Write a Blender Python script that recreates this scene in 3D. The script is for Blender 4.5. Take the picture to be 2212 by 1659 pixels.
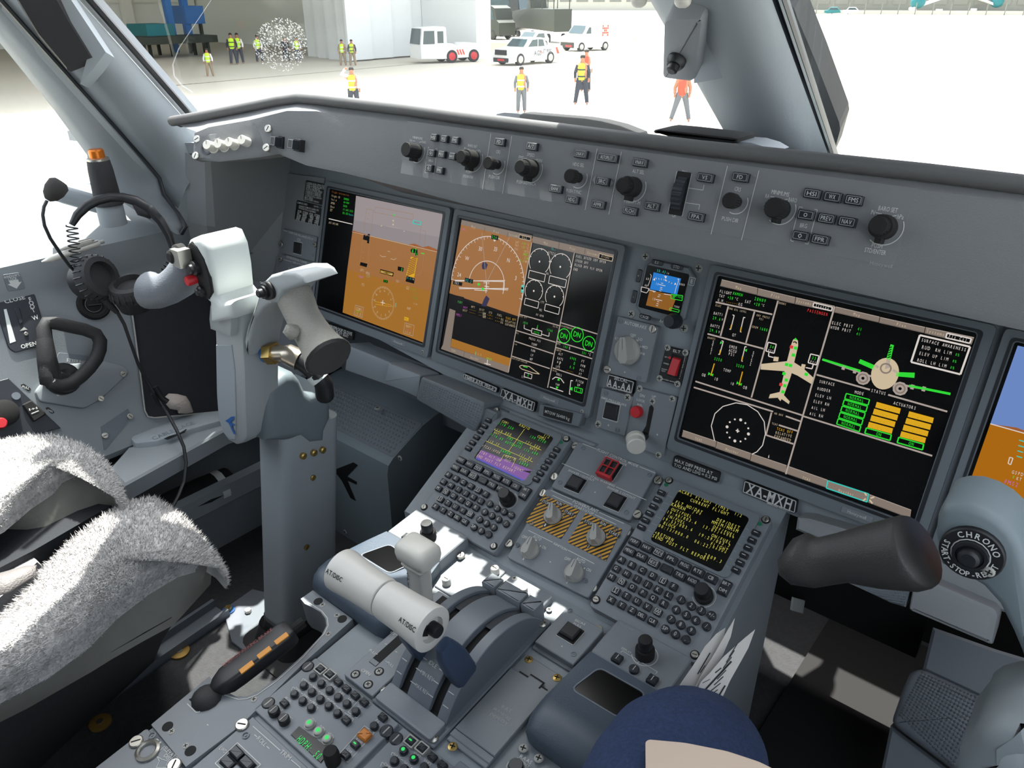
import bpy,bmesh,math,random
import numpy as np
from mathutils import Vector as V3,Matrix
random.seed(7)
for _o in list(bpy.data.objects): bpy.data.objects.remove(_o,do_unlink=True)
SC = bpy.context.scene
COL = SC.collection
PI = math.pi
def nrm(v):
    v = np.asarray(v,float); return v/np.linalg.norm(v)
def A(*a): return np.array(a,float)
# ---------------------------------------------------------------- camera
CAM = A(0.43575,-0.99326,0.35394)
MC = np.array([[0.77106,0.63676,0.0],[0.28809,-0.34885,-0.89180],[-0.56786,0.68763,-0.45243]])
FPX,CX,CY = 1639.94,1106.0,829.5
_c = bpy.data.cameras.new('camera'); _c.sensor_width = 36.0; _c.lens = FPX/2212*36; _c.clip_start = 0.02; _c.clip_end = 3000
cam = bpy.data.objects.new('camera',_c); COL.objects.link(cam)
cam.matrix_world = Matrix(((MC[0][0],-MC[1][0],-MC[2][0],CAM[0]),(MC[0][1],-MC[1][1],-MC[2][1],CAM[1]),(MC[0][2],-MC[1][2],-MC[2][2],CAM[2]),(0,0,0,1)))
SC.camera = cam
# ---------------------------------------------------------------- light
SUN_DIR = nrm((0.24,-0.215,-1.0))            # the way sunlight travels
_w = bpy.data.worlds.new('sky'); SC.world = _w; _w.use_nodes = True
_nt = _w.node_tree; _nt.nodes.clear()
_sk = _nt.nodes.new('ShaderNodeTexSky'); _sk.sky_type = 'NISHITA'; _sk.sun_disc = False
_sk.sun_elevation = math.asin(-SUN_DIR[2]); _sk.sun_rotation = math.atan2(-SUN_DIR[0],-SUN_DIR[1])
_sk.dust_density = 2.5; _sk.air_density = 1.0
_bg = _nt.nodes.new('ShaderNodeBackground'); _bg.inputs[1].default_value = 0.6
_ow = _nt.nodes.new('ShaderNodeOutputWorld')
_hs = _nt.nodes.new('ShaderNodeHueSaturation'); _hs.inputs['Saturation'].default_value = 0.3   # hazy sky
_nt.links.new(_sk.outputs[0],_hs.inputs['Color']); _nt.links.new(_hs.outputs[0],_bg.inputs[0]); _nt.links.new(_bg.outputs[0],_ow.inputs[0])
_l = bpy.data.lights.new('sun','SUN'); _l.energy = 11.0; _l.angle = 0.009; _l.color = (1.0,0.965,0.90)
sun = bpy.data.objects.new('sun',_l); COL.objects.link(sun)
sun.rotation_euler = V3(SUN_DIR).to_track_quat('-Z','Y').to_euler(); sun.location = (0,0,30)
SC.view_settings.view_transform = 'Standard'; SC.view_settings.look = 'None'
SC.view_settings.exposure = 0.4; SC.view_settings.gamma = 1.0; SC.view_settings.use_curve_mapping = False
SC.cycles.use_denoising = True
SC.cycles.max_bounces = 10; SC.cycles.diffuse_bounces = 5; SC.cycles.transparent_max_bounces = 12
SC.cycles.caustics_reflective = False; SC.cycles.caustics_refractive = False; SC.cycles.sample_clamp_indirect = 6.0
# ---------------------------------------------------------------- materials
def s2l(c): return c/12.92 if c <= 0.04045 else ((c+0.055)/1.055)**2.4
def hexc(h):
    h = h.lstrip('#'); return tuple(s2l(int(h[i:i+2],16)/255) for i in (0,2,4))+(1.0,)
MATS = {}
def mat(name,col,rough=0.55,metal=0.0,bump=0.0,bscale=300.0,mott=0.0,spec=0.5,emit=None,estr=1.0,coat=0.0):
    m = bpy.data.materials.new(name); m.use_nodes = True; nt = m.node_tree; b = nt.nodes['Principled BSDF']
    c = hexc(col); b.inputs['Base Color'].default_value = c; b.inputs['Roughness'].default_value = rough
    b.inputs['Metallic'].default_value = metal; b.inputs['Specular IOR Level'].default_value = spec
    if coat: b.inputs['Coat Weight'].default_value = coat; b.inputs['Coat Roughness'].default_value = 0.1
    if bump or mott:
        tc = nt.nodes.new('ShaderNodeTexCoord')
        nz = nt.nodes.new('ShaderNodeTexNoise'); nz.inputs['Scale'].default_value = bscale; nz.inputs['Detail'].default_value = 3
        nt.links.new(tc.outputs['Object'],nz.inputs['Vector'])
        if bump:
            bp = nt.nodes.new('ShaderNodeBump'); bp.inputs['Strength'].default_value = bump; bp.inputs['Distance'].default_value = 0.002
            nt.links.new(nz.outputs['Fac'],bp.inputs['Height']); nt.links.new(bp.outputs['Normal'],b.inputs['Normal'])
        if mott:
            mx = nt.nodes.new('ShaderNodeMix'); mx.data_type = 'RGBA'
            mx.inputs[6].default_value = tuple(x*(1-mott) for x in c[:3])+(1,); mx.inputs[7].default_value = tuple(min(1,x*(1+mott)) for x in c[:3])+(1,)
            n2 = nt.nodes.new('ShaderNodeTexNoise'); n2.inputs['Scale'].default_value = bscale*0.35; n2.inputs['Detail'].default_value = 4
            nt.links.new(tc.outputs['Object'],n2.inputs['Vector'])
            nt.links.new(n2.outputs['Fac'],mx.inputs[0]); nt.links.new(mx.outputs[2],b.inputs['Base Color'])
    if emit:
        b.inputs['Emission Color'].default_value = hexc(emit); b.inputs['Emission Strength'].default_value = estr
    MATS[name] = m; return m
def glassmat(name,tint,refl=0.05,haze=0.0,hazecol='ffffff'):
    m = bpy.data.materials.new(name); m.use_nodes = True; nt = m.node_tree; nt.nodes.clear()
    o = nt.nodes.new('ShaderNodeOutputMaterial'); t = nt.nodes.new('ShaderNodeBsdfTransparent'); t.inputs[0].default_value = hexc(tint)
    g = nt.nodes.new('ShaderNodeBsdfGlossy'); g.inputs['Roughness'].default_value = 0.02
    mx = nt.nodes.new('ShaderNodeMixShader'); mx.inputs[0].default_value = refl
    nt.links.new(t.outputs[0],mx.inputs[1]); nt.links.new(g.outputs[0],mx.inputs[2]); last = mx
    if haze:
        d = nt.nodes.new('ShaderNodeBsdfDiffuse'); d.inputs[0].default_value = hexc(hazecol)
        tl = nt.nodes.new('ShaderNodeBsdfTranslucent'); tl.inputs[0].default_value = hexc(hazecol)
        m1 = nt.nodes.new('ShaderNodeMixShader'); m1.inputs[0].default_value = 0.5
        nt.links.new(d.outputs[0],m1.inputs[1]); nt.links.new(tl.outputs[0],m1.inputs[2])
        m2 = nt.nodes.new('ShaderNodeMixShader'); m2.inputs[0].default_value = haze
        nt.links.new(last.outputs[0],m2.inputs[1]); nt.links.new(m1.outputs[0],m2.inputs[2]); last = m2
    nt.links.new(last.outputs[0],o.inputs[0]); MATS[name] = m; return m
def glow(name,col,s=1.0):
    m = bpy.data.materials.new(name); m.use_nodes = True; nt = m.node_tree; b = nt.nodes['Principled BSDF']
    b.inputs['Base Color'].default_value = (0.004,0.004,0.004,1); b.inputs['Roughness'].default_value = 0.25
    b.inputs['Specular IOR Level'].default_value = 0.1
    b.inputs['Emission Color'].default_value = hexc(col); b.inputs['Emission Strength'].default_value = s*0.76
    MATS[name] = m; return m
mat('panel','85888b',0.6,bump=0.12,bscale=900); mat('panel_blue','7f868c',0.5,bump=0.12,bscale=900)
mat('glare','77797c',0.75,bump=0.35,bscale=1200); mat('glare_dark','5b5b5c',0.6,bump=0.3,bscale=1500)
mat('unit','787d83',0.5,bump=0.1,bscale=1100); mat('bezel','6c7379',0.5)
mat('black','1c1d20',0.45); mat('blackmatte','161616',0.85); mat('key','24282e',0.4); mat('rubber','2a2a2c',0.7,bump=0.2,bscale=500)
mat('white_paint','cfd4d2',0.45,bump=0.06,bscale=700); mat('yoke_grey','7d8488',0.45,bump=0.06,bscale=800); mat('yoke_dark','6f7a80',0.5,bump=0.05,bscale=800)
mat('grip_mid','6b7077',0.5,bump=0.4,bscale=500); mat('grip','a09d95',0.75,bump=1.0,bscale=420); mat('grip_black','333232',0.5,bump=0.25,bscale=700)  # grip lightened to stand in for sunlight on the captain's right grip
mat('cream','cfccc4',0.4); mat('knob_grey','a3a29d',0.45); mat('lettering','c9cac8',0.6); mat('lettering_dark','26282a',0.6); mat('lettering_grey','9a9c9e',0.6)
mat('placard','141416',0.5); mat('steel','b9b6ae',0.35,0.9); mat('brass','b79a5a',0.35,0.8); mat('nickel','c8beae',0.3,0.9)
mat('red','c0242c',0.45); mat('orange','c8761e',0.4); mat('amber','d39a22',0.5); mat('yoke_light','a3a8aa',0.45,bump=0.06,bscale=800); mat('lining','8a9094',0.6,bump=0.1,bscale=500); mat('lining_light','989fa4',0.6,bump=0.1,bscale=500)
mat('rail','6b7179',0.45); mat('slot','0d0d0e',0.8); mat('carpet','3a3b3d',0.95,bump=1.0,bscale=260,mott=0.25)
mat('leather','72716b',0.6,bump=0.25,bscale=160,mott=0.1); mat('denim','2c3e62',0.9,bump=1.0,bscale=700,mott=0.6); mat('wool','b6b4b3',0.95,bump=0.8,bscale=140,mott=0.12)
mat('card','cdb7a4',0.7); mat('paper','cfcbc6',0.8); mat('concrete','b9b3a6',0.9,mott=0.08,bscale=0.4); mat('hangar_white','d2d5d6',0.7); mat('hangar_dark','6d716f',0.8)
mat('vest_lime','b7e02a',0.7,emit=None); mat('vest_orange','f0432a',0.7); mat('navy','262b38',0.8); mat('khaki','8a7a62',0.85); mat('skin','9a6a50',0.7); mat('hair','1d1713',0.8); mat('shirt','d5d5d5',0.8); mat('grey_cloth','5c6066',0.85)
mat('car_white','dcdcdc',0.3,coat=0.5); mat('tyre','202022',0.8); mat('car_glass','2c4046',0.1); mat('grass_dry','9c9a45',0.95,mott=0.3,bscale=2); mat('truck_dark','23291f',0.6); mat('bus_dark','1c2326',0.4); mat('leafy','4a6a2a',0.9); mat('teal_tarp','1f6a70',0.7); mat('blue_lift','2a66a8',0.5)
glassmat('glass','fbfdfc',0.035); glassmat('glass_haze','f6f8f8',0.04,0.06)
# ---------------------------------------------------------------- planes and points
def ray(px,py): return np.array([(px-CX)/FPX,(py-CY)/FPX,1.0]) @ MC
def onplane(px,py,O,N):
    d = ray(px,py); return CAM + d*(((O-CAM) @ N)/(d @ N))
def atx(px,py,x): return onplane(px,py,A(x,0,0),A(1,0,0))
def aty(px,py,y): return onplane(px,py,A(0,y,0),A(0,1,0))
def atz(px,py,z): return onplane(px,py,A(0,0,z),A(0,0,1))
class PL:
    def __init__(s,O,U,V):
        s.O = np.asarray(O,float); s.U = nrm(U); V = np.asarray(V,float); s.V = nrm(V-s.U*(V @ s.U)); s.N = np.cross(s.U,s.V)
    def w(s,u,v,h=0.0): return s.O+s.U*u+s.V*v+s.N*h
    def uv(s,px,py,h=0.0):
        p = onplane(px,py,s.O+s.N*h,s.N)-s.O; return (float(p @ s.U),float(p @ s.V))
    def up(s,h): return PL(s.O+s.N*h,s.U,s.V)
    def mtx(s,u,v,h=0.0,ang=0.0):
        p = s.w(u,v,h); c,sn = math.cos(ang),math.sin(ang); U = s.U*c+s.V*sn; V = -s.U*sn+s.V*c
        return Matrix(((U[0],V[0],s.N[0],p[0]),(U[1],V[1],s.N[1],p[1]),(U[2],V[2],s.N[2],p[2]),(0,0,0,1)))
class Z:                                       # a measuring window on the photograph
    def __init__(s,x,y,k): s.x,s.y,s.k = x,y,k
    def __call__(s,a,b): return (s.x+a*s.k,s.y+b*s.k)
LOC = PL((0,0,0),(1,0,0),(0,1,0))
# ---------------------------------------------------------------- mesh building
def offset_poly(p,d):                          # inward offset of a ccw polygon
    n = len(p); out = []
    for i in range(n):
        a,b,c = np.array(p[i-1]),np.array(p[i]),np.array(p[(i+1) % n])
        e1 = b-a; e2 = c-b; l1 = np.linalg.norm(e1); l2 = np.linalg.norm(e2)
        if l1 < 1e-9 or l2 < 1e-9: out.append(tuple(b)); continue
        n1 = np.array([-e1[1],e1[0]])/l1; n2 = np.array([-e2[1],e2[0]])/l2
        m = n1+n2; k = m @ m
        out.append(tuple(b+m*(2*d/k if k > 0.3 else d)))
    return out
def ccw(p):
    a = sum(p[i-1][0]*p[i][1]-p[i][0]*p[i-1][1] for i in range(len(p))); return list(p) if a > 0 else list(p)[::-1]
def rr(u0,v0,u1,v1,r=0.0,seg=3):
    u0,u1 = min(u0,u1),max(u0,u1); v0,v1 = min(v0,v1),max(v0,v1)
    if r <= 0: return [(u0,v0),(u1,v0),(u1,v1),(u0,v1)]
    r = min(r,(u1-u0)/2.001,(v1-v0)/2.001); o = []
    for cx,cy,a0 in ((u1-r,v0+r,-PI/2),(u1-r,v1-r,0),(u0+r,v1-r,PI/2),(u0+r,v0+r,PI)):
        for i in range(seg+1):
            a = a0+PI/2*i/seg; o.append((cx+r*math.cos(a),cy+r*math.sin(a)))
    return o
def circ(u,v,r,seg=16,a0=0.0): return [(u+r*math.cos(a0+2*PI*i/seg),v+r*math.sin(a0+2*PI*i/seg)) for i in range(seg)]
def rounded(poly,r,seg=3):                    # fillet a polygon's corners
    p = ccw(poly); n = len(p); o = []
    for i in range(n):
        a,b,c = np.array(p[i-1],float),np.array(p[i],float),np.array(p[(i+1) % n],float)
        d1 = a-b; d2 = c-b; l1 = np.linalg.norm(d1); l2 = np.linalg.norm(d2); rr_ = min(r,l1*0.45,l2*0.45)
        s = b+d1/l1*rr_; e = b+d2/l2*rr_
        for k in range(seg+1):
            t = k/seg; q = s*(1-t)**2+b*2*t*(1-t)+e*t*t; o.append(tuple(q))
    return o
class MB:
    def __init__(s): s.v = []; s.f = []
    def add(s,vs,fs):
        o = len(s.v); s.v += [tuple(map(float,x)) for x in vs]; s.f += [tuple(i+o for i in f) for f in fs]; return s
    def prism(s,P,poly,h0,h1,ch=0.0,bottom=False,steps=1):
        p = ccw(poly); rings = [[P.w(u,v,h0) for u,v in p]]
        if ch > 0:
            for k in range(steps+1):
                a = PI/2*k/steps
                q = offset_poly(p,ch*(1-math.cos(a))) if k else p
                rings.append([P.w(u,v,h1-ch+ch*math.sin(a)) for u,v in q])
        else: rings.append([P.w(u,v,h1) for u,v in p])
        return s.loft(rings,cap0=bottom,cap1=True)
    def loft(s,rings,cap0=True,cap1=True,closed=True,loop=False):
        n = len(rings[0]); vs = [x for r in rings for x in r]; fs = []
        m = len(rings)
        for j in range(m if loop else m-1):
            a,b = j*n,((j+1) % m)*n
            for i in range(n if closed else n-1):
                k = (i+1) % n; fs.append((a+i,a+k,b+k,b+i))
        if cap0: fs.append(tuple(range(n))[::-1])
        if cap1: fs.append(tuple(range((m-1)*n,m*n)))
        return s.add(vs,fs)
    def face(s,pts): return s.add(pts,[tuple(range(len(pts)))])
    def flat(s,P,poly,h): return s.face([P.w(u,v,h) for u,v in ccw(poly)])
    def ring(s,P,outer,inner,h0,h1,inner_h0=None):  # frame: outer walls, top face, inner walls
        o,i = ccw(outer),ccw(inner); n = len(o)
        R = [[P.w(u,v,h0) for u,v in o],[P.w(u,v,h1) for u,v in o],[P.w(u,v,h1) for u,v in i],[P.w(u,v,h0 if inner_h0 is None else inner_h0) for u,v in i]]
        return s.loft(R,False,False)
    def cyl(s,P,u,v,r,h0,h1,seg=18,r1=None,ch=0.0,bottom=False):
        r1 = r if r1 is None else r1
        R = [[P.w(a,b,h0) for a,b in circ(u,v,r,seg)]]
        if ch: R.append([P.w(a,b,h1-ch) for a,b in circ(u,v,r1,seg)]); R.append([P.w(a,b,h1) for a,b in circ(u,v,r1-ch,seg)])
        else: R.append([P.w(a,b,h1) for a,b in circ(u,v,r1,seg)])
        return s.loft(R,bottom,True)
    def lathe(s,P,u,v,prof,seg=20,cap0=False,cap1=True):
        return s.loft([[P.w(a,b,h) for a,b in circ(u,v,max(r,1e-5),seg)] for r,h in prof],cap0,cap1)
    def tube(s,pts,r,seg=8,closed=False,caps=True):
        pts = [np.asarray(p,float) for p in pts]; n = len(pts); rs = r if isinstance(r,(list,tuple)) else [r]*n
        T = []
        for i in range(n):
            a = pts[i-1] if (i > 0 or closed) else pts[i]; b = pts[(i+1) % n] if (i < n-1 or closed) else pts[i]
            T.append(nrm(b-a))
        ref = A(0,0,1) if abs(T[0][2]) < 0.9 else A(1,0,0); X = nrm(np.cross(T[0],ref)); rings = []
        for i in range(n):
            X = nrm(X-T[i]*(X @ T[i])); Y = np.cross(T[i],X)
            q = rs[i]; q = (q,q) if not isinstance(q,(list,tuple)) else q
            rings.append([pts[i]+X*q[0]*math.cos(2*PI*k/seg)+Y*q[1]*math.sin(2*PI*k/seg) for k in range(seg)])
        return s.loft(rings,caps and not closed,caps and not closed,loop=closed)
    def box(s,c,d,R=None):
        c = np.asarray(c,float); d = np.asarray(d,float)/2; vs = []
        for sx,sy,sz in ((-1,-1,-1),(1,-1,-1),(1,1,-1),(-1,1,-1),(-1,-1,1),(1,-1,1),(1,1,1),(-1,1,1)):
            q = d*A(sx,sy,sz); vs.append(c+(R @ q if R is not None else q))
        return s.add(vs,[(3,2,1,0),(4,5,6,7),(0,1,5,4),(1,2,6,5),(2,3,7,6),(3,0,4,7)])
    def ball(s,c,r,seg=14,rings=8,R=None):
        c = np.asarray(c,float); r = A(r,r,r) if np.isscalar(r) else np.asarray(r,float); L = []
        for j in range(1,rings):
            t = PI*j/rings; L.append([c+(lambda q: R @ q if R is not None else q)(r*A(math.sin(t)*math.cos(2*PI*i/seg),math.sin(t)*math.sin(2*PI*i/seg),-math.cos(t))) for i in range(seg)])
        return s.loft(L,True,True)
    def hull(s,*pts): return s
    def mesh(s,name,smooth=0.6,org=None,solid=0.0):
        me = bpy.data.meshes.new(name); vs = s.v
        if org is not None: vs = [(a-org[0],b-org[1],c-org[2]) for a,b,c in vs]
        me.from_pydata(vs,[],s.f)
        bm = bmesh.new(); bm.from_mesh(me); bmesh.ops.recalc_face_normals(bm,faces=bm.faces)
        bm.to_mesh(me); bm.free()
        if smooth:
            me.shade_smooth(); me.set_sharp_from_angle(angle=smooth)
        return me
    def build(s,name,m,parent=None,smooth=0.6,sub=0,bevel=0.0,bseg=2,solid=0.0):
        org = [x/len(s.v) for x in np.sum(np.array(s.v),axis=0)] if parent is None else wloc(parent)
        me = s.mesh(name,smooth,org); o = bpy.data.objects.new(name,me); COL.objects.link(o)
        me.materials.append(MATS[m] if isinstance(m,str) else m)
        if parent is None: o.location = org
        else: o.parent = parent
        if solid: q = o.modifiers.new('solid','SOLIDIFY'); q.thickness = solid; q.offset = 0
        if bevel: q = o.modifiers.new('bevel','BEVEL'); q.width = bevel; q.segments = bseg; q.limit_method = 'ANGLE'; q.angle_limit = 0.5
        if sub: q = o.modifiers.new('sub','SUBSURF'); q.levels = sub; q.render_levels = sub
        return o
def wloc(o):
    l = A(0,0,0)
    while o is not None: l = l+A(*o.location); o = o.parent
    return l
def tag(o,label=None,cat=None,group=None,kind=None):
    if label: o['label'] = label
    if cat: o['category'] = cat
    if group: o['group'] = group
    if kind: o['kind'] = kind
    return o
def thing(name,label,cat,loc,group=None):
    o = bpy.data.objects.new(name,None); o.empty_display_size = 0.02; COL.objects.link(o); o.location = tuple(map(float,loc)); return tag(o,label,cat,group)
def inst(name,me,M,parent):                  # a copy of a shared mesh placed under a thing or part
    o = bpy.data.objects.new(name,me); COL.objects.link(o); o.parent = parent; M = M.copy(); M.translation = M.translation-V3(wloc(parent)); o.matrix_local = M; return o
SHARED = {}
def shared(key,fn,m):
    if key not in SHARED:
        b = MB(); fn(b); me = b.mesh(key,0.5); me.materials.append(MATS[m]); SHARED[key] = me
    return SHARED[key]
# ---------------------------------------------------------------- lettering
GL = {}
def _glyphs():
    chars = [chr(c) for c in range(33,127)]+['°']; obs = []
    for bold in (0,1):
        for c in chars:
            cu = bpy.data.curves.new('g','FONT'); cu.body = c; cu.size = 1.0; cu.resolution_u = 2; cu.offset = 0.018*bold
            o = bpy.data.objects.new('g',cu); COL.objects.link(o); obs.append((c,bold,o))
    dg = bpy.context.evaluated_depsgraph_get(); dg.update()
    for c,bold,o in obs:
        me = bpy.data.meshes.new_from_object(o.evaluated_get(dg)); v = np.array([x.co[:2] for x in me.vertices]) if len(me.vertices) else np.zeros((0,2))
        f = [tuple(p.vertices) for p in me.polygons]; GL[(c,bold)] = (v,f); bpy.data.meshes.remove(me)
    for c,bold,o in obs:
        cu = o.data; bpy.data.objects.remove(o); bpy.data.curves.remove(cu)
_glyphs()
CAPH = max(GL[('H',0)][0][:,1])
NARROW = {}
def _shape(txt,size,bold,mono,squeeze,gap=0.075):
    k = size/CAPH; x = 0.0; V = []; F = []
    for ch in txt:
        if ch == ' ': x += (mono if mono else 0.28*squeeze); continue
        v,f = GL.get((ch,bold),GL[('-',bold)])
        if not len(v): continue
        v = v.copy(); x0,x1 = v[:,0].min(),v[:,0].max(); wd = (x1-x0)*squeeze
        if mono: v[:,0] = (v[:,0]-x0)*min(squeeze,(mono-0.05)/max(x1-x0,1e-3))+x; off = (mono-(v[:,0].max()-x))/2; v[:,0] += off; adv = mono
        else: v[:,0] = (v[:,0]-x0)*squeeze+x; adv = wd+gap
        o = len(V); V += [tuple(q*k) for q in v]; F += [tuple(i+o for i in q) for q in f]; x += adv
    return V,F,(x-(0 if mono else gap))*k
class TX:                                       # printed or displayed marks on a plane, one mesh per colour
    def __init__(s,P,h=0.0006,squeeze=0.9,mono=0,bold=0): s.P,s.h,s.sq,s.mono,s.bold = P,h,squeeze,mono,bold; s.m = {}; s.col = 'lettering'
    def mb(s,col): return s.m.setdefault(col or s.col,MB())
    def put(s,u,v,txt,size,col=None,align='c',ang=0.0,bold=None,sq=None,mono=None,h=None,fit=None):
        V,F,w = _shape(txt,size,s.bold if bold is None else bold,s.mono if mono is None else mono,sq or s.sq)
        kx = 1.0
        if fit and w > 0: kx = fit/w; w = fit
        dx = {'c': -w/2,'l': 0,'r': -w}[align]; c,sn = math.cos(ang),math.sin(ang); H = s.h if h is None else h
        s.mb(col).add([s.P.w(u+(x*kx+dx)*c-(y-size/2)*sn,v+(x*kx+dx)*sn+(y-size/2)*c,H) for x,y in V],F)
    def at(s,p,txt,size,**k):
        u,v = s.P.uv(p[0],p[1],k.get('h',s.h)); s.put(u,v,txt,size,**k)
    def line(s,a,b,w,col=None,h=None):
        a = np.array(a,float); b = np.array(b,float); d = b-a; L = np.linalg.norm(d)
        if L < 1e-7: return
        n = np.array([-d[1],d[0]])/L*w/2; H = s.h if h is None else h
        s.mb(col).face([s.P.w(*q,H) for q in (a-n,b-n,b+n,a+n)])
    def pl(s,p,q,w,**k): s.line(s.P.uv(*p,s.h),s.P.uv(*q,s.h),w,**k)
    def path(s,pts,w,closed=False,**k):
        n = len(pts)
        for i in range(n if closed else n-1): s.line(pts[i],pts[(i+1) % n],w,**k)
    def rect(s,u0,v0,u1,v1,w,**k): s.path([(u0,v0),(u1,v0),(u1,v1),(u0,v1)],w,True,**k)
    def fill(s,poly,col=None,h=None): s.mb(col).face([s.P.w(u,v,s.h if h is None else h) for u,v in ccw(poly)])
    def arc(s,u,v,r,a0,a1,w,seg=16,**k):
        s.path([(u+r*math.cos(a0+(a1-a0)*i/seg),v+r*math.sin(a0+(a1-a0)*i/seg)) for i in range(seg+1)],w,**k)
    def done(s,name,parent):
        r = []
        for col,b in s.m.items():
            if b.v:
                x = b.build(name,col,parent,smooth=0); r.append(x)
                if 'lettering' in name: x['kind'] = 'stuff'
        return r
def P2(P,pts,h=0.0): return [P.uv(*q,h) for q in pts]
# fasteners and small fittings shared by every panel
def screw(P,u,v,h,parent,r=0.0042,kind='slot'):
    if kind == 'slot':
        def fn(b):
            b.lathe(LOC,0,0,[(1.0,0),(1.0,0.5),(0.86,0.62)],14)
            for sg in (-1,1): pass
        me = shared('stud',fn,'steel'); mm = shared('stud_slot',lambda b: b.prism(LOC,rr(-0.66,-0.11,0.66,0.11),0.6,0.64),'slot')
    else:
        me = shared('cross_stud',lambda b: b.lathe(LOC,0,0,[(1.0,0),(1.0,0.12),(0.7,0.3)],14),'knob_grey')
        mm = shared('cross_slot',lambda b: (b.prism(LOC,rr(-0.6,-0.13,0.6,0.13),0.3,0.34),b.prism(LOC,rr(-0.13,-0.6,0.13,0.6),0.3,0.34)),'slot')
    M = P.mtx(u,v,h,random.uniform(0,PI)) @ Matrix.Scale(r,4)
    o = inst('screw',me,M,parent); o2 = bpy.data.objects.new('screw_slot',mm); COL.objects.link(o2); o2.parent = o; return o
def ringhole(P,u,v,h,parent,r=0.003):
    me = shared('bushing',lambda b: b.lathe(LOC,0,0,[(1,0),(1,0.15),(0.72,0.2),(0.7,-0.1),(0.3,-0.1),(0.25,0.1)],12),'rail')
    return inst('bushing',me,P.mtx(u,v,h) @ Matrix.Scale(r,4),parent)
# the main working planes of the cockpit
MP = PL((0,0,0),(1,0,0),(0,0.27765,0.96068))
_t = math.radians(74.4); _p = CAM+0.788*(onplane(1440,430,A(0,0,0),MP.N)-CAM)
GP = PL(_p,(1,0,0),(0,math.cos(_t),math.sin(_t)))
CP = PL((-0.136,-0.0824,-0.285),(1,0,0),(0,math.cos(PI/6),math.sin(PI/6)))
_t = math.radians(6); PD = PL((0,-0.305,-0.4138),(1,0,0),(0,math.cos(_t),math.sin(_t)))
SW = PL((-1.045,-0.45,-0.29),(0,1,0),(-0.43,0,0.903))
FLOOR = -0.80
GROUND = -3.646
XC = -0.083
# ================================================================ setting
def struct(o,label=None,cat=None):
    o['kind'] = 'structure'
    if label: o['label'] = label
    if cat: o['category'] = cat
    return o
def mirx(p): return A(2*XC-p[0],p[1],p[2])
# apron outside
b = MB(); b.face([(-900,-300,GROUND),(900,-300,GROUND),(900,1500,GROUND),(-900,1500,GROUND)])
g = struct(b.build('ground','concrete',smooth=0),'pale concrete apron in full sun outside the windscreen','ground')
b = MB()
for p,q in (((0,290),(110,345)),((0,283),(150,338)),((1800,337),(2212,305)),((1800,343),(2212,310)),((1830,165),(1895,167)),((1955,122),(2010,123)),((2100,90),(2160,93)),((1725,55),(1860,51))):
    P0,P1 = atz(*p,GROUND+.004),atz(*q,GROUND+.004); d = nrm(P1-P0); n = A(-d[1],d[0],0)*(.05 if p[1] > 250 else .35)
    pts = [P0*(1-t)+P1*t+A(0,0,0)+n*0.6*math.sin(3*t) for t in np.linspace(0,1,8)]
    for a_,b_ in zip(pts,pts[1:]): b.face([a_-n,b_-n,b_+n,a_+n])
mat('seam','8f8878',0.9); b.build('ground_seam','seam',g,0)
b = MB()
for k in range(40):
    t = k/39; P0 = atz(362+(900-362)*t,186-(186-138)*t,GROUND+.004); b.box(P0,(.22,.5,.006))
b.build('painted_dash','seam',g,0)['kind'] = 'stuff'
# window corner points
E0,E1 = atx(392,245,-1.04),atx(175,0,-.98)
G0,G1 = atx(347,385,-1.07),atx(5,0,-1.0)
W0,W1,W2 = atx(188,335,-1.14),atx(115,235,-1.13),atx(-75,0,-1.06)
def ext(a,b,z): return a+(b-a)*((z-a[2])/(b[2]-a[2]))
ET,GT,WT = A(-.755,-.425,.63),A(-.78,-.445,.63),A(-.80,-.462,.63)
CB,CT = A(XC-.07,.30,.12),A(XC-.07,-.073,.63)
# floor, ceiling, rear, outer shell
b = MB(); b.box((XC,-.6,FLOOR-.02),(2.6,3.2,.04)); floor = struct(b.build('floor','carpet',smooth=0),'dark grey speckled cockpit floor covering','floor')
b = MB()
edge = [CT,A(-.465,-.181,.63),A(-.60,-.33,.63),A(-.71,-.40,.63),ET,WT,A(-.70,-.56,.63),A(-.655,-.66,.63),A(-.68,-1.5,.63),A(-.70,-2.2,.63)]
roof = edge+[mirx(p) for p in edge[::-1]]
b.prism(PL((0,0,0),(1,0,0),(0,1,0)),[(p[0],p[1]) for p in roof],.63,.638,bottom=True)
struct(b.build('ceiling','lining',smooth=0),'pale grey cockpit ceiling above the windows','ceiling')
b = MB(); b.box((XC,-2.22,-.05),(2.6,.04,1.6)); struct(b.build('wall_rear','lining',smooth=0),'grey cockpit rear bulkhead','wall')
b = MB(); b.box((XC,.42,-.36),(2.6,.03,.92)); struct(b.build('wall_front','blackmatte',smooth=0),'dark bulkhead in front of the pedals','wall')
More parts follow.
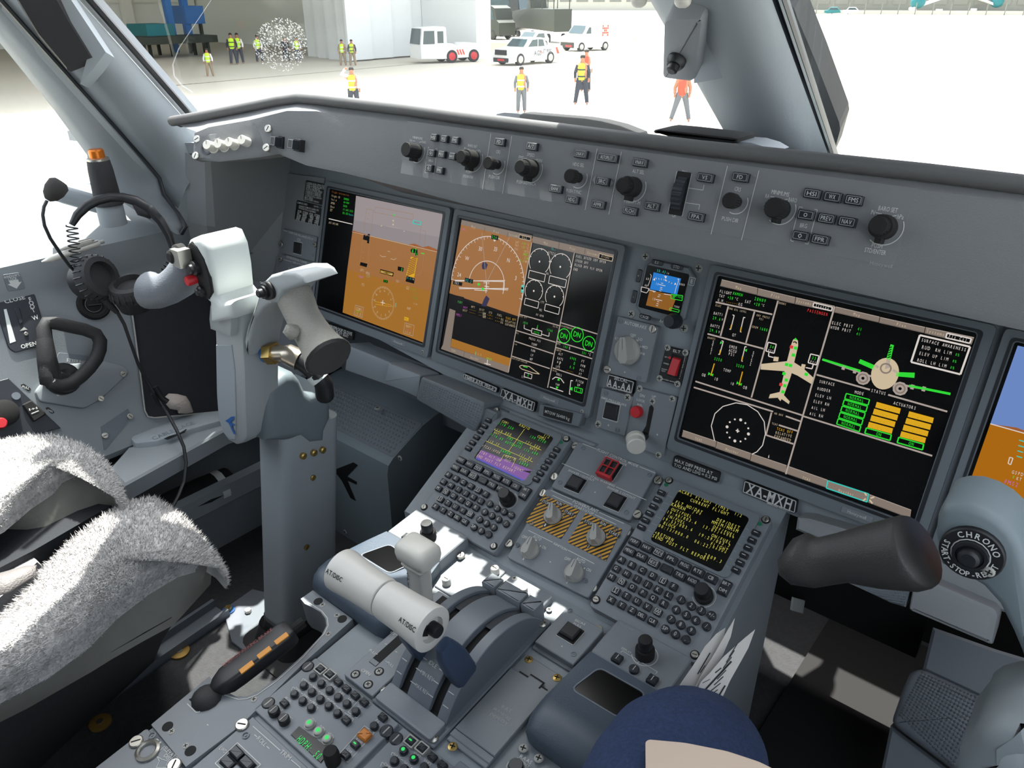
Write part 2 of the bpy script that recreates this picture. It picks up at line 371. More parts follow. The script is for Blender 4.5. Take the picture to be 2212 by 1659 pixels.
# side walls: a profile swept along the fuselage
def sidewall(name,mir,label,y0=-2.2,y1=.42):
    prof = [(-1.30,-.82),(-1.0,-.80),(-1.0,-.64),(-1.30,-.62),(-1.30,-.50),(-.977,-.452),(-.9736,-.44),(-1.1117,-.150),(-1.1125,-.135),(-1.1105,-.125),(-1.1170,-.080),(-1.135,-.062),(-1.25,.004),(-1.30,.004)]
    b = MB(); R = []
    for y in (y0,-.9,-.6,-.35,-.2,y1):
        R.append([(A(x,y,z) if not mir else mirx(A(x,y,z))) for x,z in prof])
    b.loft(R,False,False,closed=False); return struct(b.build(name,'lining',smooth=.5),label,'wall')
wl = sidewall('wall_left',False,'light grey moulded sidewall and console left of the captain seat')
sidewall('wall_right',True,'light grey moulded sidewall right of the copilot seat')
b = MB()
for sg in (0,1):
    pts = [A(-.72,-2.2,.66),A(-.72,-1.5,.66),A(-1.27,-1.5,-.02),A(-1.27,-2.2,-.02)]
    b.face(pts if not sg else [mirx(p) for p in pts])
struct(b.build('wall_upper','lining',smooth=0),'grey lining behind the side windows','wall')
# windscreen post linings
def post(mir):
    f = (lambda p: p) if not mir else mirx
    b = MB()
    rows_e = [A(-1.03,-.19,.06),E0,E1,ET]; rows_g = [A(-1.06,-.24,-.02),G0,G1,GT]
    R = []
    for e,g_ in zip(rows_e,rows_g):
        m = (e+g_)/2; n = nrm(A(.72,-.6,.1)); R.append([f(g_+A(-.02,0,-.02)),f(g_),f(g_*.8+e*.2+n*.022),f(g_*.5+e*.5+n*.038),f(g_*.25+e*.75+n*.034),f(g_*.08+e*.92+n*.016),f(e),f(e+A(-.03,.05,0))])
    b.loft(R,False,False,closed=False); o = b.build('trim_windscreen_post','lining',smooth=1.0); struct(o,'grey moulded post between side window and windscreen on the %s' % ('far side' if not mir else 'copilot side'),'post'); return o
po = post(False); post(True)
b = MB()                                        # seal strip and light edge of the left windscreen
mid = [E0+(E1-E0)*t for t in np.linspace(-.15,2.2,8)]
b.tube([p+A(.004,.01,.004) for p in mid],.006,6); b.build('seal','black',po)
b = MB(); b.tube([p+A(.0,-.006,0) for p in mid],.0035,6); b.build('edge_strip','white_paint',po)
b = MB()                                        # lining between groove and side window, running down to the panel end
Gl = [GT,G1,atx(222,243,-1.04),atx(300,330,-1.06),G0,atx(357,420,-1.06),atx(390,462,-1.04),atx(404,490,-1.02),atx(395,505,-1.03)]
Wl = [WT,W2,W1,W0,atx(192,360,-1.15),atx(215,395,-1.15),atx(255,430,-1.12),atx(330,480,-1.08),atx(380,505,-1.04)]
R = []
for g_,w_ in zip(Gl,Wl):
    n = nrm(A(.75,-.6,.2)); R.append([w_+A(-.05,.03,0),w_,w_*.75+g_*.25+n*.012,w_*.4+g_*.6+n*.012,g_*.97+w_*.03-n*.004,g_-n*.025])
b.loft(R,False,False,closed=False); tsw = struct(b.build('trim_side_window','lining',smooth=1.0),'grey moulded lining beside the side window below the grab handle','trim')
b = MB(); b.tube([p+A(.006,-.006,.002) for p in Gl[1:]],.0042,6); b.build('groove_line','key',tsw,1)  # dark tube laid along the groove to draw its dark line
# grab handle on the post
hp = [atx(55,-60,-.99),atx(105,0,-.985),atx(150,80,-1.0),atx(200,150,-1.005)]
b = MB(); n = nrm(A(.72,-.62,.25)); t_ = nrm(hp[3]-hp[0]); s_ = nrm(np.cross(n,t_)); R = []
for i,p in enumerate([hp[0]-t_*.08,hp[0],hp[1],hp[2],hp[3]]):
    wd = .031 if i < 4 else .026; R.append([p+n*.045+s_*wd,p+n*.062+s_*wd*.8,p+n*.062-s_*wd*.8,p+n*.045-s_*wd,p+n*.03-s_*wd,p+n*.03+s_*wd])
b.loft(R); hb = b.build('grab_handle','rubber',smooth=.5); tag(hb,'black ribbed grab handle on the grey windscreen post','handle')
b = MB(); p = hp[3]+n*.035
b.loft([[p+s_*.03-t_*.12+n*a_,p+s_*.045-t_*.11+n*a_,p+s_*.045+t_*.0+n*a_,p+s_*.015+t_*.015+n*a_,p-s_*.02+t_*.03+n*a_,p+s_*.012-t_*.0+n*a_] for a_ in (-.02,.022)]); b.build('handle_end','lining_light',hb,.4)
# glass
def pane(name,pts,m,label,th=.008):
    n = nrm(np.cross(pts[1]-pts[0],pts[2]-pts[0])); b = MB(); b.loft([[p-n*th/2 for p in pts],[p+n*th/2 for p in pts]]); return struct(b.build(name,m,smooth=0),label,'window')
lw = pane('window_1',[E0+A(-.01,.03,-.06),A(XC-.05,.31,.10),A(XC-.05,-.06,.64),ET+A(0,.03,.02)],'glass','left windscreen pane, faintly smudged, looking onto hangar and parked vehicles')
pane('window_2',[mirx(p) for p in (E0+A(-.01,.03,-.06),A(XC-.05,.31,.10),A(XC-.05,-.06,.64),ET+A(0,.03,.02))],'glass','right windscreen pane looking onto the bright empty apron')
pane('window_3',[A(-1.24,-1.56,.0),A(-1.24,-.28,.0),A(-.85,-.45,.64),A(-.73,-1.56,.64)],'glass','side window pane beyond the orange-topped handle')
pane('window_4',[mirx(p) for p in (A(-1.24,-1.56,.0),W0+A(-.06,.1,-.14),WT+A(-.02,.06,.02),A(-1.0,-1.56,.58))],'glass','copilot side window pane')
# water-spotted patch and wiped margin on the left windscreen
wpn = nrm(np.cross(A(XC-.05,.31,.10)-E0,ET-E0)); WP = PL(E0+A(-.01,.03,-.06)+wpn*(-.006 if wpn[1] > 0 else .006),A(XC-.05,.31,.10)-(E0+A(-.01,.03,-.06)),ET-E0)
rng = random.Random(3); b = MB()
for i in range(1000):
    r = math.sqrt(rng.random()); a_ = rng.random()*2*PI
    px,py = 607+r*math.cos(a_)*57,96+r*math.sin(a_)*58-(20*max(0,1-abs(math.cos(a_))) if 0 else 0)
    if py > 130 and rng.random() < .5: continue
    u,v = WP.uv(px,py); rr_ = rng.uniform(.0005,.0013)
    b.flat(WP,circ(u,v,rr_,5,rng.random()),.0004)
glassmat('droplet','ffffff',.05,.2); o = b.build('water_droplets','droplet',smooth=0); tag(o,'patch of dried water droplets on the left windscreen','droplets',kind='stuff')
b = MB()
arcp = [(462,-10),(425,45),(385,105),(372,140),(375,165),(392,185),(415,200)]
uv = P2(WP,arcp)
for i in range(len(uv)-1):
    (a0,a1),(b0,b1) = uv[i],uv[i+1]; b.face([WP.w(a0,a1,.0005),WP.w(b0,b1,.0005),WP.w(b0+.004,b1+.002,.0005),WP.w(a0+.004,a1+.002,.0005)])
glassmat('smear','f4f8ff',.06,.10); b.build('wiper_smear','smear',lw,0)
# centre post
PP = PL((XC,.28,.15),(1,0,0),(0,-.72,.69))
base = [(1571,296),(1582,300),(1640,309),(1700,320),(1752,330),(1790,336)]; top = [(1404,0),(1416,0),(1515,0),(1562,0),(1640,0),(1668,0)]; hs = [-.02,0,.035,.04,.02,0]
R = []
for t in (-.35,0,.33,.66,1,1.6,2.6):
    R.append([onplane(b0+(t0-b0)*t,b1+(t1-b1)*t,PP.O+PP.N*h_,PP.N) for (b0,b1),(t0,t1),h_ in zip(base,top,hs)])
b = MB(); b.loft(R,False,False,closed=False); cp = struct(b.build('trim_centre_post','lining',smooth=.9),'grey windscreen centre post behind the glareshield','post')
b = MB()
R = []
for t in (-.35,0,.5,1,1.8): R.append([onplane(b0+(t0-b0)*t,338+(0-338)*t,PP.O-PP.N*k_,PP.N) for b0,t0,k_ in ((1790,1668,0),(1796,1676,.01),(1803,1690,.005),(1808,1700,.012),(1813,1706,.02))])
b.loft(R,False,False,closed=False); b.build('window_seal','key',cp,.3)
b = MB()
R = []
for t in (-.3,0,.5,1,1.8): R.append([onplane(b0+(t0-b0)*t,338+(0-338)*t,PP.O+PP.N*.004,PP.N) for b0,t0 in ((1796,1681),(1802,1688))])
b.loft(R,False,False,closed=False); b.build('seal_edge','white_paint',cp,.3)
b = MB(); out = [(1702,0),(1716,20),(1723,40),(1765,140),(1813,265),(1815,280),(1800,335),(1788,310),(1752,190),(1712,60)]
b.prism(PP,P2(PP,out,-.06),-.10,-.06); b.build('outer_frame','rubber',cp,0)
# post mounted box with knob
BX = PP.up(.055); f4 = [(1431,44),(1519,41),(1500,181),(1428,172)]
b = MB(); b.prism(BX,rounded(P2(BX,f4),.012),-.10,0,.008,steps=2)
sd = [(1431,44),(1519,41),(1592,164),(1500,181)]
box = b.build('post_box','panel',smooth=.7); tag(box,'grey box with round black knob on the windscreen centre post','box')
b = MB(); b.prism(BX,P2(BX,[(1500,20),(1545,30),(1590,160),(1545,172),(1499,180)],-.03),-.12,-.03); b.build('bracket','lining_light',box,.4)
b = MB(); u,v = BX.uv(1463,128); b.lathe(BX,u,v,[(.014,0),(.014,.006),(.011,.012),(.0085,.012),(.008,.020),(.0055,.022)],20); b.build('knob','black',box,.5)
for i,(px,nm) in enumerate(((1380,'left'),(1475,'right'))):
    p = onplane(px,2,BX.O,BX.N); b = MB(); b.ball(p,(.011,.011,.009)); o = b.build('map_light','cream',smooth=1.5); tag(o,'small round frosted lamp at the top edge, %s of the post box' % ('left' if i == 0 else 'above the middle'),'lamp')
    b = MB(); b.ball(p+A(.016 if i == 0 else -.004,.004,.012),(.013,.013,.010)); b.build('socket','key',o,1.5)

# filler ledges added against stray sun; unseen visor added to shade the footwell
b = MB(); pl_ = [(-1.36,-.30),(-1.04,-.24),(-.92,-.12),(-.70,.02),(-.60,.20),(-.60,.45),(-1.36,.45)]
b.prism(LOC,pl_,.085,.105,bottom=True); struct(b.build('trim_filler','lining',smooth=0),'grey filler ledge added against stray sun under the outer corner of the left windscreen','ledge')
b = MB(); b.prism(LOC,[(2*XC-x,y) for x,y in pl_],.085,.105,bottom=True); struct(b.build('trim_filler','lining',smooth=0),'grey filler ledge added against stray sun under the outer corner of the right windscreen','ledge')
VP_ = PL(A(.33,-.08,.56),(1,0,0),(0,-.62,.78)); b = MB(); b.prism(VP_,rr(-.49,-.20,.40,.12,.03),0,.006,.002,bottom=True); o = b.build('added_visor','rail',smooth=.5); tag(o,'unseen dark visor added at the top of the copilot windscreen to shade the footwell','visor')
b = MB(); b.tube([VP_.w(-.2,.10,.003),VP_.w(-.2,.16,.01),VP_.w(-.16,.2,.02)],.006,8); b.build('added_visor_arm','steel',o,1)
# ================================================================ main instrument panel
k3 = Z(660,380,.31646); k5 = Z(1440,570,.34964); k4 = Z(1250,520,.28930); k8 = Z(400,230,.25316)
for n_,c_,s_ in (('d_black','0b0b0c',.5),('d_black2','19181b',.7),('d_white','d6cec8',1),('d_tan','c9b79a',1),('d_green','2fd535',1),('d_dkgreen','2a9a2c',1),('d_cyan','33c4b8',1),('d_mag','c75ac0',1),('d_amber','d9a51e',1),
                   ('d_brown','9c6a3c',1),('d_brown2','a06c2a',1),('d_brown3','8e5a2c',1),('d_sky','8d8588',1),('d_sky2','978d8f',1),('d_hill','9a5a2e',1),('d_bar','82756b',1),('d_bar2','6a615a',1),('d_red','d83a3c',1),('d_blue','2678c8',1),('d_navy','35304e',1),
                   ('d_yellow','c9c35a',1),('d_purple','7d5598',1),('d_indigo','4f55b0',1),('d_earth','8a5a24',1),('d_line','a89c94',1),('d_faint','9a7a5c',1),('d_pfdblue','6a86c0',1),('d_pfdearth','a8660c',1),('d_led','1fae5e',1)):
    glow(n_,c_,s_)
mat('screen_black','050506',.18,spec=.35)
# board
b = MB(); b.prism(MP,[(-1.03,.115),(.90,.115),(.90,-.21),(.42,-.298),(.19,-.300),(-.45,-.298),(-.70,-.272),(-1.03,-.262)],-.05,-.006)
ip = b.build('instrument_panel','panel_blue',smooth=.4); tag(ip,'blue grey main instrument panel board carrying the display screens','panel')
b = MB(); b.prism(MP,P2(MP,[(608,372),(700,384),(676,700),(590,668)],-.002),-.006,-.002,.001); b.build('side_plate','panel',ip)
def placard(name,label,pts,lines,P=MP,size=.006,h=.001,border=False,r=.003,base='placard',cols=None,hb=-.006,fit=True,bold=1,cat='placard',rot=None):
    q = P2(P,pts,h); b = MB(); q = ccw(q); b.prism(P,rounded(q,r),hb,h,.0004); o = b.build(name,base,smooth=.4); tag(o,label,cat)
    T = TX(P,h+.0004,.9,bold=bold)
    if border: T.path(offset_poly(rounded(q,r),.0016),.0012,True,col='lettering')
    for i,ln in enumerate(lines):
        p_,q_,s_ = ln[0],ln[1],ln[2]; c_ = ln[3] if len(ln) > 3 else 'lettering'
        span(T,p_,q_,s_,col=c_)
    T.done('lettering',o); return o
def span(T,p,q,txt,col=None,ratio=1.35,size=None,**k):
    a = np.array(T.P.uv(p[0],p[1],T.h)); c = np.array(T.P.uv(q[0],q[1],T.h)); d = c-a; L = np.linalg.norm(d); ang = math.atan2(d[1],d[0])
    if size is None: size = L/max(1,len(txt))*ratio
    m = (a+c)/2; T.put(m[0],m[1],txt,size,col=col,ang=ang,fit=L,**k)
def display(label,x0,mL=.013,mR=.017,mT=.013,mB=.022,u1=None):
    x1 = x0+.333 if u1 is None else u1; o = thing('display_unit',label,'display',MP.w((x0+x1)/2,-.125,-.006))
    b = MB(); b.ring(MP,rr(x0-mL,-.249-mB,x1+mR,mT,.006),rr(x0,-.249,x1,0,.0035),-.02,.0045,-.001)
    b.build('bezel','bezel',o,.5)
    b = MB(); b.ring(MP,rr(x0-mL*.35,-.249-mB*.25,x1+mR*.35,mT*.35,.005),rr(x0-.0012,-.2502,x1+.0012,.0012,.0045),.003,.0052); b.build('bezel_lip','key',o,.4)
    b = MB(); b.flat(MP,rr(x0,-.249,x1,0,.003),0.0); b.build('screen','screen_black',o,0)
    b = MB(); b.prism(MP,rr(x1-.085,-.249-mB+.004,x1-.045,-.249-mB+.013),.004,.0055,.0005); b.build('nameplate','unit',o)
    T = TX(MP,.006); T.put(x1-.065,-.249-mB+.0085,'Honeywell',.0042); T.done('lettering',o)
    for uu in ((x1+.002,) if u1 is None else ()): screw(MP,uu,-.249-mB*.62,.0045,o,.0032,'cross')
    return o
class DS:                                       # drawing on a screen with points read on a measuring window
    def __init__(s,P,k,h=.0004): s.P,s.k,s.T = P,k,TX(P,h,.85); s.H = h
    def F(s,pts,col,h=0): s.T.fill(P2(s.P,[s.k(*p) for p in pts],s.H),col,s.H+h*.0003)
    def L(s,p,q,col='d_white',w=.0012,h=1): s.T.line(s.P.uv(*s.k(*p)),s.P.uv(*s.k(*q)),w,col,s.H+h*.0003)
    def PL(s,pts,col='d_white',w=.0012,h=1,closed=False):
        for a,c in zip(pts,pts[1:]+(pts[:1] if closed else [])): s.L(a,c,col,w,h)
    def S(s,p,q,txt,col='d_white',h=2,ratio=1.3,bold=0):
        P,T = s.P,s.T; a = np.array(P.uv(*s.k(*p))); c = np.array(P.uv(*s.k(*q))); d = c-a; Ln = np.linalg.norm(d); m = (a+c)/2
        T.put(m[0],m[1],txt,Ln/len(txt)*ratio,col=col,ang=math.atan2(d[1],d[0]),mono=.78,fit=Ln,h=s.H+h*.0003,bold=bold)
    def C(s,p,r,col='d_white',w=.0012,h=1,a0=0,a1=2*PI): u,v = s.P.uv(*s.k(*p)); s.T.arc(u,v,r,a0,a1,w,26,col=col,h=s.H+h*.0003)
    def D(s,p,r,col='d_white',h=2): u,v = s.P.uv(*s.k(*p)); s.T.fill(circ(u,v,r,10),col,s.H+h*.0003)
    def R(s,p,w_,h_,col='d_white',w=.001,h=2): u,v = s.P.uv(*s.k(*p)); s.T.path(rr(u-w_/2,v-h_/2,u+w_/2,v+h_/2),w,True,col=col,h=s.H+h*.0003)
    def B(s,p,w_,h_,col,h=1): u,v = s.P.uv(*s.k(*p)); s.T.fill(rr(u-w_/2,v-h_/2,u+w_/2,v+h_/2),col,s.H+h*.0003)
    def done(s,o): s.T.done('screen_lettering',o)
# ---- display 1: captain's primary flight display
o = display('left-hand wide display beside the captain yoke, brown and grey flight picture',-.87902)
d = DS(MP,k3)
d.F([(345,135),(943,262),(920,420),(330,300)],'d_sky2'); d.F([(330,300),(920,420),(905,515),(320,380)],'d_sky')
d.F([(320,380),(905,515),(870,790),(285,640)],'d_brown'); d.F([(285,640),(870,790),(819,1143),(253,932)],'d_brown2')
d.F([(700,468),(745,462),(800,487),(840,478),(905,505),(905,518)],'d_hill',1); d.F([(320,372),(400,395),(440,408),(320,382)],'d_hill',1)
d.L((320,382),(905,520),'d_tan',.0008); d.L((160,292),(322,330),'d_white',.0016)
for (p,q,t,c) in (((182,108),(300,133),'Flight Information','d_brown3'),((180,135),(237,147),'Flight ID','d_tan'),((178,160),(214,168),'Tail #','d_tan'),((175,184),(202,190),'XPDR','d_tan'),((173,208),(200,214),'Date','d_tan'),((170,232),(186,236),'ET','d_tan'),
                     ((263,155),(298,163),'XAMXH','d_green'),((262,179),(300,187),'XA-MXH','d_green'),((258,203),(287,210),'2000','d_green'),((257,228),(328,243),'15 AUG 2025','d_green'),((254,252),(293,260),'00:00','d_green'),((298,262),(328,268),'Reset','d_cyan'),((161,318),(226,332),'ATC UPLINK','d_tan')):
    d.S(p,q,t,c)
d.PL([(418,225),(465,235),(422,622),(372,607)],'d_faint',.0008,1,True)
for i in range(9): t = i/9; d.S((425-45*t,248+340*t),(445-45*t,252+340*t),'-','d_faint')
d.F([(398,400),(425,406),(427,395),(440,398),(434,462),(420,458),(422,442),(392,434)],'d_black',1); d.F([(376,588),(424,600),(418,624),(371,611)],'d_black',1)
d.PL([(478,212),(738,262),(733,300),(472,248)],'d_faint',.0008,1,True); d.F([(735,300),(790,312),(787,338),(732,326)],'d_cyan',1); d.F([(742,306),(784,315),(782,330),(739,322)],'d_sky',2)
d.D((607,267),.002,'d_green')
for pts in ([(593,300),(606,303),(599,316)],[(600,322),(605,338),(591,335)],[(512,343),(521,335),(523,344)],[(668,378),(677,374),(677,383)]): d.F(pts,'d_tan',1)
d.PL([(556,344),(640,358)],'d_line',.0007); d.PL([(510,540),(525,552),(550,550)],'d_tan',.0008); d.PL([(583,565),(606,572),(622,562)],'d_tan',.0008); d.L((562,513),(580,517),'d_tan',.0008)
d.F([(720,552),(765,560),(742,694),(687,680)],'d_amber',1)
for i in range(9): t = i/9; y0 = 560+120*t; d.L((716-26*t,y0+14),(764-21*t,y0-8),'d_brown3',.0022,2)
d.PL([(752,330),(790,345),(762,560)],'d_faint',.0007); d.PL([(800,372),(822,378),(800,640),(775,680),(760,675)],'d_faint',.0007)
d.F([(718,505),(730,494),(765,502),(768,540),(750,545),(748,528),(722,522)],'d_black',2); d.S((725,510),(765,518),'47','d_green',4); d.S((748,532),(768,537),'00','d_green',4); d.L((790,527),(814,532),'d_green',.0016)
d.F([(692,684),(748,700),(742,736),(684,720)],'d_black',2); d.S((694,694),(728,704),'30.43','d_cyan',4); d.S((732,704),(744,708),'IN','d_white',4)
d.F([(632,617),(672,627),(668,654),(630,644)],'d_black',2); d.S((655,638),(668,642),'0','d_green',4)
d.F([(512,636),(604,660),(599,687),(508,662)],'d_black',2); d.PL([(517,646),(598,667),(595,678),(514,657)],'d_amber',.001,3,True); d.F([(520,650),(555,663),(518,656)],'d_tan',3); d.F([(595,670),(556,664),(593,677)],'d_tan',3)
d.F([(534,707),(564,714),(561,732),(531,725)],'d_black',2); d.S((536,716),(561,722),'324','d_green',4)
u0,v0 = MP.uv(*k3(530,868))
for i in range(72):
    a_ = 2*PI*i/72; r1 = .0335; r0 = .030 if i % 6 else .028; d.T.line((u0+r0*math.cos(a_),v0+r0*math.sin(a_)),(u0+r1*math.cos(a_),v0+r1*math.sin(a_)),.0006,'d_tan',d.H+.0006)
for i in range(12): a_ = 2*PI*i/12; d.T.put(u0+.0245*math.cos(a_),v0+.0245*math.sin(a_),('E','6','3','N','33','30','W','24','21','S','15','12')[i],.0035,col='d_tan',h=d.H+.0006)
d.L((475,857),(582,880),'d_amber',.0007); d.L((478,875),(580,892),'d_amber',.0007); d.L((530,848),(527,882),'d_white',.0016); d.L((516,862),(544,870),'d_white',.0014); d.S((612,880),(626,884),'E','d_cyan')
for p,q,t,c in (((376,640),(402,646),'GPS','d_tan'),((365,686),(398,692),'VNAV','d_mag'),((414,660),(440,666),'HDG','d_tan'),((416,680),(442,686),'125','d_cyan'),((385,740),(405,745),'VS','d_tan'),((620,716),(646,722),'CDI','d_tan'),((690,762),(712,768),'GS','d_tan'),((715,768),(756,780),'+100','d_dkgreen'),((735,800),(770,808),'0 FT','d_dkgreen'),((735,830),(766,838),'MIN','d_dkgreen'),((695,902),(722,908),'RNP','d_tan'),((692,925),(755,938),'- - - 1','d_mag'),((740,870),(765,878),'0.30','d_tan')): d.S(p,q,t,c)
d.PL([(342,882),(397,898),(388,966),(333,948)],'d_line',.0008,1,True); d.S((346,905),(390,917),'COM1','d_tan'); d.S((342,922),(386,934),'118.25','d_green'); d.S((340,938),(384,950),'119.00','d_tan')
d.F([(676,961),(705,969),(702,991),(673,984)],'d_amber',1); d.S((680,974),(700,979),'MSG','d_black')
d.PL([(680,1003),(743,1020),(735,1092),(670,1072)],'d_line',.0008,1,True); d.S((688,1022),(728,1034),'NAV1','d_tan'); d.S((684,1044),(725,1055),'116.6','d_mag'); d.S((680,1062),(720,1073),'110.30','d_tan')
d.done(o)
# ---- display 2: map and engine display
o = display('wide display with map rose on its left half and engine gauges on its right',-.50636)
d = DS(MP,k3)
d.F([(1060,285),(1552,395),(1392,1342),(945,1180),(925,1175)],'d_black2')
d.F([(1068,300),(1550,428),(1462,962),(982,800)],'d_brown',1); d.F([(1068,300),(1550,408),(1540,450),(1062,332)],'d_bar',2); d.F([(1552,412),(2118,540),(2110,590),(1548,455)],'d_bar',1)
d.F([(1000,1110),(1400,1245),(1392,1300),(990,1165)],'d_brown2',1); d.F([(940,1150),(1395,1300),(1385,1345),(925,1180)],'d_bar',2); d.F([(985,905),(1025,920),(990,1170),(940,1150)],'d_bar',2)
for p,q,t in (((1135,345),(1165,352),'Map'),((1285,378),(1325,388),'Plan'),((1390,398),(1458,414),'Systems'),((1630,455),(1658,462),'Map'),((1805,492),(1845,502),'Plan'),((1925,522),(2000,540),'Systems'),((998,1188),(1030,1197),'TCAS'),((1130,1237),(1186,1252),'Weather')): d.S(p,q,t,'d_tan',4)
for p,q in (((1228,350),(1222,385)),((1386,385),(1380,415)),((1735,455),(1730,495)),((1912,498),(1908,535)),((1088,1200),(1083,1235))): d.L(p,q,'d_bar2',.0014,3)
d.F([(1465,402),(1542,420),(1538,443),(1461,426)],'d_black',4); d.PL([(1465,402),(1542,420),(1538,443),(1461,426)],'d_tan',.0009,5,True); d.S((1482,414),(1518,424),'ECS','d_tan',6)
d.F([(2010,530),(2103,555),(2096,583),(2004,562)],'d_black',4); d.PL([(2010,530),(2103,555),(2096,583),(2004,562)],'d_tan',.0009,5,True); d.S((2024,546),(2080,560),'EICAS','d_tan',6)
d.F([(1273,400),(1320,410),(1316,440),(1268,430)],'d_black',4); d.S((1276,415),(1312,424),'324','d_green',6); d.F([(1284,434),(1304,438),(1292,450)],'d_white',4)
u0,v0 = MP.uv(*k3(1237,740)); R_ = .084
d.T.arc(u0,v0,R_,-.12,PI+.12,.0012,40,col='d_white',h=d.H+.0009)
for i in range(37):
    a_ = -.1+(PI+.2)*i/36; r0 = R_-(.006 if i % 3 == 0 else .0035); d.T.line((u0+r0*math.cos(a_),v0+r0*math.sin(a_)),(u0+R_*math.cos(a_),v0+R_*math.sin(a_)),.0009,'d_white',d.H+.0009)
d.T.arc(u0,v0,.041,-.2,PI,.0012,30,col='d_white',h=d.H+.0009)
for p,t in (((1197,498),'30'),((1300,500),'33'),((1106,563),'W'),((1388,576),'N'),((1052,675),'24'),((1438,698),'3')): d.T.put(*MP.uv(*k3(*p)),t,.0072,col='d_white',h=d.H+.0009)
d.L((1207,390),(1237,720),'d_line',.0008,3); d.L((1395,420),(1245,715),'d_line',.0008,3)
d.F([(1212,588),(1232,590),(1246,606),(1232,640),(1208,636),(1204,612)],'d_navy',2); d.F([(1235,816),(1258,838),(1235,892),(1202,886),(1220,840)],'d_navy',2)
for p,q in (((1020,712),(1362,722)),((1022,718),(1365,714)),((1050,762),(1385,778)),((1052,770),(1388,768)),((1155,778),(1245,784)),((1238,722),(1234,800)),((1357,722),(1352,782))): d.L(p,q,'d_white',.0013,3)
d.F([(1092,694),(1148,708),(1144,736),(1088,722)],'d_black',4); d.S((1096,710),(1140,721),'02.5','d_cyan',6)
d.F([(1012,716),(1074,728),(1070,752),(1010,740)],'d_black',4); d.S((1022,728),(1052,736),'083','d_white',6); d.D((1185,740),.0025,'d_green',4); d.D((1213,772),.0028,'d_green',4); d.S((1176,738),(1198,742),'SLM','d_green',4); d.S((1218,726),(1258,734),'MMSM','d_white',4)
d.L((1240,725),(1238,770),'d_white',.002,4); d.L((1226,752),(1256,758),'d_white',.0016,4)
for p,q,t,c in (((1436,450),(1462,457),'SAT','d_tan'),((1433,472),(1460,480),'TAT','d_tan'),((1430,496),(1456,503),'TAS','d_tan'),((1480,460),(1508,466),'+39','d_green'),((1512,468),(1530,472),'°C','d_tan'),((1478,484),(1504,490),'+39','d_green'),((1508,492),(1528,496),'°C','d_tan'),((1490,512),(1498,514),'1','d_green'),((1500,516),(1530,522),'KTS','d_tan'),((1490,534),(1527,542),'DME1','d_green'),((1496,558),(1526,566),'SLM','d_green'),((1466,576),(1496,582),'0.0','d_green'),((1500,584),(1518,588),'NM','d_tan'),((1070,362),(1102,370),'FMS1','d_mag'),((1682,495),(1712,508),'TO-1','d_cyan'),((1655,522),(1712,536),'ATTCS','d_white')): d.S(p,q,t,c,5)
d.F([(1478,742),(1496,746),(1488,798),(1472,794)],'d_cyan',3); d.D((1484,768),.0022,'d_black',5)
d.F([(1000,808),(1084,828),(1078,920),(985,895)],'d_black2',3); d.S((1042,858),(1076,866),'FSBY','d_green',5); d.F([(1088,855),(1372,950),(1360,1025),(1072,925)],'d_black',3); d.F([(1368,950),(1462,975),(1440,1050),(1356,1028)],'d_black',3)
d.F([(1025,925),(1075,930),(1440,1055),(1405,1245),(1005,1110),(1020,960)],'d_black2',2)
for p,q,t,c in (((1082,895),(1112,902),'NEXT','d_mag'),((1078,915),(1110,923),'DEST','d_tan'),((1136,892),(1162,899),'WPT','d_tan'),((1192,910),(1226,918),'DIST','d_tan'),((1256,930),(1280,937),'ETE','d_tan'),((1312,946),(1348,956),'FUEL','d_tan'),((1124,908),(1170,920),'-----','d_amber'),((1120,926),(1166,938),'-----','d_amber'),((1184,925),(1212,932),'---','d_amber'),((1184,946),(1210,952),'---','d_amber'),((1214,938),(1236,944),'NM','d_tan'),((1214,958),(1236,964),'NM','d_tan'),((1244,945),(1286,956),'--+--','d_amber'),((1242,966),(1284,976),'--+--','d_amber'),((1300,962),(1334,970),'---','d_amber'),((1296,984),(1332,992),'---','d_amber'),((1338,978),(1356,982),'KG','d_tan'),((1336,998),(1354,1002),'KG','d_tan'),((1032,945),(1072,955),'FMS1','d_mag'),((1370,968),(1444,984),'TCAS OFF','d_amber'),((1368,988),(1440,1008),'RELATIVE','d_tan'),((1366,1010),(1438,1028),'EXPANDED','d_tan'),((1160,1210),(1174,1213),'0','d_cyan'),((1180,1216),(1206,1222),'2.5','d_tan'),((1240,1244),(1275,1254),'MMSM','d_green')): d.S(p,q,t,c,6)
d.L((1247,1255),(1243,1290),'d_white',.0016,5); d.L((1225,1278),(1268,1288),'d_white',.0014,5)
for p,q in (((1548,455),(1388,1340)),((1838,525),(1655,1445)),((1465,945),(1735,1022)),((1442,1055),(1710,1135)),((1432,1128),(1695,1215)),((1412,1230),(1670,1315)),((1740,1000),(1998,1080)),((1720,1130),(1968,1205)),((1710,1170),(1960,1248)),((1690,1310),(1928,1388))): d.L(p,q,'d_line',.0018,3)
for p,rr_ in (((1600,585),.0215),((1742,621),.0215),((1561,785),.0185),((1702,824),.0185)):
    u,v = MP.uv(*k3(*p)); d.T.arc(u,v,rr_,-.75,PI+.75,.0011,30,col='d_white',h=d.H+.0009)
    d.T.rect(u-rr_*.8,v-rr_*1.45,u+rr_*.8,v-rr_*.85,.0011,col='d_white',h=d.H+.0009); d.D(p,.0018,'d_white',3)
    for a_ in (.2,.8,1.57,2.3,2.9): d.T.fill(circ(u+rr_*.93*math.cos(a_),v+rr_*.93*math.sin(a_),.0009,6),'d_white',d.H+.0009)
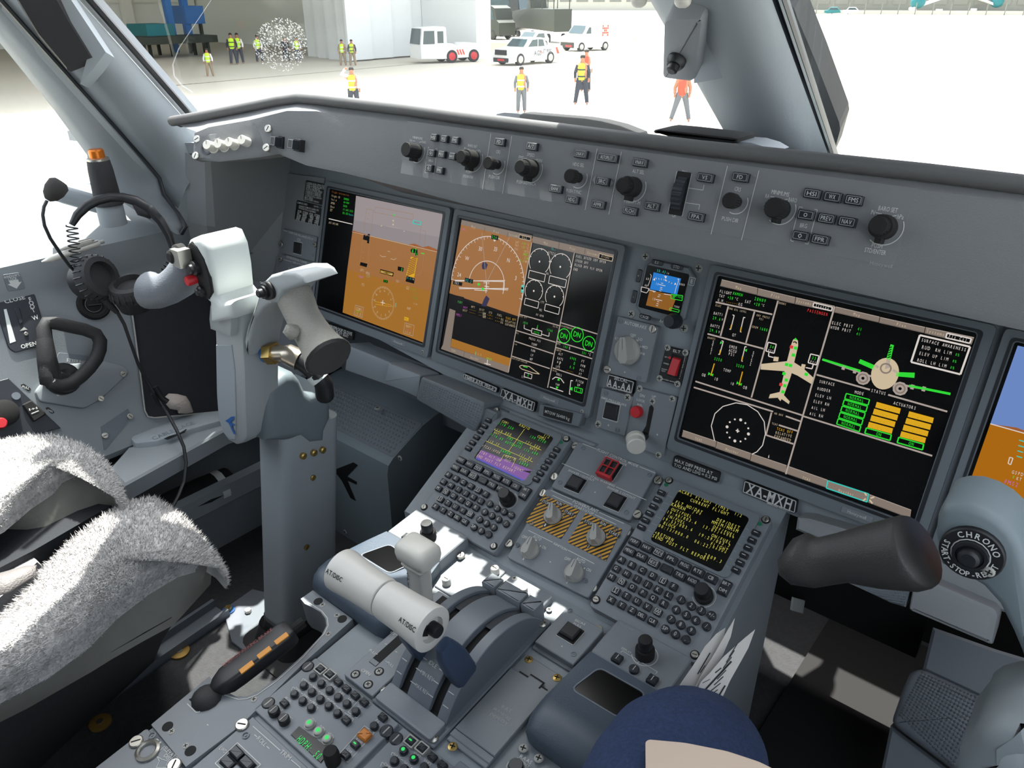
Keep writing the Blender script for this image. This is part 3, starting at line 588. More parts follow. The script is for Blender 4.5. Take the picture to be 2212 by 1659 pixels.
for p,q,t,c in (((1648,665),(1668,670),'N1','d_white'),((1606,858),(1634,866),'ITT','d_white'),((1600,912),(1620,918),'N2','d_white'),((1576,946),(1630,958),'FF KPH','d_white'),((1850,547),(2055,590),'FUEL XFEED SOV OPEN','d_white'),((1846,577),(1936,597),'STEER OFF','d_white'),((1840,605),(2030,648),'BLEED APU VLV OPEN','d_white'),((1832,635),(1864,642),'END','d_white'),
                   ((1486,998),(1522,1008),'1830','d_green'),((1582,1026),(1594,1029),'0','d_green'),((1652,1048),(1692,1060),'1740','d_green'),((1560,1064),(1600,1074),'3570','d_green'),((1466,955),(1516,968),'FUEL QTY','d_tan'),((1692,1024),(1726,1033),'FQ KG','d_tan'),((1442,1070),(1460,1076),'OIL','d_tan'),((1528,1106),(1612,1130),'PRESS PSI','d_white'),((1546,1146),(1586,1156),'TEMP','d_white'),((1432,1148),(1448,1152),'VIB','d_tan'),((1542,1188),(1572,1196),'FAN','d_white'),((1540,1220),(1560,1226),'LP','d_white'),((1535,1248),(1556,1254),'HP','d_white'),((1412,1242),(1518,1276),'SLAT/FLAP/SPOILER','d_tan'),((1478,1368),(1504,1376),'S/F','d_white'),((1518,1358),(1530,1362),'0','d_green'),
                   ((1744,1020),(1828,1045),'LG/AUTOBRAKE','d_tan'),((1720,1143),(1744,1149),'APU','d_tan'),((1762,1162),(1794,1172),'100','d_green'),((1800,1174),(1812,1177),'%','d_white'),((1890,1204),(1922,1213),'531','d_green'),((1930,1216),(1952,1222),'°C','d_white'),((1712,1184),(1748,1196),'CABIN','d_tan'),((1730,1212),(1760,1220),'ALT','d_white'),((1722,1242),(1764,1254),'RATE','d_white'),((1716,1272),(1750,1282),'^P','d_white'),((1712,1298),(1742,1306),'LFE','d_white'),((1808,1240),(1852,1253),'6900','d_green'),((1832,1278),(1846,1282),'0','d_green'),((1806,1302),(1840,1312),'0.0','d_green'),((1784,1322),(1832,1336),'-----','d_amber'),((1886,1262),(1908,1268),'FT','d_white'),((1880,1292),(1914,1302),'FPM','d_white'),((1874,1322),(1906,1332),'PSI','d_white'),((1868,1350),(1890,1356),'FT','d_white'),((1688,1325),(1720,1335),'TRIMS','d_tan'),((1716,1350),(1756,1362),'ROLL','d_white'),((1710,1420),(1738,1428),'YAW','d_white'),((1848,1395),(1902,1412),'PITCH','d_white'),((1858,1424),(1880,1431),'UP','d_white'),((1848,1456),(1888,1468),'2.0','d_green')): d.S(p,q,t,c,5)
d.PL([(1497,1015),(1496,1042),(1548,1060)],'d_white',.0011,4); d.PL([(1614,1080),(1664,1095),(1668,1068)],'d_white',.0011,4); d.PL([(1550,1040),(1618,1060),(1612,1092),(1545,1072)],'d_white',.0011,4,True); d.L((1585,1036),(1583,1050),'d_white',.001,4)
for p in ((1768,1092),(1858,1083),(1938,1145)): d.C(p,.0118,'d_green',.0013,4); d.T.put(*MP.uv(*k3(*p)),'DN',.0085,col='d_green',h=d.H+.0015,sq=.8)
d.PL([(1465,1298),(1480,1292),(1530,1300),(1600,1352),(1560,1345),(1480,1318),(1465,1305)],'d_tan',.0012,4,True); d.PL([(1500,1340),(1550,1355),(1545,1385),(1496,1370)],'d_white',.0011,4,True); d.L((1490,1300),(1520,1308),'d_green',.0012,5)
d.PL([(1688,1388),(1710,1372),(1745,1382),(1768,1414)],'d_white',.0014,4); d.F([(1720,1394),(1738,1398),(1734,1378)],'d_green',5); d.PL([(1672,1440),(1762,1472)],'d_white',.0014,4); d.F([(1712,1436),(1730,1440),(1718,1456)],'d_green',5); d.PL([(1828,1398),(1815,1395),(1804,1488),(1812,1490)],'d_white',.0013,4); d.F([(1804,1446),(1826,1442),(1824,1466),(1812,1458)],'d_green',5); d.PL([(1842,1440),(1894,1454),(1890,1484),(1838,1468)],'d_green',.0011,4,True)
d.done(o)
# ---- display 3: status and flight control display
o = display('large display with airplane status and flight control pages, centre of the picture',0.0)
d = DS(MP,k5)
for pts in ([(342,97),(562,150),(558,190),(332,135)],[(566,152),(796,207),(790,245),(560,192)],[(800,208),(1040,262),(1030,295),(793,246)],[(1046,265),(1316,328),(1310,360),(1038,298)],[(1320,330),(1598,392),(1590,425),(1313,362)],[(1602,393),(1900,455),(1885,497),(1594,427)],[(103,1027),(308,1095),(302,1132),(95,1065)],[(312,1098),(522,1170),(516,1210),(303,1136)],[(526,1172),(742,1245),(738,1290),(518,1214)],[(748,1248),(996,1335),(988,1380),(742,1294)],[(1000,1338),(1250,1420),(1240,1470),(990,1384)],[(1254,1424),(1512,1520),(1505,1570),(1246,1472)]): d.F(pts,'d_bar',1); d.L(pts[0],pts[1],'d_line',.0008,2); d.L(pts[2],pts[3],'d_bar2',.001,2)
d.PL([(998,1338),(1250,1420),(1240,1470),(988,1384)],'d_cyan',.0015,3,True)
for a_,c_ in (((430,145),(468,155)),): pass
for p,q,t,c in (((428,143),(468,153),'Map','d_tan'),((646,192),(702,205),'Plan','d_tan'),((802,227),(898,248),'Systems','d_tan'),((920,256),(1008,274),'Status','d_white'),((1155,308),(1200,320),'Map','d_tan'),((1420,370),(1484,385),'Plan','d_tan'),((1606,412),(1720,438),'Systems','d_tan'),((1742,444),(1860,472),'Flt Ctl','d_white'),((178,1077),(222,1090),'TCAS','d_tan'),((366,1142),(448,1168),'Weather','d_tan'),((840,1318),(892,1336),'TCAS','d_tan'),((1062,1396),(1160,1426),'Weather','d_tan'),
    ((330,168),(406,184),'FLIGHT','d_white'),((411,180),(474,194),'XAMXH','d_green'),((326,195),(362,203),'TAT','d_white'),((378,206),(416,214),'+28','d_green'),((422,214),(446,219),'°C','d_white'),((318,222),(364,232),'G.W.','d_white'),((370,232),(444,246),'------','d_amber'),((446,248),(472,253),'KG','d_white'),((484,230),(524,238),'SAT','d_white'),((544,213),(618,230),'20H09','d_green'),((540,245),(580,254),'+28','d_green'),((586,253),(608,258),'°C','d_white'),
    ((304,254),(340,262),'ELEC','d_tan'),((386,274),(498,298),'ENG OIL LEVEL','d_tan'),((558,316),(640,334),'OXY PRESS','d_tan'),((574,338),(602,345),'PSI','d_tan'),((292,303),(352,316),'BATT1','d_white'),((286,332),(338,343),'29.6','d_green'),((342,343),(352,346),'V','d_white'),((273,378),(332,391),'BATT2','d_white'),((267,407),(318,418),'29.6','d_green'),((322,420),(333,423),'V','d_white'),((408,436),(432,442),'QT','d_white'),((530,387),(568,395),'CREW','d_tan'),((576,398),(628,410),'1680','d_green'),((255,454),(305,464),'BRAKES','d_tan'),
    ((388,508),(440,520),'EMER','d_white'),((386,532),(436,543),'ACCU','d_white'),((384,554),(424,563),'PSI','d_white'),((295,583),(346,596),'3250','d_green'),((430,624),(482,637),'3200','d_green'),((352,652),(402,665),'TEMP','d_white'),((220,683),(246,690),'OB','d_white'),((296,707),(322,714),'IB','d_white'),((396,736),(420,743),'IB','d_white'),((474,760),(502,767),'OB','d_white'),((696,240),(742,250),'DOORS','d_tan'),((870,285),(1000,314),'PASSENGER','d_red'),((1022,362),(1154,388),'ELEC PBIT','d_white'),((1014,390),(1142,416),'HYDR PBIT','d_white'),((1180,400),(1210,406),'41','d_green'),((1172,430),(1200,436),'41','d_green'),
    ((1574,468),(1854,532),'SURFACE AWARENESS','d_white'),((1576,512),(1632,524),'RUD','d_white'),((1660,530),(1764,552),'RH LIM','d_white'),((1784,558),(1812,564),'0%','d_green'),((1560,550),(1744,590),'ELEV UP LIM','d_white'),((1766,598),(1794,604),'0%','d_green'),((1548,592),(1732,632),'ROLL LH LIM','d_white'),((1752,638),(1780,644),'0%','d_green'),
    ((944,724),(1042,746),'SURFACE','d_white'),((932,768),(1016,786),'RUDDER','d_white'),((918,808),(1020,830),'ELEV LH','d_white'),((908,846),(1008,870),'ELEV RH','d_white'),((896,885),(982,904),'AIL LH','d_white'),((884,922),(970,942),'AIL RH','d_white'),((1162,790),(1222,803),'MODE','d_white'),((1264,780),(1358,802),'STATUS','d_white'),((1402,857),(1544,892),'ACTUATORS','d_white'),((668,922),(722,935),'NO BRG','d_tan'),((652,984),(690,993),'TCAS','d_tan'),((682,1016),(784,1042),'TCAS OFF','d_amber'),((674,1040),(778,1064),'RELATIVE','d_tan'),((666,1062),(772,1090),'EXPANDED','d_tan'),((626,1186),(642,1190),'6','d_white')): d.S(p,q,t,c,5)
d.F([(912,240),(1026,268),(1020,290),(906,264)],'d_black',3); d.PL([(912,240),(1026,268),(1020,290),(906,264)],'d_white',.0014,4,True); d.F([(1734,428),(1884,462),(1874,490),(1726,456)],'d_black',3); d.PL([(1734,428),(1884,462),(1874,490),(1726,456)],'d_white',.0016,4,True)
for p,q in (((305,236),(655,312)),((690,228),(526,825)),((383,262),(335,445)),((545,295),(492,488)),((255,432),(600,524)),((1040,265),(738,1298)),((928,684),(1258,777)),((1370,808),(1735,912)),((180,725),(840,935)),((170,762),(660,912)),((845,940),(1642,1185)),((738,940),(828,972)),((695,995),(812,1032)),((620,1058),(785,1112)),((650,918),(615,1060))): d.L(p,q,'d_line',.0022,3)
for pts in ([(410,315),(420,318),(398,405),(390,402)],[(488,333),(478,330),(458,420),(464,421)],[(342,475),(353,478),(330,560),(322,557)],[(497,513),(487,510),(466,600),(472,602)]): d.PL(pts,'d_white',.0012,4)
for p,q in (((404,375),(398,402)),((464,390),(458,420)),((335,530),(330,560)),((472,570),(466,600)),((298,615),(276,690)),((472,665),(450,750))): d.L(p,q,'d_amber',.0014,5)
for p in (((335,478),(348,487),(332,496)),((500,525),(484,532),(496,544)),((262,668),(275,680),(258,688)),((292,678),(276,684),(288,695)),((438,724),(450,738),(432,744)),((468,736),(452,742),(464,754))): d.F(list(p),'d_green',5)
for i,ch in enumerate('SYS1'): d.S((284-5*i,482+22*i),(298-5*i,485+22*i),ch,'d_white',5)
for i,ch in enumerate('SYS2'): d.S((532-6*i,548+23*i),(546-6*i,551+23*i),ch,'d_white',5)
# airplane seen from above
d.F([(798,458),(812,474),(814,505),(770,690),(726,810),(704,848),(690,830),(700,790),(745,600),(772,495),(783,468)],'d_tan',3)
d.F([(752,600),(700,606),(586,618),(582,652),(690,660),(745,664)],'d_tan',3); d.F([(782,604),(840,640),(910,705),(895,742),(810,690),(768,672)],'d_tan',3); d.F([(704,790),(640,805),(632,830),(696,826)],'d_tan',3); d.F([(722,806),(762,850),(756,866),(708,832)],'d_tan',3)
d.F([(664,572),(694,576),(690,602),(660,600)],'d_tan',3); d.F([(836,618),(860,622),(852,656),(830,650)],'d_tan',3); d.F([(786,470),(798,456),(812,472),(800,470)],'d_green',4)
for p,c in (((774,513),'d_red'),((799,520),'d_green'),((786,563),'d_green'),((744,621),'d_green'),((768,627),'d_green'),((728,678),'d_green'),((742,717),'d_green'),((709,745),'d_red'),((733,752),'d_green'),((721,790),'d_green'),((865,682),'d_green')): d.B(p,.0045,.0042,c,5)
d.PL([(784,485),(795,480),(806,487),(802,492)],'d_black',.0016,5)
for pts,t,p,q in (([(630,484),(680,496),(666,552),(616,538)],'34',(638,508),(666,516)),([(892,556),(944,568),(928,624),(876,610)],'33',(898,578),(928,586))): d.PL(pts,'d_white',.0014,4,True); d.S(p,q,t,'d_green',5); d.S((p[0]-10,p[1]+25),(q[0]-2,q[1]+27),'PSI','d_white',5)
d.PL([(634,548),(632,570),(662,578)],'d_white',.0014,4); d.PL([(908,622),(900,648),(862,640)],'d_white',.0014,4)
# airplane seen from behind
for t_ in range(1): pass
u,v = MP.uv(*k5(1350,678)); d.T.fill([(u+.0160*math.cos(a_),v+.0205*math.sin(a_)) for a_ in np.linspace(0,2*PI,28)[:-1]],'d_tan',d.H+.0012)
d.F([(1358,600),(1362,580),(1382,590),(1378,640),(1350,650)],'d_line',4); d.C((1356,645),.006,'d_bar',.002,5)
d.F([(1385,496),(1406,502),(1384,595),(1358,588)],'d_green',4)
for i in range(5): t = i/5; d.L((1366-2*t+14*t,580-75*t),(1386+10*t,580-75*t-8),'d_black',.0012,5)
d.F([(1198,588),(1292,628),(1284,656),(1186,612)],'d_green',4); d.F([(1422,668),(1534,672),(1532,704),(1418,694)],'d_green',4); d.L((1292,628),(1310,640),'d_line',.003,4); d.L((1400,655),(1424,670),'d_line',.003,4)
d.F([(962,588),(1300,700),(1300,712),(962,596)],'d_line',3); d.F([(1388,728),(1755,798),(1752,806),(1384,742)],'d_line',3); d.L((965,590),(1200,662),'d_green',.003,4); d.L((1500,752),(1755,803),'d_green',.003,4)
for p in ((1215,706),(1444,770)): d.D(p,.0088,'d_line',4); d.C(p,.0055,'d_bar',.0018,5); d.D(p,.002,'d_black',5)
for p in ((1095,640),(1165,662),(1520,760),(1590,772)): d.B(p,.004,.006,'d_line',4)
d.F([(1290,715),(1380,738),(1370,755),(1320,755)],'d_bar',3)
d.PL([(1566,440),(1876,512),(1816,682),(1512,606)],'d_white',.0022,4,True)
for i in range(5):
    p = [(1112-12.5*i,800+39*i),(1256-13.5*i,838+41*i),(1246-13.5*i,872+41*i),(1102-12.5*i,832+39*i)]; d.PL(p,'d_green',.0014,4,True); d.S((1132-12.5*i,822+39.5*i),(1222-13*i,848+40.5*i),'NORMAL','d_green',5)
for x0,y0 in ((1300,852),(1500,910)):
    for i in range(4):
        p = [(x0-16*i,y0+41*i),(x0+148-16*i+(4 if x0 > 1400 else 0),y0+41+41*i),(x0+140-16*i+(4 if x0 > 1400 else 0),y0+74+41*i),(x0-10-16*i,y0+34+41*i)]; d.F(p,'d_amber',4); d.S((x0+48-16*i,y0+36+41*i),(x0+84-16*i,y0+45+41*i),'- -','d_black',6)
    p = [(x0-64,y0+160),(x0+90,y0+203),(x0+82,y0+238),(x0-74,y0+193)]; d.PL(p,'d_green',.0016,4,True); d.S((x0-4,y0+196),(x0+30,y0+204),'ON','d_green',5)
u,v = MP.uv(*k5(446,1020))
c_ = [MP.uv(*k5(*p)) for p in ((298,1092),(278,1000),(300,925),(350,880),(430,858),(500,870),(565,912),(605,975),(612,1050),(595,1120),(560,1160),(528,1176))]; d.T.path(c_,.0012,False,col='d_white',h=d.H+.0009)
for i,p in enumerate(((460,963),(424,960),(393,977),(376,1006),(376,1041),(392,1072),(424,1093),(459,1096),(489,1080),(508,1050),(507,1015),(489,983))): d.D(p,.0022 if i in (0,3,6,9) else .0014,'d_white',4)
d.L((442,1018),(440,1042),'d_white',.0016,4); d.L((430,1028),(452,1034),'d_white',.0016,4)
for p,q in (((1226,1412),(1238,1430)),((1285,1438),(1262,1446)),((1274,1478),(1256,1456)),((1214,1462),(1234,1448))): d.L(p,q,'d_tan',.002,6)
d.done(o)
# ---- display 4: copilot's flight display, cut by the picture edge
u4 = MP.uv(2191.7,739.6)[0]
o = display('orange brown flight display at the right edge of the picture',u4,u1=u4+.333)
d = DS(MP,k5)
T = d.T; T.fill([(u4+.004,-.004),(u4+.26,-.004),(u4+.26,-.10),(u4+.004,-.10)],'d_pfdblue',.0005); T.fill([(u4+.004,-.10),(u4+.26,-.10),(u4+.26,-.245),(u4+.004,-.245)],'d_pfdearth',.0005)
T.line((u4+.004,-.10),(u4+.26,-.10),.0012,'d_white',.0009); T.fill([(u4+.004,-.1),(u4+.03,-.096),(u4+.07,-.1)],'d_hill',.0008)
d.PL([(2120,1194),(2140,1200),(2126,1240),(2110,1232)],'d_white',.001,2,True)
for p,q,t,c in (((2132,1282),(2206,1302),'GSPD','d_white'),((2136,1312),(2152,1318),'0','d_green'),((2160,1322),(2196,1332),'KT','d_white'),((2084,1340),(2176,1366),'FMS2','d_mag'),((2084,1410),(2130,1424),'---','d_amber'),((2142,1432),(2180,1444),'NM','d_white'),((2054,1436),(2102,1450),'---','d_amber'),((2118,1460),(2172,1478),'MIN','d_white'),((2020,1546),(2120,1582),'0 FMS1','d_cyan')): d.S(p,q,t,c,5)
for i in range(4): d.L((2178-5*i,1088+33*i),(2212-5*i,1098+33*i),'d_cyan',.0012,2)
d.done(o)
# ---- standby instrument
q = P2(MP,[k4(*p) for p in ((500,130),(870,215),(795,630),(410,545))],.004)
o = thing('standby_instrument','small standby flight instrument with blue and brown horizon between the large displays','instrument',MP.w(*q[0],-.006))
cx_,cy_ = np.mean(q,axis=0); wd = (q[1][0]-q[0][0]); hg = (q[0][1]-q[3][1]);
b = MB(); oc = [(cx_-wd/2+.012,cy_+hg/2),(cx_+wd/2-.012,cy_+hg/2),(cx_+wd/2,cy_+hg/2-.012),(cx_+wd/2,cy_-hg/2+.012),(cx_+wd/2-.012,cy_-hg/2),(cx_-wd/2+.012,cy_-hg/2),(cx_-wd/2,cy_-hg/2+.012),(cx_-wd/2,cy_+hg/2-.012)]
b.prism(MP,oc,-.02,.004,.002); b.build('case','bezel',o,.4)
sc_ = [k4(*p) for p in ((515,180),(825,250),(755,570),(440,500))]; q2 = P2(MP,sc_,.0045); su0 = (q2[0][0]+q2[3][0])/2; su1 = (q2[1][0]+q2[2][0])/2; sv1 = (q2[0][1]+q2[1][1])/2; sv0 = (q2[2][1]+q2[3][1])/2
b = MB(); b.flat(MP,rr(su0,sv0,su1,sv1,.003),.0046); b.build('screen','screen_black',o,0)
d = DS(MP,k4,.0048)
d.F([(560,235),(765,282),(735,402),(532,362)],'d_blue'); d.F([(530,370),(735,410),(690,527),(502,482)],'d_earth')
for p,q_,t,c in (((596,222),(664,238),'30.43','d_cyan'),((668,240),(690,245),'in','d_white'),((516,282),(540,288),'60','d_white'),((505,332),(528,338),'40','d_white'),((762,322),(806,332),'8000','d_white'),((740,415),(785,425),'7400','d_green'),((724,488),(766,498),'7000','d_white'),((588,320),(612,326),'10','d_white'),((562,432),(588,438),'10','d_white')): d.S(p,q_,t,c,4)
for p,q_ in (((612,326),(660,338)),((588,438),(636,448)),((532,366),(590,380)),((650,398),(700,405)),((560,372),(580,385))): d.L(p,q_,'d_white',.0009,3)
for i,(p) in enumerate(((636,318),(630,350),(628,362),(622,376),(616,405),(610,418),(606,455),(602,470),(598,484))): d.L((p[0]-8,p[1]-2),(p[0]+8,p[1]+2),'d_white',.0008,3)
d.F([(640,262),(662,266),(652,285)],'d_white',3); d.F([(644,298),(652,285),(658,302)],'d_white',3); d.F([(556,292),(574,276),(572,298)],'d_white',3); d.F([(715,330),(722,312),(732,326)],'d_white',3)
for i in range(7): a_ = (590+i*20,268+i*6+(abs(i-3)*3)); d.L(a_,(a_[0]-(i-3)*2,a_[1]+10),'d_white',.0007,3)
d.PL([(482,345),(540,358),(535,372),(520,390),(478,378)],'d_white',.0009,3,True); d.F([(700,400),(790,408),(785,450),(700,432)],'d_black',2); d.PL([(702,400),(790,410),(784,448),(700,430)],'d_green',.0009,3,True); d.F([(705,404),(735,408),(715,430),(702,428)],'d_dkgreen',3); d.PL([(695,500),(764,518),(760,534),(690,518)],'d_green',.0008,3,True)
d.PL([(750,290),(762,284),(752,320),(740,350),(730,395)],'d_white',.0007,3); d.PL([(548,250),(556,262),(545,300),(530,340)],'d_white',.0007,3)
d.done(o)
for p,t,rt in (((590,163),'ILS',0),((736,196),'STD',0),((497,569),'CAGE',0),((452,262),'+',1),((416,418),'-',1)):
    u,v = MP.uv(*k4(*p),.004); w_,h_ = (.0185,.0075) if not rt else (.0075,.02)
    b = MB(); b.prism(MP,rr(u-w_/2,v-h_/2,u+w_/2,v+h_/2,.002),.0035,.0065,.001); kb = b.build('button','key',o)
    T = TX(MP,.0069); T.put(u,v,t,.0042); T.done('lettering',kb)
T = TX(MP,.0044,bold=1); T.put(*MP.uv(*k4(642,606),.004),'BARO',.0042); u,v = MP.uv(*k4(845,304),.004); T.put(u,v,'E',.0055); T.rect(u-.0045,v-.0055,u+.0045,v+.0055,.0007); T.done('lettering',o)
for p in ((497,117),(893,205),(390,546),(783,654)): u,v = MP.uv(*k4(*p),-.004); screw(MP,u,v,-.006,o,.0065,'cross')
u,v = MP.uv(*k4(725,600),.004); b = MB(); b.lathe(MP,u,v,[(.0115,.004),(.0115,.016),(.0105,.018),(.0095,.02),(.0095,.026),(.0085,.028)],20); b.build('knob','key',o,.5)
# ---- generic small panel on a plane
def upanel(name,label,cat,P,pts,h0=-.006,h1=.004,r=.0,m='unit',ch=.001):
    q = P2(P,pts,h1); o = thing(name,label,cat,P.w(*np.mean(q,axis=0),h0)); b = MB(); b.prism(P,rounded(q,r) if r else q,h0,h1,ch); b.build('plate',m,o,.4); return o
o = upanel('autobrake_panel','grey autobrake panel with pointed rotary knob left of the status display','panel',MP,[k4(*p) for p in ((290,562),(592,640),(500,1065),(205,985))],h1=.006,r=.003)
T = TX(MP,.0064,bold=1)
for p,q,t in (((342,608),(506,650),'AUTOBRAKE'),((272,728),(314,740),'RTO'),((386,700),(426,710),'OFF'),((447,732),(476,740),'LO'),((474,790),(516,800),'MED'),((466,838),(492,848),'HI')): span(T,k4(*p),k4(*q),t,ratio=1.15)
for p,q in (((392,718),(410,722)),((430,740),(444,750)),((458,785),(464,797)),((458,832),(462,846)),((316,738),(330,742))): T.pl(k4(*p),k4(*q),.0022)
T.pl(k4(338,980),k4(350,983),.0009); T.pl(k4(345,975),k4(343,988),.0009); T.done('lettering',o)
def rotary(P,u,v,h,parent,R=.019,ang=0.0,m='knob_grey',hgt=.017,mark='lettering',name='knob',two=True):
    b = MB(); b.lathe(P,u,v,[(R,h),(R,h+.004),(R*.93,h+.006)],24); kn = b.build(name,m,parent,.5)
    c,s = math.cos(ang),math.sin(ang); f = lambda x,y: (u+x*c-y*s,v+x*s+y*c)
    b = MB(); p0 = [f(*p) for p in ((-R*.52,R*.74),(-R*.3,R*1.02),(R*.3,R*1.02),(R*.52,R*.74),(R*.72,-R*.55),(R*.38,-R*.9),(-R*.38,-R*.9),(-R*.72,-R*.55))]
    p1 = [f(*p) for p in ((-R*.24,R*.72),(-R*.16,R*.96),(R*.16,R*.96),(R*.24,R*.72),(R*.36,-R*.6),(R*.2,-R*.84),(-R*.2,-R*.84),(-R*.36,-R*.6))]
    b.loft([[P.w(a,c_,h+.004) for a,c_ in p0],[P.w(a,c_,h+hgt) for a,c_ in p1]]); b.build('grip',m,kn,.5)
    T = TX(P,h+hgt+.0004); T.path([f(0,R*.1),f(0,R*.9)],.0022,col='white_paint'); T.path([f(0,R*.1),f(0,R*.9)],.0009,col='slot',h=h+hgt+.0008); T.done('pointer',kn); return kn
u,v = MP.uv(*k4(358,822),.01); rotary(MP,u,v,.006,o,.0225,.25)
for p,k_ in (((313,600),0),((450,1027),0),((552,658),1),((215,962),1)):
    u,v = MP.uv(*k4(*p),.006)
    if k_: screw(MP,u,v,.004,o,.0065)
    else: ringhole(MP,u,v,.006,o,.0042)
o = upanel('elt_panel','small black panel with red guarded rocker switch marked ELT','panel',MP,[k4(*p) for p in ((650,785),(822,828),(762,1082),(590,1038))],h1=.004,m='placard',r=.002)
T = TX(MP,.0044,bold=1)
for p,q,t in (((706,820),(760,832),'ELT'),((642,866),(672,873),'ON T'),((632,912),(676,924),'ARMED'),((620,956),(662,966),'RESET'),((616,970),(648,978),'TEST'),((624,1032),(716,1056),'ACCESS 46445')): span(T,k4(*p),k4(*q),t,ratio=1.0)
span(T,k4(752,1032),k4(800,850),'9 ACCESS 91800 SWITCH',ratio=.9); T.done('lettering',o)
u,v = MP.uv(*k4(726,938),.004); b = MB(); b.prism(MP,rr(u-.011,v-.017,u+.009,v+.017,.001),.004,.0055,.0005); b.build('switch_well','slot',o)
b = MB(); ru = .0062; b.loft([[MP.w(u-ru,v-.0135,.005),MP.w(u+ru,v-.0135,.005),MP.w(u+ru,v+.0135,.005),MP.w(u-ru,v+.0135,.005)],[MP.w(u-ru,v-.0125,.015),MP.w(u+ru,v-.0125,.015),MP.w(u+ru,v+.0115,.009),MP.w(u-ru,v+.0115,.009)]]); b.build('rocker','red',o,.5)
for p in ((664,798),(797,836),(605,1028),(738,1070)): u,v = MP.uv(*k4(*p),.004); screw(MP,u,v,.004,o,.005,'cross')
u,v = MP.uv(*k4(684,873),.004); b = MB(); b.cyl(MP,u,v,.0022,.004,.006,8); b.build('lamp','red',o)
placard('selcal_placard','black placard with SELCAL code in white letters',[k4(*p) for p in ((222,992),(418,1050),(398,1148),(202,1090))],[(k4(266,1022),k4(366,1050),'SELCAL'),(k4(214,1060),k4(392,1105),'AA-AA'),(k4(250,1098),k4(382,1132),'EMBRAER 190-20329')],border=True)
o = upanel('brake_light_unit','small grey panel with one dark square light marked EMER/PRKG BRAKE','panel',MP,[k4(*p) for p in ((170,1098),(405,1165),(345,1460),(120,1390))],h1=.005,r=.002)
T = TX(MP,.0054,bold=1); span(T,k4(170,1170),k4(356,1230),'EMER/PRKG BRAKE',ratio=1.1)
q = P2(MP,[k4(*p) for p in ((204,1195),(314,1225),(290,1355),(178,1322))],.005); T.path(q,.0014,True); T.pl(k4(216,1376),k4(229,1380),.0009); T.pl(k4(224,1370),k4(220,1386),.0009); T.done('lettering',o)
b = MB(); qq = ccw(q); b.prism(MP,offset_poly(qq,.002),.005,.010,.0015); b.build('square_light','black',o)
for p,k_ in (((204,1138),0),((290,1413),0),((367,1170),1),((147,1370),1)):
    u,v = MP.uv(*k4(*p),.005); (screw(MP,u,v,.005,o,.006,'cross') if k_ else ringhole(MP,u,v,.005,o,.0042))
# ---- gear lever
o = upanel('gear_lever_panel','grey landing gear panel with white wheel shaped lever knob and red lock button','lever',MP,[k4(*p) for p in ((402,1162),(440,1095),(735,1170),(625,1622),(335,1500))],h1=.003,r=.004)
T = TX(MP,.0034,bold=1)
for p,q,t in (((458,1152),(492,1162),'DN'),((546,1160),(576,1168),'UP'),((434,1184),(494,1202),'LOCK'),((438,1222),(478,1233),'REL')): span(T,k4(*p),k4(*q),t,ratio=1.05)
T.pl(k4(580,1446),k4(594,1450),.0009); T.pl(k4(588,1440),k4(585,1455),.0009); T.done('lettering',o)
q = P2(MP,[k4(*p) for p in ((530,1240),(543,1226),(556,1240),(560,1255),(515,1480),(495,1495),(420,1490),(470,1440),(505,1380))],.003); b = MB(); b.prism(MP,q,.003,.0042,.0004); b.build('slot','slot',o)
u,v = MP.uv(*k4(436,1277),.006); b = MB(); b.lathe(MP,u,v,[(.0095,.003),(.0095,.011),(.0085,.013)],18); b.build('lock_button','red',o,.5)
for p in ((456,1104),(552,1199),(698,1180),(596,1600)): u,v = MP.uv(*k4(*p),.003); screw(MP,u,v,.003,o,.0052,'cross')
pk = MP.w(*MP.uv(*k4(427,1505),.05),.05); sl = MP.w(*MP.uv(*k4(505,1455),.0),.004)
b = MB(); b.tube([sl,sl*.4+pk*.6+A(0,0,.004),pk],[.006,.0055,.005],10); lv = b.build('lever_arm','black',o,.8)
ax = nrm(A(-.85,-.45,.2)); KP = PL(pk-ax*.0,np.cross(ax,A(0,0,1)),np.cross(np.cross(ax,A(0,0,1)),-ax))
if KP.N @ ax < 0: ax = -ax
ax = nrm(A(.55,-.75,-.1)); U_ = nrm(np.cross(A(0,0,1),ax)); KP = PL(pk,U_,np.cross(ax,U_))
b = MB(); b.lathe(KP,0,0,[(.005,-.012),(.0132,-.012),(.0145,-.010),(.0145,-.004),(.0122,-.002),(.0122,.002),(.0145,.004),(.0145,.010),(.0132,.012),(.005,.012)],26,True,True); b.build('wheel_knob','cream',o,.5)
# ---- placards on the board
placard('type_placard','black placard with rounded corners reading EMBRAER 190-E2',[k3(*p) for p in ((1080,1345),(1312,1445),(1302,1482),(1072,1380))],[(k3(1088,1372),k3(1302,1462),'EMBRAER 190-E2')],border=True)
placard('registration_placard','black XA-MXH placard above the first control unit, nearest the captain yoke',[k3(*p) for p in ((1340,1447),(1572,1545),(1558,1612),(1325,1505))],[(k3(1350,1492),k3(1546,1568),'XA-MXH'),(k3(1440,1560),k3(1542,1600),'EMBRAER 190-20329')],border=True)
placard('registration_placard','black XA-MXH placard under the status display, above the second control unit',[k5(*p) for p in ((480,1335),(808,1462),(795,1545),(465,1412))],[(k5(495,1382),k5(772,1490),'XA-MXH'),(k5(620,1476),k5(760,1528),'EMBRAER 190-20329')],border=True)
placard('limit_placard','black two-line placard about maximum differential pressure',[k5(*p) for p in ((48,1183),(328,1290),(312,1356),(32,1250))],[(k5(52,1212),k5(284,1296),'MAX DIFF PRESS AT'),(k5(46,1240),k5(310,1330),'T/O AND LDG = 0.2 PSI')])
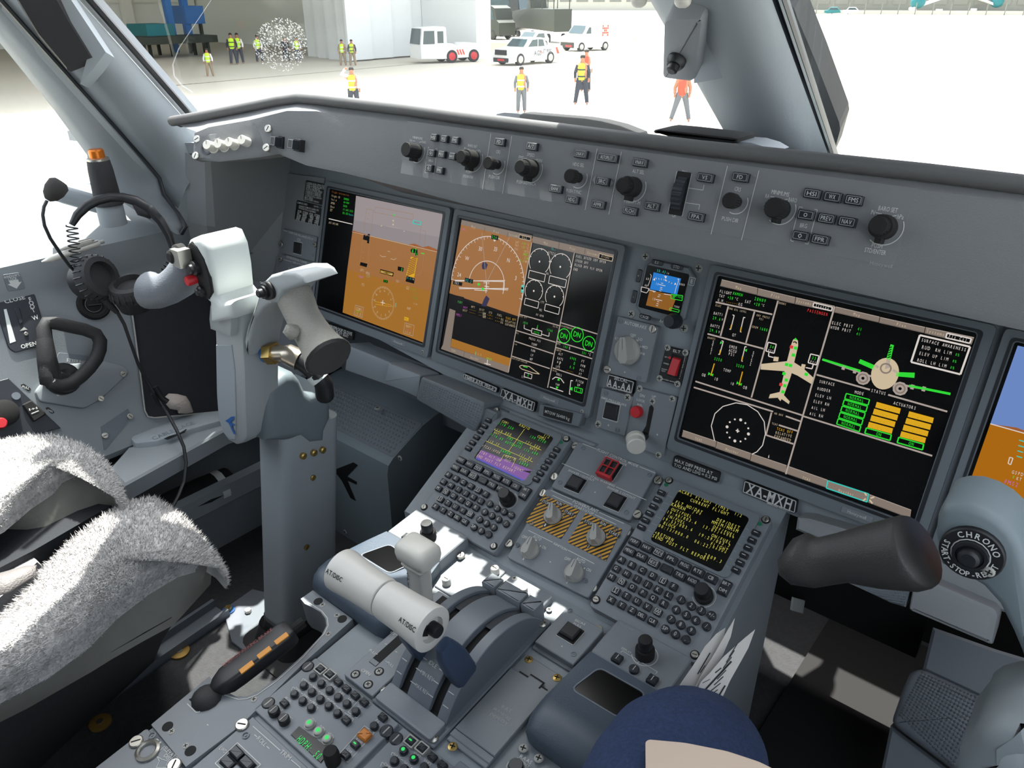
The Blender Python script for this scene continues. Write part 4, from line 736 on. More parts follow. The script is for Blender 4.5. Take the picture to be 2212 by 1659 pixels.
o = upanel('weight_placard_holder','grey holder with brown black card reading MTOW 56400 kg','placard',MP,[k3(*p) for p in ((1600,1558),(1892,1625),(1862,1715),(1585,1640))],h0=-.006,h1=.012,r=.002,m='bezel')
b = MB(); b.prism(MP,P2(MP,[k3(*p) for p in ((1628,1572),(1826,1618),(1812,1690),(1622,1635))],.0125),.012,.0126,0); b.build('card','placard',o)
T = TX(MP,.0132,bold=1); span(T,k3(1634,1606),k3(1802,1660),'MTOW 56400 kg',ratio=1.3); T.done('lettering',o)
placard('speed_placard','upper black placard with landing gear and flap speed limits beside the left-hand display',[k8(*p) for p in ((1030,628),(1196,662),(1170,842),(1008,800))],[(k8(1036,650),k8(1192,682),'LANDING GEAR OPERATION'),(k8(1034,668),k8(1185,700),'265KT-350KIAS-M.70'),(k8(1032,684),k8(1150,710),'250KT-254KIAS'),(k8(1030,704),k8(1170,734),'FLAP EXTENDED SPEED'),(k8(1028,722),k8(1160,750),'1-230KIAS 4-190KIAS'),(k8(1026,738),k8(1158,766),'2-215KIAS 5-190KIAS'),(k8(1024,756),k8(1164,786),'3-200KIAS FULL-165KIAS'),(k8(1020,774),k8(1090,790),'MAX SPEED'),(k8(1018,790),k8(1140,818),'BELOW 8000FT-300KIAS')],size=.003)
ln = [(k8(956,818),k8(1042,838),'COMPASS CARD'),(k8(1100,850),k8(1164,866),'DATE  /  /'),(k8(970,848),k8(1140,888),'AVIONICS COMPASS CALIBRATED'),(k8(968,864),k8(1116,905),'WITH ELECTRICAL EQUIPMENT')]
for i in range(5): ln.append((k8(962-4*i,892+17*i),k8(1150-4*i,938+17*i),('FOR  STEER  FOR  STEER','N    360    180   180','030  030    210   210','060  060    240   240','090  090    270   270')[i]))
placard('calibration_placard','lower black placard with compass correction table beside the left-hand display',[k8(*p) for p in ((952,798),(1172,850),(1155,1020),(932,962))],ln,size=.003)
k7 = Z(340,460,.25316)
placard('glove_placard','black placard about vest and fireproof glove below the left-hand display',[k7(*p) for p in ((1360,905),(1668,1015),(1662,1088),(1350,975))],[(k7(1362,928),k7(1660,1035),'VEST AND FIREPROOF GLOVE'),(k7(1365,955),k7(1630,1055),'STOWED BEHIND PILOT SEAT')])
# surveillance and reversionary panels
o = upanel('surveillance_panel','upper small grey panel marked CABIN SURVEILLANCE SYS left of the first display','panel',MP,[k8(*p) for p in ((838,1042),(1120,1112),(1100,1325),(815,1250))],h1=.004,r=.002,m='unit')
T = TX(MP,.0044,bold=1); span(T,k8(880,1070),k8(1070,1128),'CABIN SURVEILLANCE SYS',ratio=1.2); T.pl(k8(838,1056),k8(872,1066),.0012); T.pl(k8(1076,1128),k8(1092,1132),.0012); span(T,k8(955,1133),k8(984,1142),'CSS')
q = P2(MP,[k8(*p) for p in ((932,1148),(1002,1164),(992,1270),(924,1252))],.004); T.path(q,.001,True); T.done('lettering',o); b = MB(); b.prism(MP,offset_poly(ccw(q),.0015),.004,.007,.001); b.build('square_button','black',o)
for p in ((826,1180),(1110,1178)): screw(MP,*MP.uv(*k8(*p),.004),.004,o,.006)
for p in ((1092,1268),): ringhole(MP,*MP.uv(*k8(*p),.004),.004,o,.0035)
o = upanel('reversionary_panel','lower small grey panel marked REVERSIONARY PANEL with selector knob, left of the first display','panel',MP,[k8(*p) for p in ((812,1262),(1100,1335),(1062,1640),(780,1560))],h1=.004,r=.002,m='unit')
T = TX(MP,.0044,bold=1)
for p,q,t in (((866,1280),(1042,1336),'REVERSIONARY PANEL'),((918,1328),(982,1348),'DISPLAYS'),((930,1358),(964,1368),'AUTO'),((880,1378),(916,1388),'LEFT'),((980,1412),(1016,1422),'RIGHT')): span(T,k8(*p),k8(*q),t,ratio=1.15)
T.pl(k8(838,1305),k8(910,1326),.0012); T.pl(k8(990,1350),k8(1062,1372),.0012); T.done('lettering',o)
for p in ((818,1302),(1085,1388)): screw(MP,*MP.uv(*k8(*p),.004),.004,o,.006)
u,v = MP.uv(*k8(938,1415),.01); rotary(MP,u,v,.004,o,.0165,.1,m='yoke_dark')
# knee bolsters hung under the board and the dark void behind them
b = MB(); pts = [k7(*p) for p in ((1640,1120),(2005,1255),(1985,1290),(1655,1175))]
b.prism(MP,P2(MP,[(752,742),(760,748),(1290,960),(1275,985),(1000,890),(745,800)],.01),-.05,.012,.006,steps=2); b.build('lower_rail','panel_blue',ip,.6)
BP = MP.up(.045)
b = MB(); b.prism(BP,rounded(P2(BP,[(838,783),(908,810),(902,860),(829,826)]),.004),-.05,0,.004,steps=2); fr = b.build('knee_bolster','panel_blue',smooth=.6); tag(fr,'blue grey folded footrest with ribbed tread under the middle display','footrest')
tp = P2(BP,[(915,812),(1052,868),(1044,905),(1030,935),(903,862)]); b = MB(); b.prism(BP,rounded(tp,.006),-.05,.006,.003,steps=2); tr = b.build('tread_frame','bezel',fr,.6)
def tread(P,quad,h,nu,nv,parent,m='rail',rh=.0016):
    b = MB(); q = [np.array(P.uv(*p,h)) for p in quad]
    def at(s,t): return (q[0]*(1-s)+q[1]*s)*(1-t)+(q[3]*(1-s)+q[2]*s)*t
    for i in range(nu):
        for j in range(nv):
            s0,s1,t0,t1 = (i+.08)/nu,(i+.92)/nu,(j+.08)/nv,(j+.92)/nv; c = [at(s0,(t0+t1)/2),at((s0+s1)/2,t0),at(s1,(t0+t1)/2),at((s0+s1)/2,t1)]; m_ = at((s0+s1)/2,(t0+t1)/2)
            b.add([P.w(*k,h) for k in c]+[P.w(*m_,h+rh)],[(0,1,4),(1,2,4),(2,3,4),(3,0,4)])
    o = b.build('tread_studs',m,parent,0); o['kind'] = 'stuff'; return o
tread(BP,[(918,822),(1045,876),(1026,928),(906,858)],.006,24,9,tr,'bezel')
b = MB(); b.prism(BP,rounded(P2(BP,[(1046,880),(1075,893),(1056,950),(1033,940)]),.003),-.05,.002,.003); b.build('end_block','bezel',fr,.5)
b = MB(); b.box((XC-.30,.16,-.42),(1.5,.02,.42)); bt = b.build('pedal_bay','blackmatte',smooth=0); tag(bt,'dark perforated pedal bay wall behind the captain yoke','wall',kind='structure')
# ================================================================ glareshield
k1 = Z(820,230,.25316); k2 = Z(1320,260,.31646); k9 = Z(360,0,.25316)
def gpt(px,py,s=.788): return CAM+s*(onplane(px,py,MP.O,MP.N)-CAM)
# stations along the glareshield: (trim line, upper face edge, lower face edge, underside back)
st = [((372,262),(425,285),(420,345),.70),((430,252),(455,272),(470,350),.715),((520,234),(545,256),(560,340),.745),((600,218),(625,236),(600,333),.77),((645,212),(690,236),(660,358),.783),((690,215),(720,242),(740,374),.788),((880,237),(890,262),(880,409),.788),((1000,254),(1010,282),(1000,441),.788),((1500,318),(1500,345),(1500,556),.788),((2000,372),(2000,402),(2000,668),.788),((2212,398),(2212,425),(2212,716),.788)]
rings = []
for t,u,l,s in st:
    T_,U_,L_ = gpt(*t,s),gpt(*u,s),gpt(*l,s)
    if s < .787: top = T_+A(.0,.0,-.0)
    B_ = A(T_[0],max(T_[1]+.12,.27 if s > .78 else .27-(.788-s)*4.5),.135 if s > .78 else .12)
    rings.append([B_,T_+A(0,.03,.002),T_+A(0,.004,-.004),U_,U_*.97+L_*.03+A(0,-.004,0),U_*.1+L_*.9+A(0,-.003,0),L_+A(0,.002,0),L_+A(0,.045,-.006),A(L_[0],.004 if s > .78 else L_[1]+.1,.022 if s > .78 else L_[2]+.0)])
last = rings[-1]; rings.append([p+A(.55,0,0) for p in last])
b = MB(); b.loft(rings,False,False,closed=False); gs = b.build('glareshield','glare',smooth=.7); tag(gs,'matt grey glareshield hood running across under the windscreen','glareshield')
b = MB(); tp = [gpt(*t,s) for t,u,l,s in st]; tp = [tp[0]+A(-.03,.02,-.004)]+tp+[tp[-1]+A(.55,0,0)]
dense = []
for a_,c_ in zip(tp,tp[1:]): dense += [a_*(1-t)+c_*t for t in (0,.33,.67)]
dense.append(tp[-1]); b.tube(dense,.0088,10); b.build('edge_trim','glare_dark',gs,1.2)
b = MB(); b.tube([p+A(0,.014,-.003) for p in dense],.009,8); b.build('top_roll','glare_dark',gs,1.2)
# guidance panel face
gq = [(883,262),(1985,405),(1930,583),(870,373)]
q = P2(GP,gq); u0,u1 = (q[0][0]+q[3][0])/2-.001,(q[1][0]+q[2][0])/2; v1 = (q[0][1]+q[1][1])/2; v0 = (q[2][1]+q[3][1])/2
o = gp = thing('guidance_panel','long grey autopilot guidance panel with knobs and labelled buttons in the glareshield','panel',GP.w((u0+u1)/2,(v0+v1)/2,0))
mat('guidance','737578',.65,bump=.15,bscale=1500)
b = MB(); b.prism(GP,rr(u0,v0,u1,v1,.002),-.012,.0035,.0008); b.build('face_plate','guidance',o,.4)
GH = .0035
T = TX(GP,GH+.0005,.8)
def gbtn(p,t,w=.0135,h=.0098,kk=k1,frame=True):
    u,v = GP.uv(*kk(*p),GH+.006); b = MB()
    b.prism(GP,rr(u-w/2,v-h/2,u+w/2,v+h/2,.0008),GH,GH+.006,.001); kb = b.build('push_button','key',o,.5)
    X = TX(GP,GH+.0065,.7)
    if frame: X.path(rr(u-w/2+.0016,v-h/2+.0014,u+w/2-.0016,v+h/2-.0014,.0006,1),.0005,True,col='lettering_grey')
    if t == 'o': X.arc(u,v,.0016,0,2*PI,.0006,12)
    elif t == '<>': X.path([(u-.0018,v),(u,v+.0022),(u+.0018,v),(u,v-.0022)],.0006,True)
    else: X.put(u,v,t,.0042,fit=min(w*.62,.0032*len(t)))
    X.done('lettering',kb); return kb
for p,t in (((458,263),'HSI'),((545,275),'WX'),((640,288),'FMS'),((437,396),'o'),((417,526),'<>'),((525,407),'PREV'),((616,424),'NAV'),((508,545),'FPR')): gbtn(p,t,.0118,.0098)
for p,t,w in (((1018,301),'FD',.0165),((1293,340),'A/T',.0165),((1710,404),'LNAV',.0185),((1498,702),'BANK',.0185),((1637,794),'HDG',.0185),((1938,436),'AUTOPILOT',.028),((1898,638),'SRC',.018),((1860,836),'APPR',.0185)): gbtn(p,t,w)
for p,t,w in (((193,287),'VNAV',.0185),((275,585),'ALT',.0185),((125,617),'FLCH',.0185),((640,390),'VS',.019),((577,657),'FPA',.019),((880,387),'FD',.0185),((1370,500),'HSI',.017),((1510,522),'WX',.017),((1655,543),'FMS',.017),((1328,645),'o',.017),((1290,788),'<>',.017),((1468,669),'PREV',.017),((1610,692),'NAV',.017),((1425,813),'FPR',.0175)): gbtn(p,t,w,kk=k2)
for p,q_ in (((950,230),(877,710)),((1128,252),(1048,745)),((1857,358),(1753,882)),((2064,385),(1955,922))): T.pl(k1(*p),k1(*q_),.0007)
for p,q_ in (((795,312),(682,778)),((1010,342),(890,818))): T.pl(k2(*p),k2(*q_),.0007)
for p,q_,t in (((284,262),(365,276),'MINIMUMS'),((258,288),(278,291),'RA'),((364,302),(398,308),'BARO'),((755,330),(832,345),'BARO SET'),((722,357),(740,360),'IN'),((836,376),(862,382),'hPa'),((420,460),(455,465),'BRG'),((738,555),(782,563),'PUSH'),((710,592),(798,606),'STD/ENTER'),((995,384),(1030,390),'CRS'),((932,595),(1026,610),'PUSH DIR'),((1258,408),(1322,418),'SPEED'),((1188,432),(1228,438),'FMS'),((1336,458),(1386,465),'MAN'),((1170,640),(1332,664),'PUSH IAS-MACH'),((1650,490),(1746,504),'HDG SEL'),((1594,715),(1720,735),'PUSH SYNC')): span(T,k1(*p),k1(*q_),t,size=.0042 if p[0] > 900 else .0034)
for p,q_,t in (((146,344),(227,356),'ALT SEL'),((90,548),(198,566),'PUSH FT-M'),((484,355),(516,359),'DN'),((418,646),(448,650),'UP'),((844,466),(886,474),'CRS'),((757,668),(870,686),'PUSH DIR'),((1096,486),(1216,508),'MINIMUMS'),((1054,516),(1080,519),'RA'),((1212,540),(1268,548),'BARO'),((1290,715),(1338,722),'BRG'),((1826,598),(1956,616),'BARO SET'),((1776,625),(1800,630),'IN'),((1955,655),(1998,662),'hPa'),((1780,850),(1852,860),'PUSH'),((1732,882),(1876,906),'STD/ENTER')): span(T,k2(*p),k2(*q_),t,size=.0043)
span(T,k2(1768,970),k2(1918,998),'Honeywell',size=.0036,col='lettering_grey')
for pts in ([(412,348),(425,350)],[(415,348),(400,445)],[(478,358),(492,360)],[(490,360),(465,575)],[(396,470),(386,560)],[(386,562),(398,566)],[(452,572),(466,574)]): T.pl(k1(*pts[0]),k1(*pts[1]),.0006)
for pts in ([(1308,594),(1284,590)],[(1284,590),(1226,822)],[(1226,822),(1246,827)],[(1388,607),(1408,610)],[(1408,610),(1345,844)],[(1345,844),(1324,840)],[(472,352),(448,350)],[(448,350),(388,634)],[(388,634),(408,638)],[(528,362),(550,366)],[(550,366),(486,652)],[(486,652),(462,650)],[(530,462),(628,476)],[(628,476),(635,440)],[(510,562),(606,576)],[(606,576),(598,610)]): T.pl(k2(*pts[0]),k2(*pts[1]),.0006)
for p,q_ in (((282,293),(302,296)),((340,306),(360,300)),((744,362),(768,366)),((806,378),(830,376)),((1232,440),(1258,444)),((1302,458),(1330,456))): T.pl(k1(*p),k1(*q_),.0007)
for p,q_ in (((1086,520),(1118,525)),((1172,545),(1206,538)),((1806,630),(1848,638)),((1906,656),(1950,650))): T.pl(k2(*p),k2(*q_),.0007)
for p in ([(1845,590),(1842,662),(1816,628)],[(1972,612),(1997,652),(1968,690)]): T.fill(P2(GP,[k1(*x) for x in p],GH),'lettering_grey')
def gknob(pf,kk,kind,base=None):
    # pf is where the knob meets the panel; lathe profile outward
    u,v = GP.uv(*kk(*pf),GH); kn = None
    R1 = {'big': .0115,'mid': .0105,'small': .0085}[kind]; L = {'big': .027,'mid': .024,'small': .022}[kind]
    b = MB();
    if kind == 'big': prof = [(R1*1.06,GH),(R1*1.06,GH+.0045),(R1,GH+.0055),(R1,GH+L*.62),(R1*.93,GH+L*.64),(R1*.78,GH+L*.64),(R1*.78,GH+L*.97),(R1*.68,GH+L)]
    elif kind == 'mid': prof = [(R1,GH),(R1,GH+L*.9),(R1*.9,GH+L)]
    else: prof = [(R1*.72,GH),(R1*.72,GH+L*.45),(R1,GH+L*.47),(R1,GH+L*.95),(R1*.88,GH+L)]
    b.lathe(GP,u,v,prof,24); kn = b.build('knob','blackmatte',o,.5)
    if kind != 'small':
        b = MB(); b.prism(GP,rr(u-.0035,v-R1*1.42,u+.0035,v-R1*.8,.001),GH,GH+.012,.001); b.build('pointer_tab','blackmatte',kn,.4)
    n = 18; b = MB()
    for i in range(n):
        a_ = 2*PI*i/n; rr_ = (R1 if kind != 'big' else R1*.78)*1.01; h0 = GH+L*(.52 if kind == 'small' else .66 if kind == 'big' else .3); h1 = GH+L*.93
        b.add([GP.w(u+rr_*math.cos(a_-.08),v+rr_*math.sin(a_-.08),h0),GP.w(u+rr_*math.cos(a_+.08),v+rr_*math.sin(a_+.08),h0),GP.w(u+rr_*math.cos(a_+.08),v+rr_*math.sin(a_+.08),h1),GP.w(u+rr_*math.cos(a_-.08),v+rr_*math.sin(a_-.08),h1)],[(0,1,2,3)])
    x = b.build('knurling','black',kn,0); x['kind'] = 'stuff'
    T.arc(u,v,R1*1.5,-2.2 if kind != 'small' else -2.0,.5,.0009,18)
    return kn
gknob((322,385),k1,'mid'); gknob((800,450),k1,'big'); gknob((1008,497),k1,'small'); gknob((1300,535),k1,'big'); gknob((1700,608),k1,'small'); gknob((2165,690),k1,'big')
gknob((858,558),k2,'small'); gknob((1160,608),k2,'mid'); gknob((1868,730),k2,'big')
# thumb wheel
u,v = GP.uv(*k2(470,500),GH); b = MB(); b.prism(GP,rr(u-.0085,v-.0245,u+.0085,v+.0245,.001),GH,GH+.0012); b.build('wheel_slot','slot',o)
b = MB(); R = []
for i in range(45):
    a_ = -PI*.42+PI*.84*i/44; rad = .030*(1 if i % 4 < 2 else .965); R.append([GP.w(u+sx,v+rad*math.sin(a_)*.82,GH-.012+rad*.72*math.cos(a_)) for sx in (-.0062,.0062)])
b.loft(R,False,False,closed=False)
for sx in (-.0062,.0062): b.face([GP.w(u+sx,v+.030*math.sin(-PI*.42+PI*.84*i/44)*.82,GH-.012+.0295*.72*math.cos(-PI*.42+PI*.84*i/44)) for i in range(45)])
b.build('thumb_wheel','key',o,.3)
T.done('lettering',o)
# dimming panel at the left end
o = thing('dimmer_panel','grey lighting panel with four pale knobs at the left end of the glareshield','panel',gpt(505,305,.725))
Pa,Pb,Pc = gpt(428,305,.705),gpt(590,275,.765),gpt(432,345,.705)
DP = PL(Pa,Pb-Pa,Pa-Pc)
if DP.N @ (CAM-Pa) < 0: DP = PL(Pa,Pb-Pa,Pc-Pa)
DP = DP.up(.004)
b = MB(); b.prism(DP,P2(DP,[k9(*p) for p in ((248,1170),(880,1065),(915,1090),(880,1300),(240,1362))]),-.02,.003,.001); b.build('plate','guidance',o,.4)
T = TX(DP,.0036,bold=0)
for p,q_,t in (((330,1196),(355,1192),'FIT'),((405,1190),(455,1182),'CHART'),((468,1180),(572,1166),'FLOOD/STORM'),((598,1164),(628,1158),'PFD'),((696,1150),(730,1146),'MFD'),((395,1320),(420,1316),'OFF'),((448,1312),(475,1308),'BRT'),((484,1308),(508,1304),'OFF'),((540,1304),(566,1300),'BRT'),((576,1300),(602,1296),'DIM'),((632,1292),(660,1288),'BRT'),((672,1290),(700,1285),'DIM'),((730,1282),(760,1277),'BRT')): span(T,k9(*p),k9(*q_),t,size=.0035)
T.done('lettering',o)
for p in ((408,1262),(500,1252),(592,1240),(700,1220)):
    u,v = DP.uv(*k9(*p),.003); b = MB(); b.lathe(DP,u,v,[(.0098,.003),(.0098,.006),(.0085,.007),(.0082,.024),(.0072,.026)],20); kn = b.build('dimmer_knob','cream',o,.5)
    T = TX(DP,.0262); T.line((u,v+.001),(u,v+.007),.001,'slot'); T.done('pointer',kn)
u,v = DP.uv(*k9(348,1270),.003); b = MB(); b.lathe(DP,u,v,[(.0105,.003),(.0105,.006),(.0075,.006),(.0075,.0),(.004,.0),(.003,.004)],18); b.build('socket','key',o,.5)
for p in ((868,1098),(852,1262),(262,1188),(250,1330)):
    u,v = DP.uv(*k9(*p),.004); screw(DP,u,v,.003,o,.0065)
for i,(p,nm) in enumerate((((975,1215),'left'),((1125,1240),'right'))):
    px = k9(*p); Q = gpt(px[0],px[1],.773-.004*(1-i)); FP = PL(Q,A(1,-.05,0),A(0,.27,.96)); b = MB(); w_ = .0095
    b.prism(FP,rr(-w_,-w_*1.05,w_,w_*1.05,.0012),-.02,.004,.001); o = b.build('indicator_button','black',smooth=.4); tag(o,'square black button on the glareshield, %s one of the two beside the dimmer panel' % nm,'button')
    b = MB(); b.prism(FP,rr(-w_*.78,-w_*.8,w_*.78,w_*.8,.0008),.004,.016,.001); b.build('cap','key',o,.4); T = TX(FP,.0164); T.rect(-w_*.66,-w_*.68,w_*.66,w_*.68,.0006,col='lettering_grey'); T.done('cap_frame',o)
# wiper and compass cover beyond the hood
def extr(name,label,cat,px,y,m,th=.02,parent=None):
    P = PL(A(0,y,0),A(1,0,0),A(0,0,1)); b = MB(); b.prism(P,P2(P,px),-th,0,min(.004,th*.3),bottom=True,steps=2); o = b.build(name,m,parent,.6)
    if label: tag(o,label,cat)
    return o
o = extr('windscreen_wiper','dark windscreen wiper lying outside the glass above the hood','wiper',[(1118,262),(1122,247),(1130,244),(1200,250),(1262,255),(1300,261),(1340,271),(1380,287),(1386,300),(1250,290)],.34,'blackmatte',.03)
b = MB(); b.tube([aty(1076,253,.35),aty(1090,250,.35),aty(1120,252,.35),aty(1250,283,.35)],.008,6); b.build('wiper_arm','key',o)
o = extr('compass_cover','long dark flat cover lying on top of the glareshield by the centre post','cover',[(1408,285),(1412,281),(1426,279),(1470,283),(1580,296),(1594,299),(1592,309),(1580,311),(1500,304),(1440,295)],-.08,'blackmatte',.05)
b = MB(); P = PL(A(0,-.075,0),A(1,0,0),A(0,0,1)); b.prism(P,P2(P,[(1585,306),(1620,309),(1650,318),(1670,330),(1600,330)]),-.05,0,.003); b.build('base','unit',o,.5)
# ================================================================ sloping centre console with the two control units
kb = Z(1270,1000,.24108); k6 = Z(880,860,.20492); kc = Z(1080,920,.2411)
CB_V = -(.305-.0824)/math.cos(PI/6)
def clip(poly,a,bnd):                         # keep the part of a convex polygon where a.p <= bnd
    o = []; n = len(poly)
    for i in range(n):
        p,q = np.array(poly[i],float),np.array(poly[(i+1) % n],float); dp,dq = a @ p-bnd,a @ q-bnd
        if dp <= 0: o.append(tuple(p))
        if dp*dq < 0: o.append(tuple(p+(q-p)*dp/(dp-dq)))
    return o
b = MB(); xl,xr = -.368,.180
prof = [CP.w(0,.012,-.002),CP.w(0,CB_V,-.002),PD.w(0,0,0),PD.w(0,0,-.02),A(0,PD.O[1],FLOOR),A(0,-.06,FLOOR),A(0,-.06,-.29)]
b.loft([[A(x,p[1],p[2]) for p in prof] for x in (xl-XC*0,xr)],True,True); cb = b.build('centre_console','panel_blue',smooth=.3); tag(cb,'blue grey sloping console body below the centre of the instrument panel','console')
def mcdu(label,du,kind):
    H = .014; o = thing('control_display_unit',label,'control unit',CP.w(.08+du,-.12,0))
    f = lambda p,h=H: (lambda q: (q[0]+du,q[1]))(CP.uv(*kb(*p),h))
    cs = [f(p) for p in ((700,112),(1648,488),(1628,560),(1100,1560),(1060,1610),(85,1160))]
    P0,P1,P3 = f((700,112)),f((1652,490)),f((80,1150)); u0 = (P0[0]+P3[0])/2; u1 = u0+.1665; v1 = P0[1]; v0 = v1-.228
    b = MB(); b.prism(CP,rr(u0,v0,u1,v1,.006),-.002,H,.003,steps=2); b.build('case','unit',o,.5)
    sc = [f(p) for p in ((820,243),(1455,490),(1195,990),(553,700))]; su0,su1 = (sc[0][0]+sc[3][0])/2,(sc[1][0]+sc[2][0])/2; sv1,sv0 = (sc[0][1]+sc[1][1])/2,(sc[2][1]+sc[3][1])/2
    b = MB(); b.ring(CP,rr(su0-.012,sv0-.004,su1+.012,sv1+.009,.008),rr(su0,sv0,su1,sv1,.006),H,H+.0022,H+.0005); b.build('screen_frame','bezel',o,.4)
    b = MB(); b.flat(CP,rr(su0,sv0,su1,sv1,.006),H+.0008); b.build('screen','screen_black',o,0)
    T = TX(CP,H+.0006)
    for i in range(6):
        for side in (0,1):
            p = ((655-36*i,260+61.6*i) if not side else (1505-36*i,620+67*i)); u,v = f(p,H+.005); b = MB(); b.prism(CP,rr(u-.0058,v-.0037,u+.0058,v+.0037,.0006),H,H+.005,.0012)
            kbd = b.build('line_key','key',o,.5); X = TX(CP,H+.0055); X.line((u-.0028,v),(u+.0028,v),.0009,'lettering'); X.done('lettering',kbd)
            u2 = u+(.0075+.003 if not side else -.0075-.003); T.line((u2,v),(su0-.002 if not side else su1+.002,v),.0006,'lettering_grey',H+.0026)
    def key(p,t,w,h,box=False,rnd=False):
        u,v = f(p,H+.0055); b = MB()
        if rnd: b.lathe(CP,u,v,[(w/2,H),(w/2,H+.0045),(w/2-.001,H+.0055)],14)
        else: b.prism(CP,rr(u-w/2,v-h/2,u+w/2,v+h/2,.0008),H,H+.0055,.0012)
        kq = b.build('round_key' if rnd else 'key','key',o,.5); X = TX(CP,H+.006,.82)
        if t: X.put(u,v,t,.0055 if len(t) == 1 else .0048,fit=None if len(t) == 1 else min(w*.72,.0037*len(t)))
        if box: X.path(rr(u-w*.36,v-h*.38,u+w*.36,v+h*.38,.0005,1),.0006,True)
        X.done('lettering',kq)
    for (p,t) in (((415,702),'PERF'),((525,755),'NAV'),((632,803),'PREV'),((745,858),'FPL'),((865,915),'PROG'),((985,970),'RTE'),((1102,1030),'CB'),((368,785),'MENU'),((475,832),'DLK'),((585,892),'NEXT'),((705,945),''),((820,1002),'TRS'),((935,1055),'RADIO')): key(p,t,.0165,.0112,t in ('PREV','NEXT'))
    for row,x0,y0,n in (('ABCDEF',295,862,6),('GHIJKL',250,940,6),('MNOPQR',207,1015,6),('STUVW',248,1140,5),('XYZ',205,1222,3)):
        for i,ch in enumerate(row): key((x0+94*i,y0+(46.4+.4*i)*i),ch,.0108,.0098,ch in 'ENSW')
    key((477,1363),'DEL',.0118,.0098); key((575,1415),'CLR',.0118,.0098)
    for p,t in (((832,1220),'1'),((925,1275),'2'),((1015,1318),'3'),((1108,1362),'+/-'),((788,1310),'4'),((880,1358),'5'),((965,1405),'6'),((1062,1460),'/'),((743,1395),'7'),((830,1445),'8'),((925,1497),'9'),((692,1483),'SP'),((783,1530),'0'),((878,1577),'.')): key(p,t,.0116,0,rnd=True)
    u,v = f((1225,1112),H+.006); b = MB(); b.prism(CP,rr(u-.0068,v-.0105,u+.0068,v+.0105,.001),H,H+.006,.0015); kq = b.build('rocker_key','key',o,.5); X = TX(CP,H+.0065); X.put(u,v+.005,'BRT',.0045,fit=.010); X.put(u,v-.005,'DIM',.0045,fit=.010); X.done('lettering',kq)
    u,v = f((1042,1195)); b = MB(); b.lathe(CP,u,v,[(.0125,H),(.0125,H+.009),(.0108,H+.011),(.0098,H+.011),(.0092,H+.0125),(.0092,H+.024),(.0078,H+.026)],22); kn = b.build('dual_knob','blackmatte',o,.5)
    b = MB(); b.lathe(CP,u,v,[(.0100,H+.0125),(.0100,H+.0235),(.0088,H+.0262),(.001,H+.0264)],22); b.build('inner_knob','black',kn,.5); T.arc(u,v,.0152,-2.6,1.4,.0009,24,h=H+.0006)
    for p in ((700,198),(1542,548)):
        u,v = f(p); b = MB(); b.cyl(CP,u,v,.0028,H,H+.0012,10); b.build('status_light','d_dim',o)
    for u,v in ((u0+.008,v1-.006),(u1-.008,v1-.006),(u0+.006,v0+.012),(u1-.008,v0+.010)):
        b = MB(); b.cyl(CP,u,v,.0062,H,H+.0006,14); x = b.build('screw_well','slot',o,0); screw(CP,u,v,H+.0004,o,.0045)
    T.put(su0+.012,v1-.006,'Honeywell',.0036,col='lettering_grey'); T.done('lettering',o)
    d = DS(CP,kb if kind == 2 else k6,H+.0011)
    if kind == 2:
        for p,q,t in (((830,292),(1275,470),'ACARS FLIGHT TIMES'),((1320,498),(1392,525),'1/2'),((930,375),(1275,510),'CURRENT FLIGHT'),((798,392),(1042,490),'FLT NO/DAY'),((758,412),(1028,515),'XAMXH  /**'),((762,458),(945,530),'OUT/FUEL'),((722,480),(992,585),'19:40/003.6'),((728,518),(888,585),'IN/FUEL'),((685,540),(957,648),'19:53/003.6'),((692,580),(805,625),'BLOCK'),((648,602),(918,712),'00:13/000.0'),((1165,550),(1372,630),'DEP/DEST'),((1120,572),(1360,660),'MMSM/MMSM'),((1132,615),(1330,700),'OFF/FUEL'),((1038,610),(1322,725),'13:07/*****'),((1120,690),(1295,765),'ON/FUEL'),((1002,680),(1288,795),'19:29/003.7'),((1108,765),(1268,830),'FLIGHT'),((965,740),(1252,858),'06:22/*****'),((1055,862),(1215,932),'2009.3'),((615,665),(785,738),'<RETURN'),((595,692),(1095,915),'SEND POST FLT REPORT')): d.S(p,q,t,'d_yellow',3,1.12)
    else:
        d.F([(780,545),(1335,770),(1262,868),(1235,882),(722,640),(722,625)],'d_purple',0); d.F([(722,632),(730,628),(1240,868),(1262,860),(1262,872),(1235,884),(722,642)],'d_indigo',1); d.F([(1150,760),(1330,770),(1310,800),(1230,770)],'d_black2',1)
